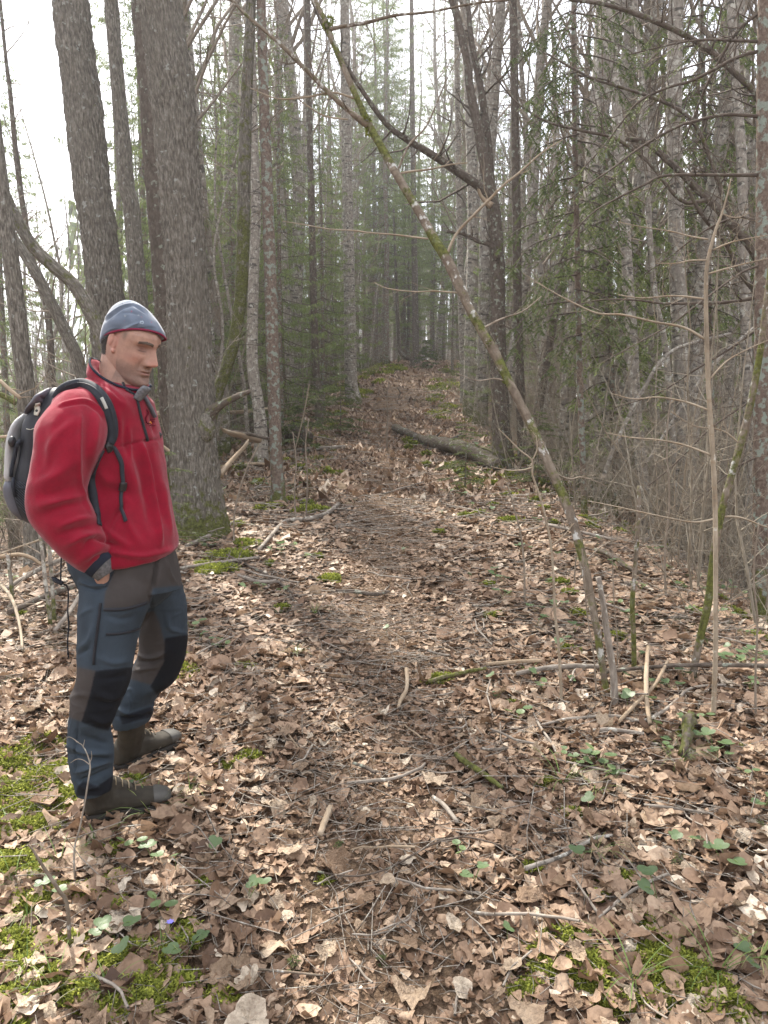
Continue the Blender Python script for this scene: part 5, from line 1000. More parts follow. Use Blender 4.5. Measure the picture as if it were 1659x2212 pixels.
# cuff, knit sleeve end
V, F4, F3 = ring_rows([(610, 2128, 772, 1968, 2.46, .050), (650, 2155, 800, 1990, 2.465, .046), (670, 2165, 815, 2010, 2.47, .043)], 24); obj_from('cuff', V, F4.tolist() + F3.tolist(), M['cuff'], jacket, BASE)
V, F4, F3 = ring_rows([(655, 2158, 806, 2008, 2.47, .042), (690, 2175, 822, 2060, 2.48, .040), (712, 2192, 826, 2110, 2.49, .037)], 24); obj_from('inner_sleeve', V, F4.tolist() + F3.tolist(), M['glove'], jacket, BASE)

# --- trousers
hips = ring_rows([(500, 110, 1240, 70, 2.66, .17), (512, 190, 1256, 120, 2.66, .175), (548, 260, 1282, 250, 2.67, .18), (590, 360, 1300, 370, 2.68, .16)], 44, cvt=k2)
ln = ring_rows([(560, 240, 1120, 240, 2.585, .10), (580, 370, 1100, 380, 2.575, .108), (575, 500, 1072, 500, 2.57, .108), (570, 650, 1012, 640, 2.57, .104), (565, 800, 975, 790, 2.57, .10), (568, 940, 950, 930, 2.57, .095), (545, 1060, 930, 1040, 2.575, .09), (520, 1160, 880, 1140, 2.585, .088), (502, 1290, 826, 1280, 2.60, .085), (497, 1390, 788, 1370, 2.61, .08), (497, 1500, 806, 1490, 2.62, .08), (505, 1610, 812, 1600, 2.63, .078), (524, 1700, 806, 1690, 2.64, .075), (548, 1780, 804, 1760, 2.645, .072), (560, 1828, 800, 1815, 2.65, .066)], 36, cvt=k2)
lf = ring_rows([(960, 220, 1280, 240, 2.80, .10), (985, 380, 1308, 380, 2.84, .11), (1000, 500, 1336, 500, 2.87, .11), (1005, 640, 1343, 650, 2.89, .105), (1008, 780, 1342, 790, 2.91, .10), (985, 880, 1318, 905, 2.93, .095), (925, 1010, 1255, 1040, 2.94, .092), (870, 1110, 1150, 1120, 2.95, .088), (835, 1200, 1105, 1190, 2.96, .085), (820, 1290, 1088, 1280, 2.965, .08), (828, 1360, 1068, 1325, 2.97, .072)], 34, cvt=k2)
crotch = ring_rows([(860, 230, 1240, 240, 2.71, .12), (860, 330, 1260, 340, 2.73, .13), (900, 430, 1200, 430, 2.75, .12), (940, 500, 1120, 500, 2.77, .09)], 30, cvt=k2)
TV, TN, TF = fuse([hips, ln, lf, crotch], .0046, 4)
FAR = 2.755
tl_ = [([(580, 320), (680, 350), (760, 330)], 14, .006), ([(585, 345), (690, 375), (760, 350)], 12, -.006), ([(570, 560), (640, 520), (690, 500)], 18, .004), ([(570, 800), (640, 740), (675, 640)], 22, .006), ([(575, 840), (640, 800)], 16, -.006), ([(760, 560), (870, 590), (980, 560)], 26, -.004), ([(700, 860), (820, 900), (940, 880)], 26, .004),
       ([(500, 1500), (620, 1540), (800, 1555)], 24, .009, FAR), ([(505, 1560), (650, 1590), (800, 1600)], 18, -.008, FAR), ([(540, 1690), (680, 1640), (800, 1600)], 20, .008, FAR), ([(560, 1760), (690, 1720), (800, 1660)], 20, -.008, FAR), ([(555, 1340), (545, 1500), (540, 1700)], 12, -.006, FAR), ([(600, 1430), (720, 1470), (800, 1480)], 26, -.006, FAR), ([(530, 1740), (600, 1790), (700, 1800)], 16, .007, FAR),
       ([(700, 1120), (800, 1150), (880, 1110)], 24, .007, FAR), ([(690, 1180), (780, 1200), (860, 1170)], 22, -.007, FAR), ([(640, 1290), (740, 1320), (820, 1270)], 26, .006, FAR), ([(520, 1150), (580, 1130), (640, 1140)], 22, .004, FAR), ([(700, 1020), (820, 1010), (930, 990)], 24, -.004, FAR),
       ([(1010, 850), (1090, 860), (1180, 830)], 14, .008, 9, FAR), ([(1000, 890), (1080, 900), (1180, 880)], 13, -.007, 9, FAR), ([(970, 960), (1060, 940), (1130, 930)], 16, .006, 9, FAR), ([(850, 1230), (960, 1260), (1090, 1230)], 18, .010, 9, FAR), ([(840, 1290), (940, 1310), (1070, 1270)], 16, -.009, 9, FAR), ([(930, 1140), (945, 1200), (930, 1260)], 12, .006, 9, FAR), ([(1200, 560), (1220, 650), (1320, 690)], 20, .005, 9, FAR),
       ([(1140, 150), (1120, 280), (1100, 380)], 18, -.012), ([(1180, 140), (1220, 260), (1260, 330)], 16, .006), ([(1060, 400), (1090, 500), (1030, 640)], 20, -.004), ([(690, 480), (680, 700), (665, 910)], 30, .003, FAR)]
TV = creases(TV, TN, [(a[0], a[1] * .85, a[2] * 1.6, *a[3:]) for a in tl_], k2); TV = TV + TN * (.004 * fbm(TV * 14, 4) + .006 * (1 - np.abs(vn(TV * np.array([12, 12, 20]) + 2 * vn(TV * 6)[:, None])) * 2).clip(0, 1) ** 2 * np.clip(vn(TV * 5 + 3) + .35, 0, 1))[:, None]
def tri_cols(V):
    x0, y0 = proj(V); far = V[:, 1] > FAR; acc = 0; OFF = [(0, 0), (4, 2), (-4, -2), (2, -4), (-2, 4), (6, -6), (-6, 6)]
    for ox, oy in OFF: acc = acc + tri_one(x0 / .3002 + ox, (y0 - 1161.3) / .3002 + oy, far, V)
    return acc / len(OFF)
def tri_one(x, y, far, V):
    blue = np.array([.033, .045, .059]); brown = np.array([.047, .041, .039]); black = np.array([.007, .008, .011]); C = np.tile(blue, (len(V), 1))
    def put_(poly, c, m): C[in_poly(x, y, poly) & m] = c
    put_([(770, 60), (1320, 60), (1330, 345), (1220, 350), (1100, 365), (1075, 470), (900, 505), (745, 510), (756, 400), (815, 260), (815, 150)], brown, ~far | (y < 360))
    put_([(1040, 540), (1110, 530), (1150, 620), (1195, 800), (1180, 900), (1085, 1060), (930, 1015), (990, 860), (1000, 760), (1015, 620)], brown, far & (y > 350))
    put_([(1100, 385), (1345, 345), (1360, 700), (1190, 725), (1170, 560)], blue * .95, far)
    put_([(1186, 722), (1370, 695), (1360, 880), (1290, 1000), (1180, 1100), (1130, 1130), (1082, 1070), (1178, 900)], black, far)
    put_([(540, 928), (685, 958), (650, 1110), (625, 1200), (590, 1325), (480, 1290), (490, 1150)], brown * 1.05, ~far)
    put_([(685, 960), (970, 930), (960, 1060), (880, 1150), (850, 1250), (780, 1390), (690, 1370), (585, 1328), (625, 1200), (650, 1110)], black, ~far)
    put_([(600, 1750), (700, 1790), (830, 1700), (830, 1860), (540, 1860), (560, 1790)], black * 1.2, ~far)
    put_([(860, 1290), (1090, 1215), (1110, 1290), (880, 1345)], black * 1.3, far)
    return C
trousers = obj_from('trousers', TV, TF, M['trouser'], man, BASE, tri_cols(TV)); tb = bvh_of(TV, TF)
on(tb, 'thigh_zip', [(747, 518), (860, 518), (960, 500), (1062, 466)], 22, M['zip'], trousers, k2, 2.5, lift=.001, thick=.003)
on(tb, 'pocket_zip', [(762, 694), (850, 690), (930, 676), (1005, 652)], 19, M['zip'], trousers, k2, 2.5, lift=.001, thick=.003)
on(tb, 'side_vent_zip', [(724, 470), (712, 580), (696, 700), (680, 820), (675, 912)], 21, M['zip'], trousers, k2, 2.5, lift=.001, thick=.003)
on(tb, 'pocket_edge', [(822, 150), (826, 220), (800, 290), (758, 360)], 7, M['zip'], trousers, k2, 2.5, lift=.001, thick=.002)

# --- boots
def boot(name, heel, toe, ankle, Lsh, r, label, far=False):
    """heel, toe on the ground (m); ankle = centre of the shaft top"""
    ax = toe - heel; L = np.linalg.norm(ax); f = ax / L; up = np.array([0, 0, 1.]); sd = unit(np.cross(f, up)); up = np.cross(sd, f)
    def row(t, w, h0, h1, e=.8):   # cross-section of the foot at t along the length
        n = 20; a = np.arange(n) * 2 * math.pi / n; c = np.sign(np.cos(a)) * np.abs(np.cos(a)) ** e; s = np.sign(np.sin(a)) * np.abs(np.sin(a)) ** e
        return heel + f * (t * L) + up * ((h0 + h1) / 2) + sd * 0 + c[:, None] * sd * w + s[:, None] * up * (h1 - h0) / 2
    rows = [(.0, .022, .03, .075), (.03, .034, .018, .10), (.12, .041, .014, .125), (.25, .042, .014, .128), (.40, .041, .014, .110), (.55, .046, .014, .088), (.70, .051, .014, .073), (.84, .050, .015, .066), (.94, .040, .018, .058), (.99, .024, .024, .046)]
    V = np.vstack([row(*a) for a in rows]); n = 20; m = len(rows); V = np.vstack([V, V[:n].mean(0), V[-n:].mean(0)])
    F4 = np.array([(i * n + j, i * n + (j + 1) % n, (i + 1) * n + (j + 1) % n, (i + 1) * n + j) for i in range(m - 1) for j in range(n)]); F3 = np.array([(m * n, (j + 1) % n, j) for j in range(n)] + [(m * n + 1, (m - 1) * n + j, (m - 1) * n + (j + 1) % n) for j in range(n)])
    c0 = heel + f * L * .22 + up * .06; sh = tubeVF([c0, c0 * .6 + ankle * .4 + f * .004, ankle], [.050, .050, .056], 20)
    tongue = tubeVF([c0 + f * .05 + up * .02, ankle + f * .045 - up * .005], [.022, .018], 10); pad = tubeVF([heel + f * L * .55 + up * .075, heel + f * L * .30 + up * .13], [.026, .026], 10)
    BV, BN, BF = fuse([(V, F4, F3), sh, tongue, pad], .0042, 3); BV = BV + BN * (.0022 * fbm(BV * 40, 3))[:, None]
    root = obj_from(name, BV, BF, M['boot'], man, BASE)
    if label: root['label'] = label
    ns = 22; a = np.arange(ns) * 2 * math.pi / ns; out = []
    for z, g in ((-.002, 1.0), (.012, 1.03), (.022, 1.0)):
        t = .5 + .515 * np.cos(a) * g; w = np.interp(t, [-.02, .0, .1, .3, .5, .7, .85, .96, 1.02], [.0, .03, .042, .042, .040, .053, .052, .036, .0]) * g * np.sign(np.sin(a)) * np.minimum(1, np.abs(np.sin(a)) * 2.4)
        out.append(heel + f * (t[:, None] * L) + sd * w[:, None] + up * z)
    V = np.vstack(out + [[out[0].mean(0)], [out[-1].mean(0)]]); F = [(i * ns + j, i * ns + (j + 1) % ns, (i + 1) * ns + (j + 1) % ns, (i + 1) * ns + j) for i in range(2) for j in range(ns)] + [(3 * ns, (j + 1) % ns, j) for j in range(ns)] + [(3 * ns + 1, 2 * ns + j, 2 * ns + (j + 1) % ns) for j in range(ns)]
    obj_from('sole', V, F, M['sole'], root, BASE * 0)
    V = np.vstack([row(t, w * 1.04, h0 - .001, h1 + .0025) for t, w, h0, h1 in [(.80, .0505, .020, .069), (.88, .048, .018, .064), (.95, .038, .019, .057), (1.0, .022, .026, .044)]]); V = np.vstack([V, V[-n:].mean(0)])
    F = [(i * n + j, i * n + (j + 1) % n, (i + 1) * n + (j + 1) % n, (i + 1) * n + j) for i in range(3) for j in range(n)] + [(4 * n, 3 * n + j, 3 * n + (j + 1) % n) for j in range(n)]
    obj_from('toe_cap', V, F, M['boot_grey'], root, BASE * 0)
    for k in range(5):   # laces across the instep, up the tongue
        t = .30 + .07 * k; hh = np.interp(t, [.3, .4, .55, .7], [.150, .134, .108, .092]); c = heel + f * (t * L) + up * hh; w = .03
        mb = MB(); tube(mb, crom([c - sd * w - up * .016, c - sd * w * .4, c + sd * w * .4 + f * .006, c + sd * w - up * .016 + f * .006], 4), .0022, 6); obj_from('lace', mb.V[0], mb.F4[0].tolist() + mb.F3[0].tolist(), M['lace'], root, BASE * 0)
        mb = MB(); e = c - sd * (w + .006) - up * .020; tube(mb, [e - f * .008, e + f * .008], .004, 8); obj_from('eyelet', mb.V[0], mb.F4[0].tolist() + mb.F3[0].tolist(), M['boot_grey'], root, BASE * 0)
    for ch in root.children: ch.location = -BASE
    return root
def gpt(x, y, lift=0): return gp(x, y, lift)
nh = gpt(186, 1778, .012); nt = gpt(356, 1742, .012); nt = nh + unit(nt - nh) * .305
boot('boot', nh, nt, P(206, 1690, 2.66), .0, rt, 'near boot, brown with grey toe, resting in the moss')
fh = gpt(250, 1672, .015); ft = gpt(384, 1612, .02); ft = fh + unit(ft - fh) * .30; fh[2] += .0
boot('boot', fh, ft, P(284, 1545, 2.965), .0, rt, 'far boot stepping ahead with its toe raised')

# --- head, neck and hands: one body
YAW, PIT = R(22), R(20); HC = P(285, 743, 2.68)
Fw = np.array([math.cos(YAW) * math.cos(PIT), -math.sin(YAW) * math.cos(PIT), -math.sin(PIT)]); Rt = unit(np.cross(Fw, [0, 0, 1])); Up = np.cross(Rt, Fw)
HS = 1.06
def hw(x, y, z): return HC + HS * (np.multiply.outer(x, Rt) + np.multiply.outer(y, Fw) + np.multiply.outer(z, Up))
zz = np.linspace(-.128, .118, 110); nphi = 128
zk = [-.128, -.122, -.112, -.100, -.088, -.078, -.070, -.060, -.048, -.030, -.010, .010, .022, .035, .055, .080, .100, .112, .118]
Fk = [.060, .080, .0885, .0885, .0825, .0835, .0845, .0835, .0820, .0835, .0830, .0840, .0900, .0900, .0870, .0740, .0500, .0280, .0050]
Bk = [.010, -.005, -.018, -.030, -.045, -.058, -.066, -.075, -.083, -.091, -.096, -.098, -.098, -.096, -.090, -.072, -.048, -.028, -.005]
Wk = [.016, .028, .042, .051, .057, .061, .064, .067, .0695, .072, .0735, .0745, .0745, .074, .070, .057, .039, .024, .004]
Ff, Bf, Wf = (np.interp(zz, zk, k) for k in (Fk, Bk, Wk))
ker = np.array([1, 2, 3, 2, 1]) / 9
for arr in (Ff, Bf, Wf): arr[2:-2] = np.convolve(arr, ker, 'valid')
ph = np.arange(nphi) * 2 * math.pi / nphi; cy = np.sign(np.cos(ph)) * np.abs(np.cos(ph)) ** .88; sx = np.sin(ph)
hx = Wf[:, None] * sx[None]; hy = ((Ff + Bf) / 2)[:, None] + ((Ff - Bf) / 2)[:, None] * cy[None]; hz = np.repeat(zz[:, None], nphi, 1)
fr = np.clip((hy - .02) / .03, 0, 1)
g_ = lambda x, z, cx, cz, wx, wz: np.exp(-((x - cx) / wx) ** 2 - ((z - cz) / wz) ** 2)
d = np.zeros_like(hx)
nz = np.interp(hz, [-.058, -.050, -.044, -.036, -.028, -.015, 0, .012, .022], [0, .008, .026, .0355, .0335, .0265, .0185, .011, .003])
nw = np.interp(hz, [-.055, -.045, -.036, -.025, -.01, .01, .02], [.012, .0150, .0145, .0110, .0085, .0075, .010]); d += nz * np.exp(-(hx / nw) ** 2)
for s in (-1, 1):
    d += .008 * g_(hx, hz, s * .0165, -.043, .0062, .0065)            # nostril wings
    d -= .0165 * g_(hx, hz, s * .030, .004, .016, .0105)              # sockets
    d += .0075 * g_(hx, hz, s * .032, .000, .0115, .0075)             # lidded eyes
    d -= .0032 * g_(hx, hz, s * .032, -.0050, .012, .0018)            # lid line
    d += .0065 * g_(hx, hz, s * .030, .0205, .021, .0060)             # brow
    d += .0035 * g_(hx, hz, s * .048, -.026, .017, .013)              # cheekbone
    d -= .0030 * g_(hx, hz, s * .033, -.0135, .012, .004)             # under-eye
    d -= .0050 * g_(hx, hz, s * .029, -.050, .0055, .016)              # fold beside the mouth
    d -= .0030 * g_(hx, hz, s * .042, -.070, .014, .014)
d += .0055 * g_(hx, hz, 0, -.0655, .019, .0036) + .0060 * g_(hx, hz, 0, -.0765, .016, .0042) - .0055 * g_(hx, hz, 0, -.0705, .024, .0022)
d -= .0035 * g_(hx, hz, 0, -.0870, .016, .0050) + .0025 * g_(hx, hz, 0, -.057, .004, .006); d += .006 * g_(hx, hz, 0, -.106, .018, .010)
hy = hy + d * fr
cap_ = 1 - .13 * np.clip((hz - .040) / .03, 0, 1); hx = hx * cap_; hy = hy * cap_; hz = np.where(hz > .05, .05 + (hz - .05) * .8, hz)
HV = hw(hx.ravel(), hy.ravel(), hz.ravel()); m = len(zz); n = nphi
HV = np.vstack([HV, HV[:n].mean(0), HV[-n:].mean(0)])
HF4 = np.array([(i * n + j, i * n + (j + 1) % n, (i + 1) * n + (j + 1) % n, (i + 1) * n + j) for i in range(m - 1) for j in range(n)]); HF3 = np.array([(m * n, (j + 1) % n, j) for j in range(n)] + [(m * n + 1, (m - 1) * n + j, (m - 1) * n + (j + 1) % n) for j in range(n)])
neck = ring_rows([(748, 470, 960, 560, 2.69, .052), (738, 560, 985, 660, 2.69, .058), (722, 640, 1000, 760, 2.69, .062), (700, 720, 1010, 830, 2.69, .066), (660, 820, 1000, 920, 2.69, .075)], 32)
Rear = np.stack([Rt, Fw, Up], 1)
parts = [(HV, HF4, HF3), neck]
for s in (-1, 1):
    for (x, y, z, a, b2, c) in ((.074, -.008, -.006, .007, .013, .026), (.080, -.016, .004, .006, .012, .024), (.075, -.004, -.030, .006, .008, .009)): parts.append(ell(hw(s * x, y, z), (a, b2, c), 10, Rear))
# hand in the pocket: palm, four fingers and a thumb
wr = P(*k1(735, 2150), 2.49); pk = P(*k1(790, 2290), 2.525); hd = unit(pk - wr); hs = unit(np.cross(hd, [0, -1, 0])); hn = np.cross(hs, hd)
parts.append(tubeVF([wr - hd * .09, wr - hd * .02, wr + hd * .02], [.030, .028, .026], 14)); Rp = np.stack([hs, hn, hd], 1); parts.append(ell(wr + hd * .055, (.040, .016, .052), 12, Rp))
for k, (o_, l_) in enumerate(((-.030, .066), (-.010, .076), (.010, .072), (.028, .056))):
    b0 = wr + hd * .085 + hs * o_; parts.append(tubeVF([b0, b0 + hd * l_ * .5 + hn * .004, b0 + hd * l_ * .85 + hn * .016, b0 + hd * l_ + hn * .028], [.0095, .009, .008, .006], 8))
parts.append(tubeVF([wr + hd * .03 - hs * .028, wr + hd * .062 - hs * .050, wr + hd * .095 - hs * .056], [.012, .011, .008], 8))
# body inside the clothes
parts += [tubeVF([P(*k1(800, 1000), 2.7), P(*k1(790, 1500), 2.68), P(*k1(850, 1980), 2.67)], [.10, .11, .11], 20), tubeVF([P(*k1(840, 850), 2.69), P(*k1(800, 1050), 2.7)], [.06, .11], 16),
          tubeVF([P(*k1(560, 960), 2.56), P(*k1(480, 1300), 2.48), P(*k1(420, 1640), 2.44), wr - hd * .05], [.05, .045, .04, .03], 12), tubeVF([P(*k2(840, 250), 2.6), P(*k2(780, 700), 2.57), P(*k2(720, 1050), 2.58), P(*k2(650, 1500), 2.63), P(*k2(680, 1850), 2.67)], [.05, .045, .035, .022, .015], 14),
          tubeVF([P(*k2(1080, 250), 2.74), P(*k2(1170, 640), 2.9), P(*k2(1120, 960), 2.94), P(*k2(960, 1250), 2.97), P(*k2(950, 1440), 2.98)], [.05, .04, .035, .022, .015], 14), tubeVF([P(*k1(900, 960), 2.82), P(*k1(900, 1300), 2.93), P(*k1(930, 1600), 2.92), P(*k1(1070, 1860), 2.9), P(*k1(1090, 2050), 2.86)], [.05, .045, .04, .028, .022], 12)]
bw = P(*k1(1090, 2050), 2.86); parts.append(ell(bw + [0, -.01, -.03], (.02, .035, .045), 10))
for k in range(5): c = bw + np.array([-.0, -.03 + .016 * k, -.06]); parts.append(tubeVF([c, c + [0, .002 * k, -.035 - .01 * (2 - abs(k - 2))]], [.0085, .006], 8))
FV, FN, FF = fuse(parts, .0019, 1, .3)
def head_local(V): q = (V - HC) / HS; return q @ Rt, q @ Fw, q @ Up
x, y, z = head_local(FV); C = np.tile([.40, .235, .175], (len(FV), 1)); xa = np.abs(x); isf = (y > .0) & (z > -.14) & (z < .13) & (xa < .09)
def blend(mask, col, a=1.0):
    w = np.clip(mask, 0, 1)[:, None] * a; C[:] = C * (1 - w) + np.array(col) * w
no_ = fbm(FV * 70, 3)
stub = np.clip(np.exp(-((z + .085) / .034) ** 4) * (y > .012) * np.clip(1.2 - .4 * np.abs(y - .05) / .05, 0, 1) * isf + 0, 0, 1) * (1 - np.exp(-(xa / .028) ** 2 - ((z + .072) / .008) ** 2)); blend(stub * (1 + .4 * fbm(FV * 300, 2)), (.15, .105, .09), .60)
blend(np.exp(-((xa - .046) / .018) ** 2 - ((z + .034) / .017) ** 2) * isf, (.50, .22, .17), .45); blend(np.exp(-(x / .016) ** 2 - ((z + .038) / .014) ** 2) * isf * (y > .09), (.54, .23, .18), .6)
blend(np.exp(-(x / .024) ** 4 - ((z + .0725) / .0062) ** 4) * isf, (.27, .125, .11), .6); blend(np.exp(-(x / .025) ** 4 - ((z + .0708) / .0016) ** 2) * isf, (.10, .04, .035), .85)
br = (.0205 + .004 * (1 - ((xa - .031) / .02) ** 2)); blend((np.abs(z - br) < .0046) * (xa > .010) * (xa < .052) * isf * (no_ > -.35), (.06, .042, .03), .95)
blend(np.exp(-((xa - .032) / .0135) ** 4 - ((z + .0048 - .12 * (xa - .032) ** 2 * 40) / .0022) ** 2) * isf, (.05, .028, .02), 1.0); blend(np.exp(-((xa - .031) / .016) ** 2 - ((z - .002) / .010) ** 2) * isf, (.20, .10, .085), .75)  # dark lash line; second blend paints shade into the eye sockets
blend(np.exp(-((xa - .009) / .004) ** 2 - ((z + .0500) / .0030) ** 2) * isf * (y > .085), (.06, .025, .02), .9)
ear = (xa > .073) & (y < .01) & (y > -.035); blend(ear * 1.0, (.50, .22, .18), .45)
blend((y < -.040 + .01 * no_) * (z > -.055 + .012 * no_) * (z < .09) * (y > -.12) * (np.hypot(xa, 0) < .1) * 1.0, (.055, .042, .034), .85); blend(np.exp(-((xa - .074) / .01) ** 2 - ((y - .026) / .008) ** 2 - ((z - .03) / .018) ** 2), (.10, .075, .06), .7)
C *= (1 + .22 * no_ + .10 * fbm(FV * 260, 2))[:, None]; C *= .80
obj_from('body', FV, FF, M['skin'], man, BASE, C)
# short hair under the hat at temple and nape
mb = MB(); hv = []
for s in (-1, 1):
    for k in range(900):
        a = rt.random(); zq = -.050 + .085 * rt.random(); yq = -.098 + .060 * a; 
        i = int(np.argmin((x - s * .075) ** 2 * .3 + (y - yq) ** 2 + (z - zq) ** 2))
        hv.append(i)
hv = np.unique(hv); c = FV[hv] ; nn_ = FN[hv]; tip = c + nn_ * .0035 - Up * .009 - Fw * .003; s_ = np.cross(nn_, Up) * .0012
mb.add(np.stack([c - s_, c + s_, tip], 1).reshape(-1, 3) - BASE, None, np.arange(len(hv) * 3).reshape(-1, 3)); o = mb.build('hair', M['hair'], man)

# --- hat
hat = ring_rows([(374, 822, 1366, 705, 2.68, .088, .030), (378, 760, 1352, 640, 2.68, .090, .024), (388, 690, 1322, 580, 2.68, .092, .018), (410, 590, 1268, 490, 2.68, .092, .010), (448, 470, 1196, 390, 2.68, .088), (500, 350, 1128, 310, 2.68, .080), (570, 250, 1040, 235, 2.68, .066), (640, 190, 960, 180, 2.68, .048), (690, 158, 900, 150, 2.68, .030), (730, 136, 850, 134, 2.68, .014)], 48, cvt=k4)
HTV, HTN, HTF = fuse([hat, ring_rows([(560, 330, 880, 300, 2.655, .05), (620, 230, 870, 215, 2.65, .04), (690, 160, 870, 160, 2.65, .022), (725, 138, 850, 140, 2.65, .012)], 20, cvt=k4)], .0032, 4)
def k4s(x, y): return k4(x, y)
hl = [([(400, 720), (560, 650), (760, 560), (980, 470)], 16 * .4667, .0045), ([(420, 750), (600, 680), (800, 600)], 12 * .4667, -.0040), ([(430, 640), (520, 580), (620, 560)], 14 * .4667, .003), ([(440, 400), (560, 300), (700, 215), (870, 180)], 14 * .4667, .004), ([(450, 440), (580, 340), (720, 250), (870, 205)], 18 * .4667, -.005),
      ([(710, 150), (705, 200)], 9 * .4667, -.006), ([(880, 180), (1000, 240), (1090, 290)], 16 * .4667, .004), ([(870, 200), (990, 280), (1080, 340)], 18 * .4667, -.004), ([(700, 330), (820, 320), (960, 350)], 22 * .4667, -.003), ([(960, 580), (1100, 560), (1240, 570)], 20 * .4667, -.003), ([(1200, 400), (1270, 520), (1310, 600)], 16 * .4667, .002)]
HTV = creases(HTV, HTN, hl, k4)
xx, yy = proj(HTV); xx = (xx - 165.9) / .14; yy = (yy - 630.4) / .14
HCc = np.tile([.105, .130, .175], (len(HTV), 1)); nf = fbm(HTV * 26, 4); HCc *= (1 + .55 * nf)[:, None]; fade = np.clip(nf * 2.2, 0, 1)[:, None]; HCc = HCc * (1 - fade * .35) + np.array([.20, .22, .24]) * fade * .35
for (cx, cy_, rr_, col) in ((845, 300, 20, (.30, .07, .14)), (745, 370, 17, (.22, .25, .27)), (740, 450, 13, (.2, .08, .13)), (950, 360, 16, (.22, .25, .27)), (1000, 385, 14, (.25, .06, .09)), (1155, 470, 14, (.25, .07, .13)), (680, 255, 13, (.14, .08, .13)), (960, 567, 12, (.24, .30, .34)), (560, 420, 12, (.2, .22, .25)), (1060, 300, 13, (.22, .25, .28))): HCc[(xx - cx) ** 2 + (yy - cy_) ** 2 < (rr_ * .8) ** 2] = np.array(col) * .55 + np.array([.10, .115, .14]) * .45
rd_ = np.hypot((xx - 1005) * .85, yy - 472); HCc[(rd_ > 14) & (rd_ < 27)] = (.26, .31, .37)
hatob = obj_from('beanie', HTV, HTF, M['hat'], man, BASE, HCc); hatob['label'] = 'faded slate-blue jersey beanie with crimson edge'
def rim(rows, t0, t1):
    out = []
    for a in rows:
        l = P(*k4(a[0], a[1]), a[4]); rr = P(*k4(a[2], a[3]), a[4])
        for t in np.linspace(t0, t1, 40): out.append((l + rr) / 2 + (rr - l) / 2 * math.cos(t) + np.array([0, -a[5] * math.sin(t), a[6] * max(0, math.sin(t))]))
    return np.array(out)
rp = rim([(376, 824, 1364, 715, 2.68, .0885, .029)], -.9, 2.35)
mb = MB(); tube(mb, rp - BASE, np.concatenate([np.full(34, .0036), np.linspace(.004, .001, 6)]), 8); t_ = mb.build('hat_edge', flat('crimson_edge', (.17, .014, .042), .85, .2, ns=300), hatob)

# ------------------------------------------------------------------ the backpack
BP = np.array([P(*k1(250, 1300), 2.7)[0], 2.7, P(*k1(250, 1780), 2.7)[2]]); pack = empty('backpack', BP); tag(pack, 'black and pale grey backpack worn by the man in red, its cords dangling', 'backpack')
pb = ring_rows([(410, 800, 470, 800, 2.72, 0.060), (368, 840, 560, 830, 2.72, 0.095, 0, .9), (293, 930, 600, 900, 2.72, 0.116, 0, .85), (223, 1030, 560, 1030, 2.72, 0.125, 0, .8), (196, 1150, 540, 1150, 2.72, 0.129, 0, .8), (188, 1300, 530, 1300, 2.72, 0.129, 0, .8), (148, 1450, 530, 1450, 2.72, 0.129, 0, .8), (123, 1560, 530, 1560, 2.72, 0.129, 0, .8), (150, 1660, 540, 1660, 2.72, 0.125, 0, .85), (203, 1740, 560, 1740, 2.72, 0.112, 0, .9), (273, 1785, 560, 1790, 2.72, 0.086)], 40)
PV, PN, PF = fuse([pb], .0065, 3)
plines = [([(200, 1100), (210, 1300), (200, 1500)], 20, .004), ([(230, 1150), (245, 1300), (235, 1420)], 24, -.006), ([(180, 1560), (240, 1540)], 14, .005), ([(330, 880), (260, 990), (230, 1080)], 14, -.004)]
PV = creases(PV, PN, plines, k1); PV = PV + PN * (.004 * fbm(PV * 10, 3))[:, None]
bag = obj_from('bag', PV, PF, M['pack_black'], pack, BP); pbv = bvh_of(PV, PF)
def addring(name, rows, mat, label=None, vox=.005, lines=None, n=30):
    V, N, F = fuse([ring_rows(rows, n)], vox, 2)
    if lines: V = creases(V, N, lines, k1)
    V = V + N * (.003 * fbm(V * 14, 3))[:, None]; o = obj_from(name, V, F, mat, pack, BP); 
    if label: o['label'] = label
    return o, V, F
addring('front_pocket', [(198, 985, 223, 985, 2.72, 0.043), (166, 1045, 216, 1040, 2.72, 0.086, 0, .8), (136, 1130, 206, 1130, 2.72, 0.107, 0, .8), (118, 1240, 204, 1240, 2.72, 0.112, 0, .8), (108, 1360, 204, 1360, 2.72, 0.112, 0, .8), (112, 1440, 198, 1440, 2.72, 0.112, 0, .8), (133, 1490, 193, 1480, 2.72, 0.095)], M['pack_grey'], 'pale grey front pocket of the backpack', lines=[([(100, 1330), (125, 1400), (118, 1460)], 12, -.006), ([(140, 1250), (125, 1350), (140, 1440)], 12, .005)])
addring('lower_pocket', [(113, 1430, 188, 1440, 2.72, 0.086), (100, 1490, 228, 1480, 2.72, 0.116, 0, .8), (102, 1570, 253, 1570, 2.72, 0.118, 0, .8), (136, 1665, 278, 1665, 2.72, 0.112, 0, .85), (188, 1735, 298, 1735, 2.72, 0.086)], M['pack_mid'], 'dark grey lower pocket of the backpack')
lidob, LV, LF = addring('lid', [(383, 812, 410, 800, 2.69, 0.052), (328, 862, 408, 850, 2.69, 0.107, 0, .85), (300, 900, 402, 905, 2.70, 0.120, 0, .85), (274, 945, 330, 960, 2.71, 0.120, 0, .85), (238, 990, 298, 1000, 2.72, 0.103)], M['pack_mid'], 'grey lid panel of the backpack', lines=[([(290, 900), (340, 925), (400, 905)], 12, .006), ([(280, 870), (340, 885), (395, 860)], 12, -.006)])
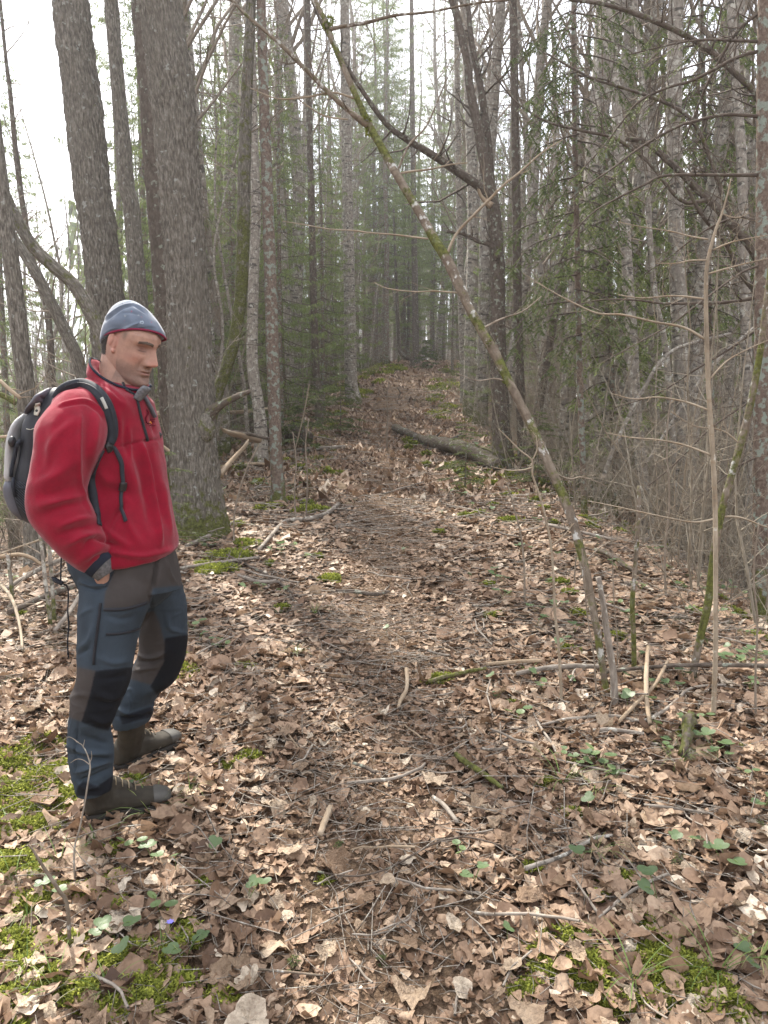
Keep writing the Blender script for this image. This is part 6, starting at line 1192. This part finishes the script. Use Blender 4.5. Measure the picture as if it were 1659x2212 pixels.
mV = np.vstack([PV, LV]); pbv = bvh_of(mV, [tuple(f) for f in PF] + [tuple(q + len(PV) for q in f) for f in LF])
def pon(name, pts, w, mat, Yf=2.55, **k):
    par = k.pop('parent', pack); V, F = ribbon(pbv, pts, w, Yf, k1, k.pop('lift', .003), k.pop('thick', .004)); o = obj_from(name, V, F, mat, par, BP if par is pack else BP * 0 + BP)
    if 'label' in k: o['label'] = k['label']
    return o
def dense_mesh():
    t = NT('mesh_fabric'); v = t.n('ShaderNodeTexCoord').outputs['Object']; w = t.n('ShaderNodeTexWave', Scale=70.0); w.bands_direction = 'DIAGONAL'; t.l(v, w.inputs['Vector'])
    return t.finish(t.ramp(w.outputs['Fac'], [(.3, (.008, .009, .012)), (.7, (.04, .045, .055))]), .8, w.outputs['Fac'], .5, .002, .2)
M['meshf'] = dense_mesh()
pon('mesh_pocket', [(175, 1480, 120), (170, 1560, 130), (190, 1640, 120), (215, 1700, 80), (235, 1745, 40)], 100, M['meshf'], thick=.003, label='black mesh side pocket')
pon('pocket_hem', [(118, 1500), (150, 1520), (200, 1525), (245, 1515)], 22, M['strap'])
pl = pon('buckle_plate', [(268, 905, 34), (268, 925, 42), (274, 955, 40), (272, 985, 44), (268, 1003, 36)], 40, M['cream'], lift=.003, thick=.005, label='cream plate with two holes on the lid')
for (cx, cy_) in ((268, 926), (271, 970)):  # black discs stand in for the dark of the plate's two holes
    c, nr = cast(pbv, *k1(cx, cy_), 2.56); c = c + nr * .0075; mb = MB(); tube(mb, [c + nr * .001, c + nr * .004], [.0050, .0036], 12); o = obj_from('dark_hole_disc', mb.V[0], mb.F4[0].tolist() + mb.F3[0].tolist(), M['plastic'], pack, BP)
pon('cord_loop', [(198, 1098, 6), (225, 1102, 5), (250, 1094, 5)], 6, M['cream'], thick=.003)
mb = MB(); tube(mb, [P(*k1(a, b_), yy_) for a, b_, yy_ in ((150, 1175, 2.60), (120, 1215, 2.60), (104, 1300, 2.61), (84, 1380, 2.61), (80, 1440, 2.6))], [.008, .008, .007, .007, .007], 6); obj_from('compression_strap', mb.V[0] , mb.F4[0].tolist() + mb.F3[0].tolist(), M['strap'], pack, BP)
bk = P(*k1(88, 1190), 2.6); obj_from('buckle', *[(lambda e: (e[0], e[1].tolist() + e[2].tolist()))(ell(bk, (.013, .016, .020), 8))][0], M['plastic'], pack, BP)
mb = MB(); tube(mb, [P(*k1(a, b_), yy_) for a, b_, yy_ in ((98, 1450, 2.6), (92, 1500, 2.58), (110, 1590, 2.58))], [.007, .007, .006], 6); obj_from('webbing_end', mb.V[0], mb.F4[0].tolist() + mb.F3[0].tolist(), M['strap'], pack, BP)
# shoulder straps
def jon(name, pts, w, mat, Yf, lift=.004, thick=.008, label=None, par=None, **k):
    V, F = ribbon(jb, pts, w, Yf, k1, lift, thick, **k); o = obj_from(name, V, F, mat, par or pack, BP)
    if label: o['label'] = label
    return o
sp = crom(np.array([(400, 870, 2.60, 60), (440, 815, 2.585, 62), (500, 782, 2.565, 66), (570, 775, 2.55, 70), (640, 795, 2.53, 76), (700, 838, 2.515, 84), (752, 905, 2.495, 88), (786, 985, 2.482, 86), (803, 1070, 2.475, 82), (806, 1150, 2.472, 74), (786, 1205, 2.475, 60)], float), 5)
C_ = np.array([P(*k1(a[0], a[1]), a[2]) for a in sp]); 
for i, a in enumerate(sp):
    if i > 14:
        c, nr = cast(jb, *k1(a[0], a[1]), a[2])
        if c[1] < 2.62: C_[i] = c + nr * .006
for _ in range(4): C_[1:-1] = (C_[:-2] + 2 * C_[1:-1] + C_[2:]) / 4
T3 = np.gradient(C_, axis=0); T3 /= np.linalg.norm(T3, axis=1)[:, None]; vd = C_ - CAM; vd /= np.linalg.norm(vd, axis=1)[:, None]; S_ = np.cross(vd, T3); S_ /= np.linalg.norm(S_, axis=1)[:, None]; tl0 = np.clip((np.linspace(1, 0, len(sp)) - .55) * 3, 0, 1)[:, None]; S_ = S_ * (1 - .0 * tl0) ; Nn_ = -np.cross(T3, S_); w_ = (sp[:, 3] * .3002 / 2 * C_[:, 1] / FD)[:, None]
prof = [(-1, 0), (-.8, .008), (0, .012), (.8, .008), (1, 0), (.6, -.006), (-.6, -.006)]
Nn_ = np.where((Nn_[:, 1] > 0)[:, None], -Nn_, Nn_)
V = np.stack([C_ + S_ * w_ * a + Nn_ * b_ for a, b_ in prof], 1).reshape(-1, 3); mm = len(C_); k7 = len(prof)
F = [(i * k7 + j, i * k7 + (j + 1) % k7, (i + 1) * k7 + (j + 1) % k7, (i + 1) * k7 + j) for i in range(mm - 1) for j in range(k7)] + [tuple(range(k7)), tuple((mm - 1) * k7 + j for j in range(k7))]
st = obj_from('shoulder_strap', V, F, M['strap'], pack, BP); st['label'] = 'near padded black shoulder strap'
sb = bvh_of(V, F)
V, F = ribbon(sb, [(732, 872), (748, 905), (768, 952)], 24, 2.48, k1, .001, .002); obj_from('reflective_tab', V, F, M['reflect'], pack, BP)
V, F = ribbon(sb, [(470, 790, 6), (560, 765, 6), (640, 780, 6), (712, 830, 6), (770, 905, 6), (806, 985, 6), (822, 1070, 6), (822, 1150, 6)], 6, 2.5, k1, .001, .002); obj_from('strap_piping', V, F, M['pack_black'], pack, BP)
jon('adjuster', [(765, 1180, 60), (780, 1230, 72), (760, 1245, 60)], 60, M['plastic'], 2.5, thick=.008)
jon('lower_strap', [(735, 1250, 30), (710, 1300, 34), (682, 1370, 38), (655, 1450, 52), (670, 1560, 60), (685, 1660, 56), (700, 1740, 52), (708, 1792, 50)], 50, M['strap'], 2.5, thick=.004, lift=.004, label='wide black strap hanging over the elbow side')
jon('webbing_tail', [(815, 1225, 26), (845, 1280, 34), (872, 1340, 34), (876, 1420, 32), (880, 1490, 30), (870, 1560, 26), (868, 1640, 26), (888, 1710, 26), (908, 1765, 30)], 30, M['strap'], 2.5, thick=.004, lift=.006)
jon('ladder_lock', [(880, 1480, 52), (878, 1508, 54), (874, 1545, 50)], 50, M['plastic'], 2.5, thick=.009, lift=.008)
jon('shoulder_strap', [(1024, 872, 24), (1045, 905, 26), (1075, 960, 26), (1100, 1015, 22)], 26, M['pack_mid'], 2.75, lift=.004, thick=.01, label='far grey shoulder strap')
mb = MB(); tube(mb, [P(*k1(1130, 1115), 2.72), P(*k1(1152, 1140), 2.72), P(*k1(1150, 1165), 2.72)], [.006, .008, .004], 8); o = obj_from('chest_clip', mb.V[0], mb.F4[0].tolist() + mb.F3[0].tolist(), M['plastic'], pack, BP)
def k6(x, y): return x * .27, 796 + y * .27
cordp = [(490, 1500), (488, 1600), (486, 1690), (500, 1720), (530, 1735), (545, 1770), (546, 1850), (542, 1950), (550, 2050), (540, 2200), (548, 2310)]
mb = MB(); tube(mb, crom([P(*k6(a, b_), 2.55 + .01 * i) for i, (a, b_) in enumerate(cordp)], 4), .0028, 6); obj_from('hanging_cord', mb.V[0], mb.F4[0].tolist() + mb.F3[0].tolist(), M['strap'], pack, BP)
mb = MB(); tube(mb, crom([P(*k6(a, b_), 2.56) for a, b_ in ((415, 1668), (440, 1690), (480, 1712), (500, 1722))], 4), [.004] * 3 + [.009] * 4 + [.008] * 6, 6); obj_from('webbing_knot', mb.V[0], mb.F4[0].tolist() + mb.F3[0].tolist(), M['strap'], pack, BP)
mb = MB(); tube(mb, crom([P(*k6(a, b_), 2.57) for a, b_ in ((610, 1590), (585, 1640), (560, 1680))], 4), .003, 6); obj_from('cord_end', mb.V[0], mb.F4[0].tolist() + mb.F3[0].tolist(), M['strap'], pack, BP)
# ------------------------------------------------------------------ fallen wood
def fallen(name, label, pts, mat, cat='fallen branch', n=8, lift=.0, group=None, moss=0.0, twigs=0, tl=(.05, .2), rel=None, arch=0.0, ends=None):
    """pts: (x, y, width[, height above ground]) in the frame, lying on the ground"""
    P3 = []
    for k, a in enumerate(pts):
        p = gp(a[0], a[1]); rr = a[2] * 1.12 * p[1] / FD / 2; h = (a[3] if len(a) > 3 else 0) + lift
        P3.append(np.concatenate([p + [0, 0, rr * .9 + h + .034], [rr]]))
    P3 = np.array(P3); base = P3[0, :3].copy(); base[2] = g1(base[0], base[1]); root = empty(name, base); tag(root, label, cat, group)
    q = crom(P3, 6); q[1:-1, :3] += rt.normal(0, .12, (len(q) - 2, 3)) * q[1:-1, 3:4] * .5
    mb = MB(); tube(mb, q[:, :3] - base, q[:, 3] * (1 + .12 * rt.normal(0, 1, len(q)).clip(-1, 1) * .5), n, rnd=rt.random(), moss=moss, disp=rel); mb.build('wood', M[mat], root)
    if twigs: mb = MB(); twigs_on(mb, q[:, :3] - base, q[:, 3], twigs, tl, rt, 3, .02, 1, .2, minr=.0012); mb.build('side_twig', M[mat], root)
    return root, q, base
# big logs
r_, q_, b_ = fallen('fallen_log', 'dark fallen log left of the path behind the lichened conifer', [(545, 952, 24, .08), (590, 958, 30, .07), (640, 961, 30, .05), (668, 966, 22, .02)], 'bark_dark', 'log', 18, 0, None, .25, rel=relief(.010, 24, .2))
def hung(name, label, pts, Y, mat, cat, n=12, rel=None, moss=0.0, twigs=0):
    p3, rd = px_pts(pts, Y, snap=False); base = p3[0].copy(); base[2] = min(g1(*p3[0][:2]), p3[0][2]); root = empty(name, base); tag(root, label, cat)
    q = crom(np.column_stack([p3, rd]), 6); mb = MB(); tube(mb, q[:, :3] - base, q[:, 3], n, rnd=rt.random(), moss=moss, disp=rel); mb.build('wood', M[mat], root)
    if twigs: mb = MB(); twigs_on(mb, q[:, :3] - base, q[:, 3], twigs, (.1, .5), rt, 3, .0, 1, .2); mb.build('side_twig', M[mat], root)
    return root
hung('split_log', 'pale splintered log jutting left behind the thickest trunk', [(560, 950, 18), (540, 946, 17), (520, 940, 15), (500, 936, 13), (484, 930, 10), (476, 922, 4)], (9.8, 9.2), 'wood_pale', 'log', 14, relief(.010, 30, .15))
hung('split_log', 'pale bark slab leaning below the splintered log', [(475, 1026, 14), (500, 995, 12), (528, 965, 10), (536, 950, 6)], (8.2, 9.2), 'wood_pale', 'log', 10, relief(.006, 30, .15), .1)
hung('fallen_log', 'thin dark log above the splintered log', [(492, 930, 6), (540, 938, 8), (580, 948, 7)], 9.6, 'bark_dark', 'log', 8)
hung('fallen_log', 'orange-brown log end seen between the man and the thickest trunk', [(325, 894, 13), (350, 894, 14), (385, 895, 13)], 9.3, 'wood_pale', 'log', 12, relief(.004, 30, .15))
hung('fallen_log', 'pale log lying far behind the broken stub', [(490, 892, 8), (530, 889, 9), (580, 884, 8), (620, 886, 6)], 13, 'wood_pale', 'log', 10)
hung('fallen_branch', 'white bare branch slanting behind the man towards the thickest trunk', [(348, 962, 7), (362, 972, 7), (385, 990, 6), (400, 1006, 5)], 7.4, 'wood_pale', 'fallen branch', 7)
hung('fallen_branch', 'curved grey-brown bough arching in at the left edge below the backpack', [(-20, 1206, 9), (20, 1200, 9), (45, 1198, 8), (70, 1206, 8), (88, 1218, 7), (110, 1222, 6)], 5.2, 'wood_pale', 'fallen branch', 9)
hung('fallen_log', 'yellow-mossy log end poking in at the left edge behind the backpack', [(-20, 846, 13), (10, 856, 12), (34, 872, 10)], 7, 'bark_dark', 'log', 10, moss=.9)
for lab, pts, Y, mt in (('dead pale branch crossing at the left edge by the backpack buckle', [(-10, 945, 6), (20, 942, 6), (60, 935, 5)], 6.2, 'wood_pale'), ('white twig rising to the right at the left edge below the backpack', [(-5, 1198, 4), (40, 1182, 4), (80, 1168, 4), (130, 1145, 3)], 5.6, 'bark_pale'), ('thin pale branch slanting up behind the backpack', [(0, 822, 8), (25, 845, 8), (45, 860, 7)], 6.4, 'wood_pale'),
                        ('crossing pale bough propped against the right-hand trunks', [(1390, 1010, 6), (1460, 900, 8), (1540, 790, 9), (1640, 700, 9)], 8.6, 'bark_slim'), ('leaning grey pole in the right thicket', [(1300, 1040, 9), (1330, 960, 9), (1385, 850, 9), (1450, 760, 8), (1580, 720, 7)], 8.8, 'bark_slim'), ('thin leaning pole at the left verge', [(634, 985, 3), (655, 900, 3), (668, 830, 3)], 12, 'bark_pale')):
    hung('leaning_pole' if 'pole' in lab else 'dead_bough', lab, pts, Y, mt, 'pole' if 'pole' in lab else 'fallen branch', 8, twigs=5)
fallen('fallen_log', 'long mossy log lying across the right slope', [(905, 958, 12, .02), (930, 972, 22, .02), (975, 985, 28, .03), (1030, 1004, 30, .02), (1078, 1026, 26)], 'bark_dark', 'log', 20, 0, None, .32, rel=relief(.012, 22, .2), twigs=8, tl=(.1, .5))
fallen('fallen_log', 'shorter mossy log end beside the path at mid distance', [(853, 936, 15, .01), (872, 944, 16), (892, 952, 15), (912, 960, 10)], 'bark_dark', 'log', 14, 0, None, .25, rel=relief(.008, 26, .2))
fallen('fallen_log', 'mossy rotten log half hidden in the right thicket', [(1285, 1205, 8, .02), (1320, 1222, 13, .02), (1360, 1246, 12, .01), (1400, 1258, 8)], 'bark_dark', 'log', 14, 0, None, .35, rel=relief(.01, 26, .2))
fallen('mossy_stump', 'low dark rotten mossy stump by the twig pile at the lower right', [(1475, 1655, 20, .0), (1482, 1620, 24, .02), (1488, 1590, 22, .03), (1490, 1572, 12, .02)], 'bark_dark', 'stump', 16, 0, None, .5, rel=relief(.012, 30, .5))
FB = [('long grey crooked branch lying left of the path', [(560, 1200, 7), (591, 1163, 8), (617, 1138, 9), (640, 1134, 8), (668, 1132, 9), (706, 1120, 9), (732, 1098, 7)], 'stick', 6), ('pale curved stick standing out beside the soil of the path', [(878, 1462, 8), (880, 1490, 8), (876, 1512, 8), (866, 1530, 9), (860, 1546, 6)], 'wood_pale', 0),
      ('short pale broken stick on the dark path soil', [(713, 1766, 10), (704, 1792, 13), (691, 1828, 12)], 'wood_pale', 0), ('mossy rotten stick pointing down to the right at lower centre', [(985, 1652, 12), (1010, 1672, 12), (1040, 1692, 12), (1085, 1724, 9)], 'bark_mossy', 0), ('dark curved piece of bark lying on the path', [(762, 1668, 6), (790, 1678, 8), (812, 1690, 7)], 'bark_dark', 0),
      ('flat pale stick lying across the path soil', [(750, 1712, 6), (800, 1708, 8), (850, 1702, 7), (905, 1680, 6), (918, 1668, 5)], 'stick', 0), ('short grey stick right of the path', [(935, 1742, 7), (958, 1762, 10), (988, 1798, 8)], 'stick', 0), ('birch-barked stick near the lower right', [(1134, 1902, 10), (1217, 1872, 8), (1278, 1838, 9), (1321, 1827, 6)], 'bark_slim', 0),
      ('left arm of the forked grey twig at the lower right', [(1236, 1915, 5), (1262, 1955, 5), (1296, 2006, 6)], 'stick', 3), ('grey stick running up right from the fork at the lower right', [(1292, 2008, 6), (1350, 1960, 7), (1400, 1930, 7), (1442, 1912, 6)], 'stick', 0), ('thin grey stick slanting down right of centre', [(1152, 1557, 4), (1168, 1590, 5), (1190, 1622, 5), (1204, 1650, 4)], 'stick', 0),
      ('long wavy pale branch in front of the leaning tree foot', [(1168, 1584, 5), (1220, 1572, 6), (1263, 1568, 6), (1321, 1564, 7), (1386, 1576, 7), (1430, 1556, 7), (1460, 1532, 7), (1494, 1503, 6), (1566, 1496, 5)], 'stick', 6), ('long dark straight pole lying behind the sapling feet', [(1300, 1482, 8, .03), (1420, 1478, 8, .05), (1540, 1475, 9, .05), (1670, 1472, 9, .04)], 'bark_dark', 3),
      ('pale debarked pole lying left of the leaning tree foot', [(1115, 1478, 10, .01), (1180, 1470, 11, .02), (1240, 1466, 11, .02), (1300, 1466, 9, .02)], 'stick', 0), ('second pale pole lying behind the first', [(1050, 1452, 8), (1120, 1447, 9), (1170, 1445, 8)], 'wood_pale', 0), ('splintered pale stump-like stick propped by the wavy branch', [(1404, 1584, 9, .0), (1396, 1550, 9, .03), (1394, 1510, 9, .10), (1398, 1470, 8, .14)], 'wood_pale', 0),
      ('pale stick slanting up right in the twig pile', [(1335, 1580, 8), (1370, 1555, 8, .03), (1412, 1520, 8, .05), (1440, 1470, 6, .06)], 'wood_pale', 0), ('light stick in front of the leaning tree foot', [(1280, 1598, 8), (1320, 1596, 9), (1390, 1604, 7)], 'stick', 0), ('thin dark arching twig across the lower path', [(686, 1906, 4), (740, 1914, 4), (783, 1914, 4), (844, 1896, 4), (927, 1849, 4), (975, 1834, 4), (1017, 1831, 4), (1128, 1860, 3)], 'twig_dark', 7),
      ('long thin dark twig arcing right of the path', [(1060, 1600, 4), (1150, 1588, 4), (1240, 1596, 4), (1310, 1640, 4), (1370, 1660, 4), (1480, 1672, 3)], 'twig_dark', 8), ('mossy stick lying right of the path at mid distance', [(925, 1490, 8), (960, 1480, 9), (1010, 1468, 8), (1050, 1460, 6)], 'bark_mossy', 0), ('dark branch across the right litter', [(1170, 1652, 4), (1290, 1680, 5), (1380, 1700, 5)], 'stick', 5),
      ('grey stick at the right among pale leaves', [(1390, 1760, 6), (1460, 1768, 6), (1540, 1780, 5)], 'stick', 3), ('stick pile piece left of the man, uppermost', [(10, 1300, 9, .03), (80, 1262, 10, .05), (160, 1225, 9, .05)], 'stick', 4), ('stick pile piece left of the man, thickest dark one', [(20, 1352, 12, .03), (90, 1322, 13, .04), (165, 1290, 12, .03)], 'bark_dark', 4), ('pale curved bare twig at the left edge', [(-5, 1298, 7, .1), (25, 1330, 7, .08), (42, 1370, 6, .04), (50, 1420, 5)], 'bark_pale', 4),
      ('grey stick lying just left of the trousers', [(120, 1385, 8, .02), (150, 1350, 9, .03), (180, 1300, 8, .03)], 'stick', 2), ('white peeled stick end by the foot of the thickest trunk', [(466, 1166, 6, .0), (470, 1150, 7, .05), (475, 1140, 6, .10)], 'bark_pale', 0), ('pale branch lying left of the lichened conifer', [(470, 1018, 5), (540, 1010, 6), (600, 1012, 5)], 'wood_pale', 4), ('grey pole lying behind the lichened conifer', [(600, 990, 6), (650, 980, 8), (720, 975, 8), (745, 972, 6)], 'stick', 5),
      ('brown branch at the foot of the thickest trunk', [(400, 1192, 7), (450, 1170, 8), (520, 1130, 6)], 'stick', 7), ('second brown branch beside the trunk foot', [(390, 1240, 6), (470, 1228, 7), (560, 1215, 5)], 'stick', 6), ('dark thin branch over the moss cushion left of the path', [(470, 1200, 4), (530, 1230, 5), (590, 1262, 5), (640, 1300, 4)], 'twig_dark', 7), ('short log piece in the leaves left of centre', [(515, 1255, 6), (560, 1270, 8), (600, 1268, 6)], 'stick', 2),
      ('dark root across the path at mid distance', [(725, 1288, 5), (770, 1292, 8), (810, 1298, 8), (840, 1290, 5)], 'bark_dark', 0), ('grey bleached branch near the right mossy log', [(1100, 1010, 6, .04), (1050, 985, 7, .05), (990, 975, 6, .04), (930, 960, 4, .05)], 'bark_pale', 8), ('fallen pole on the right slope', [(1180, 1150, 6, .03), (1240, 1165, 7, .03), (1330, 1185, 6, .03)], 'stick', 6),
      ('stick left of the near boot lying on moss', [(-8, 1712, 7), (60, 1708, 7), (110, 1700, 5)], 'stick', 0), ('bent stalk in front of the near boot', [(598, 1560 + 20, 3), (620, 1600, 3), (650, 1640, 3)], 'wood_pale', 0), ('yellow-green twig at the bottom left of centre', [(520, 2118, 4), (600, 2124, 5), (700, 2134, 4)], 'bark_mossy', 0), ('thin grey twig forked below centre', [(806, 2040, 4), (850, 2022, 4), (882, 2010, 4), (890, 1985, 3)], 'stick', 4)]
for lab, pts, mt, tg in FB: fallen('fallen_branch' if tg else 'fallen_stick', lab, pts, mt, 'fallen branch' if tg else 'stick', 8, 0, None, .7 if 'moss' in lab.lower() and 'cushion' not in lab else 0.0, tg)
# countless plain sticks: individuals of one kind
st_t = []
for k in range(6):
    L = .08 + .06 * k; root = empty('loose_stick'); mb = MB(); p, rd = limb(mb, (-L / 2, 0, 0), (1, .1, 0), L, .0022 + .0008 * k, rt, 6, 6, .12, 0, .0022 + .0005 * k); mb.build('wood', M['stick' if k % 3 else 'wood_pale'], root)
    if k > 2: mb = MB(); twigs_on(mb, p, rd, 3, (.05, .16), rt, 3, 0, 0); mb.build('side_twig', M['stick'], root)
    st_t.append((root, list(root.children)))
k = 0
while k < 230:
    if k < 90: Y = 1.7 + 4 * rt.random(); X = (rt.random() * 2 - 1) * (Y * .52 + .1)
    elif k < 150: Y = 5 + 7 * rt.random(); X = -1.1 - 2.4 * rt.random()
    elif k < 200: Y = 3.2 + 9 * rt.random(); X = .8 + 2.4 * rt.random()
    else: Y = 8 + 12 * rt.random(); X = (rt.random() * 2 - 1) * 3
    if X < -.4 and 2.45 < Y < 3.2: continue
    i = int(rt.integers(0, 6)); a = rt.random() * 6.28; put(st_t, 'st', i, (X, Y, g1(X, Y) + .03), a, .7 + .4 * rt.random() + max(0, Y - 3) * .13, ('tiny pale bare stick', 'short grey bare stick', 'grey bare stick', 'pale bare stick with side twigs', 'long grey bare stick with side twigs', 'longest grey bare stick with side twigs'), 'stick', 'loose bare sticks on the leaf litter', (rt.normal(0, .06), rt.normal(0, .08))); k += 1
# small leafless brush along both verges
br_t = []
for k in range(4):
    root = empty('brush_clump')
    for s in range(6):
        mb = MB(); a = rt.random() * 6.28; l = (.6 + .9 * rt.random()) * (1 + .25 * k); p, rd = limb(mb, (rt.normal(0, .18), rt.normal(0, .18), -.06), (math.cos(a) * .6, math.sin(a) * .6, 1), l, .0042, rt, 4, 8, .14, -.02); twigs_on(mb, p, rd, 9, (l * .15, l * .45), rt, 3, .0, 3, minr=.0016); mb.build('stem', M['twig_tan'], root)
    br_t.append((root, list(root.children)))
k = 0
while k < 190:
    if k < 100: Y = 4.6 + 12 * rt.random() ** 1.2; u = 2.0 + 4.2 * rt.random() ** 1.2 + max(0, 6 - Y) * .35
    elif k < 150: Y = 8.8 + 12 * rt.random(); u = -2.3 - 3.5 * rt.random()
    else: Y = 14 + 18 * rt.random(); u = (1 if rt.random() < .7 else -1) * (1.7 + 3 * rt.random())
    X = float(path_x(Y)) + u; put(br_t, 'br', int(rt.integers(0, 4)), (X, Y, g1(X, Y)), rt.random() * 6.28, .8 + .6 * rt.random(), ('low clump of thin tan brush', 'clump of thin tan brush', 'tall clump of thin tan brush', 'tallest kind of tan brush clump'), 'brush', 'thin leafless brush beside the ridge'); k += 1

# tall pale hazel shoots standing at the right verge
hz_t = [drop_shrub(3, 3.0, rt, 'twig_tan', 14), drop_shrub(4, 2.4, rt, 'bark_pale', 12), drop_shrub(2, 3.8, rt, 'twig_tan', 16)]
for k in range(34):
    Y = 4.4 + 6.5 * rt.random(); u = 1.9 + 2.6 * rt.random()
    if k > 27: Y = 8 + 5 * rt.random(); u = -2.2 - 1.6 * rt.random()
    X = float(path_x(Y)) + u; put(hz_t, 'hz', k % 3, (X, Y, g1(X, Y)), rt.random() * 6.28, .75 + .4 * rt.random(), ('bare hazel bush of three tan shoots', 'bare hazel bush of four pale shoots', 'pair of tall bare tan hazel shoots'), 'hazel bush', 'bare hazel bushes at the verges', (rt.normal(0, .12), rt.normal(0, .12)))
for o in bpy.data.objects:
    if o.type == 'MESH' and o.parent is not None and o.name.split('.')[0] in ('branches', 'foliage', 'side_twig', 'dead_branch', 'bough_twig', 'hair'): o['kind'] = 'stuff'
# ------------------------------------------------------------------ haze
hb = MB(); x0, x1, y0, y1, z0, z1 = -425, 425, -425, 430, -30, 60
hb.add([(x0, y0, z0), (x1, y0, z0), (x1, y1, z0), (x0, y1, z0), (x0, y0, z1), (x1, y0, z1), (x1, y1, z1), (x0, y1, z1)], [(3, 2, 1, 0), (4, 5, 6, 7), (0, 1, 5, 4), (1, 2, 6, 5), (2, 3, 7, 6), (3, 0, 4, 7)])
hm = bpy.data.materials.new('haze'); hm.use_nodes = True; ht = hm.node_tree; ht.nodes.clear(); ho = ht.nodes.new('ShaderNodeOutputMaterial'); hv_ = ht.nodes.new('ShaderNodeVolumePrincipled')
hv_.inputs['Color'].default_value = (.93, .95, 1, 1); hv_.inputs['Density'].default_value = .0019; hv_.inputs['Anisotropy'].default_value = .55
ht.links.new(hv_.outputs[0], ho.inputs['Volume']); hz_ = hb.build('haze', hm, None, smooth=False); tag(hz_, kind='stuff')
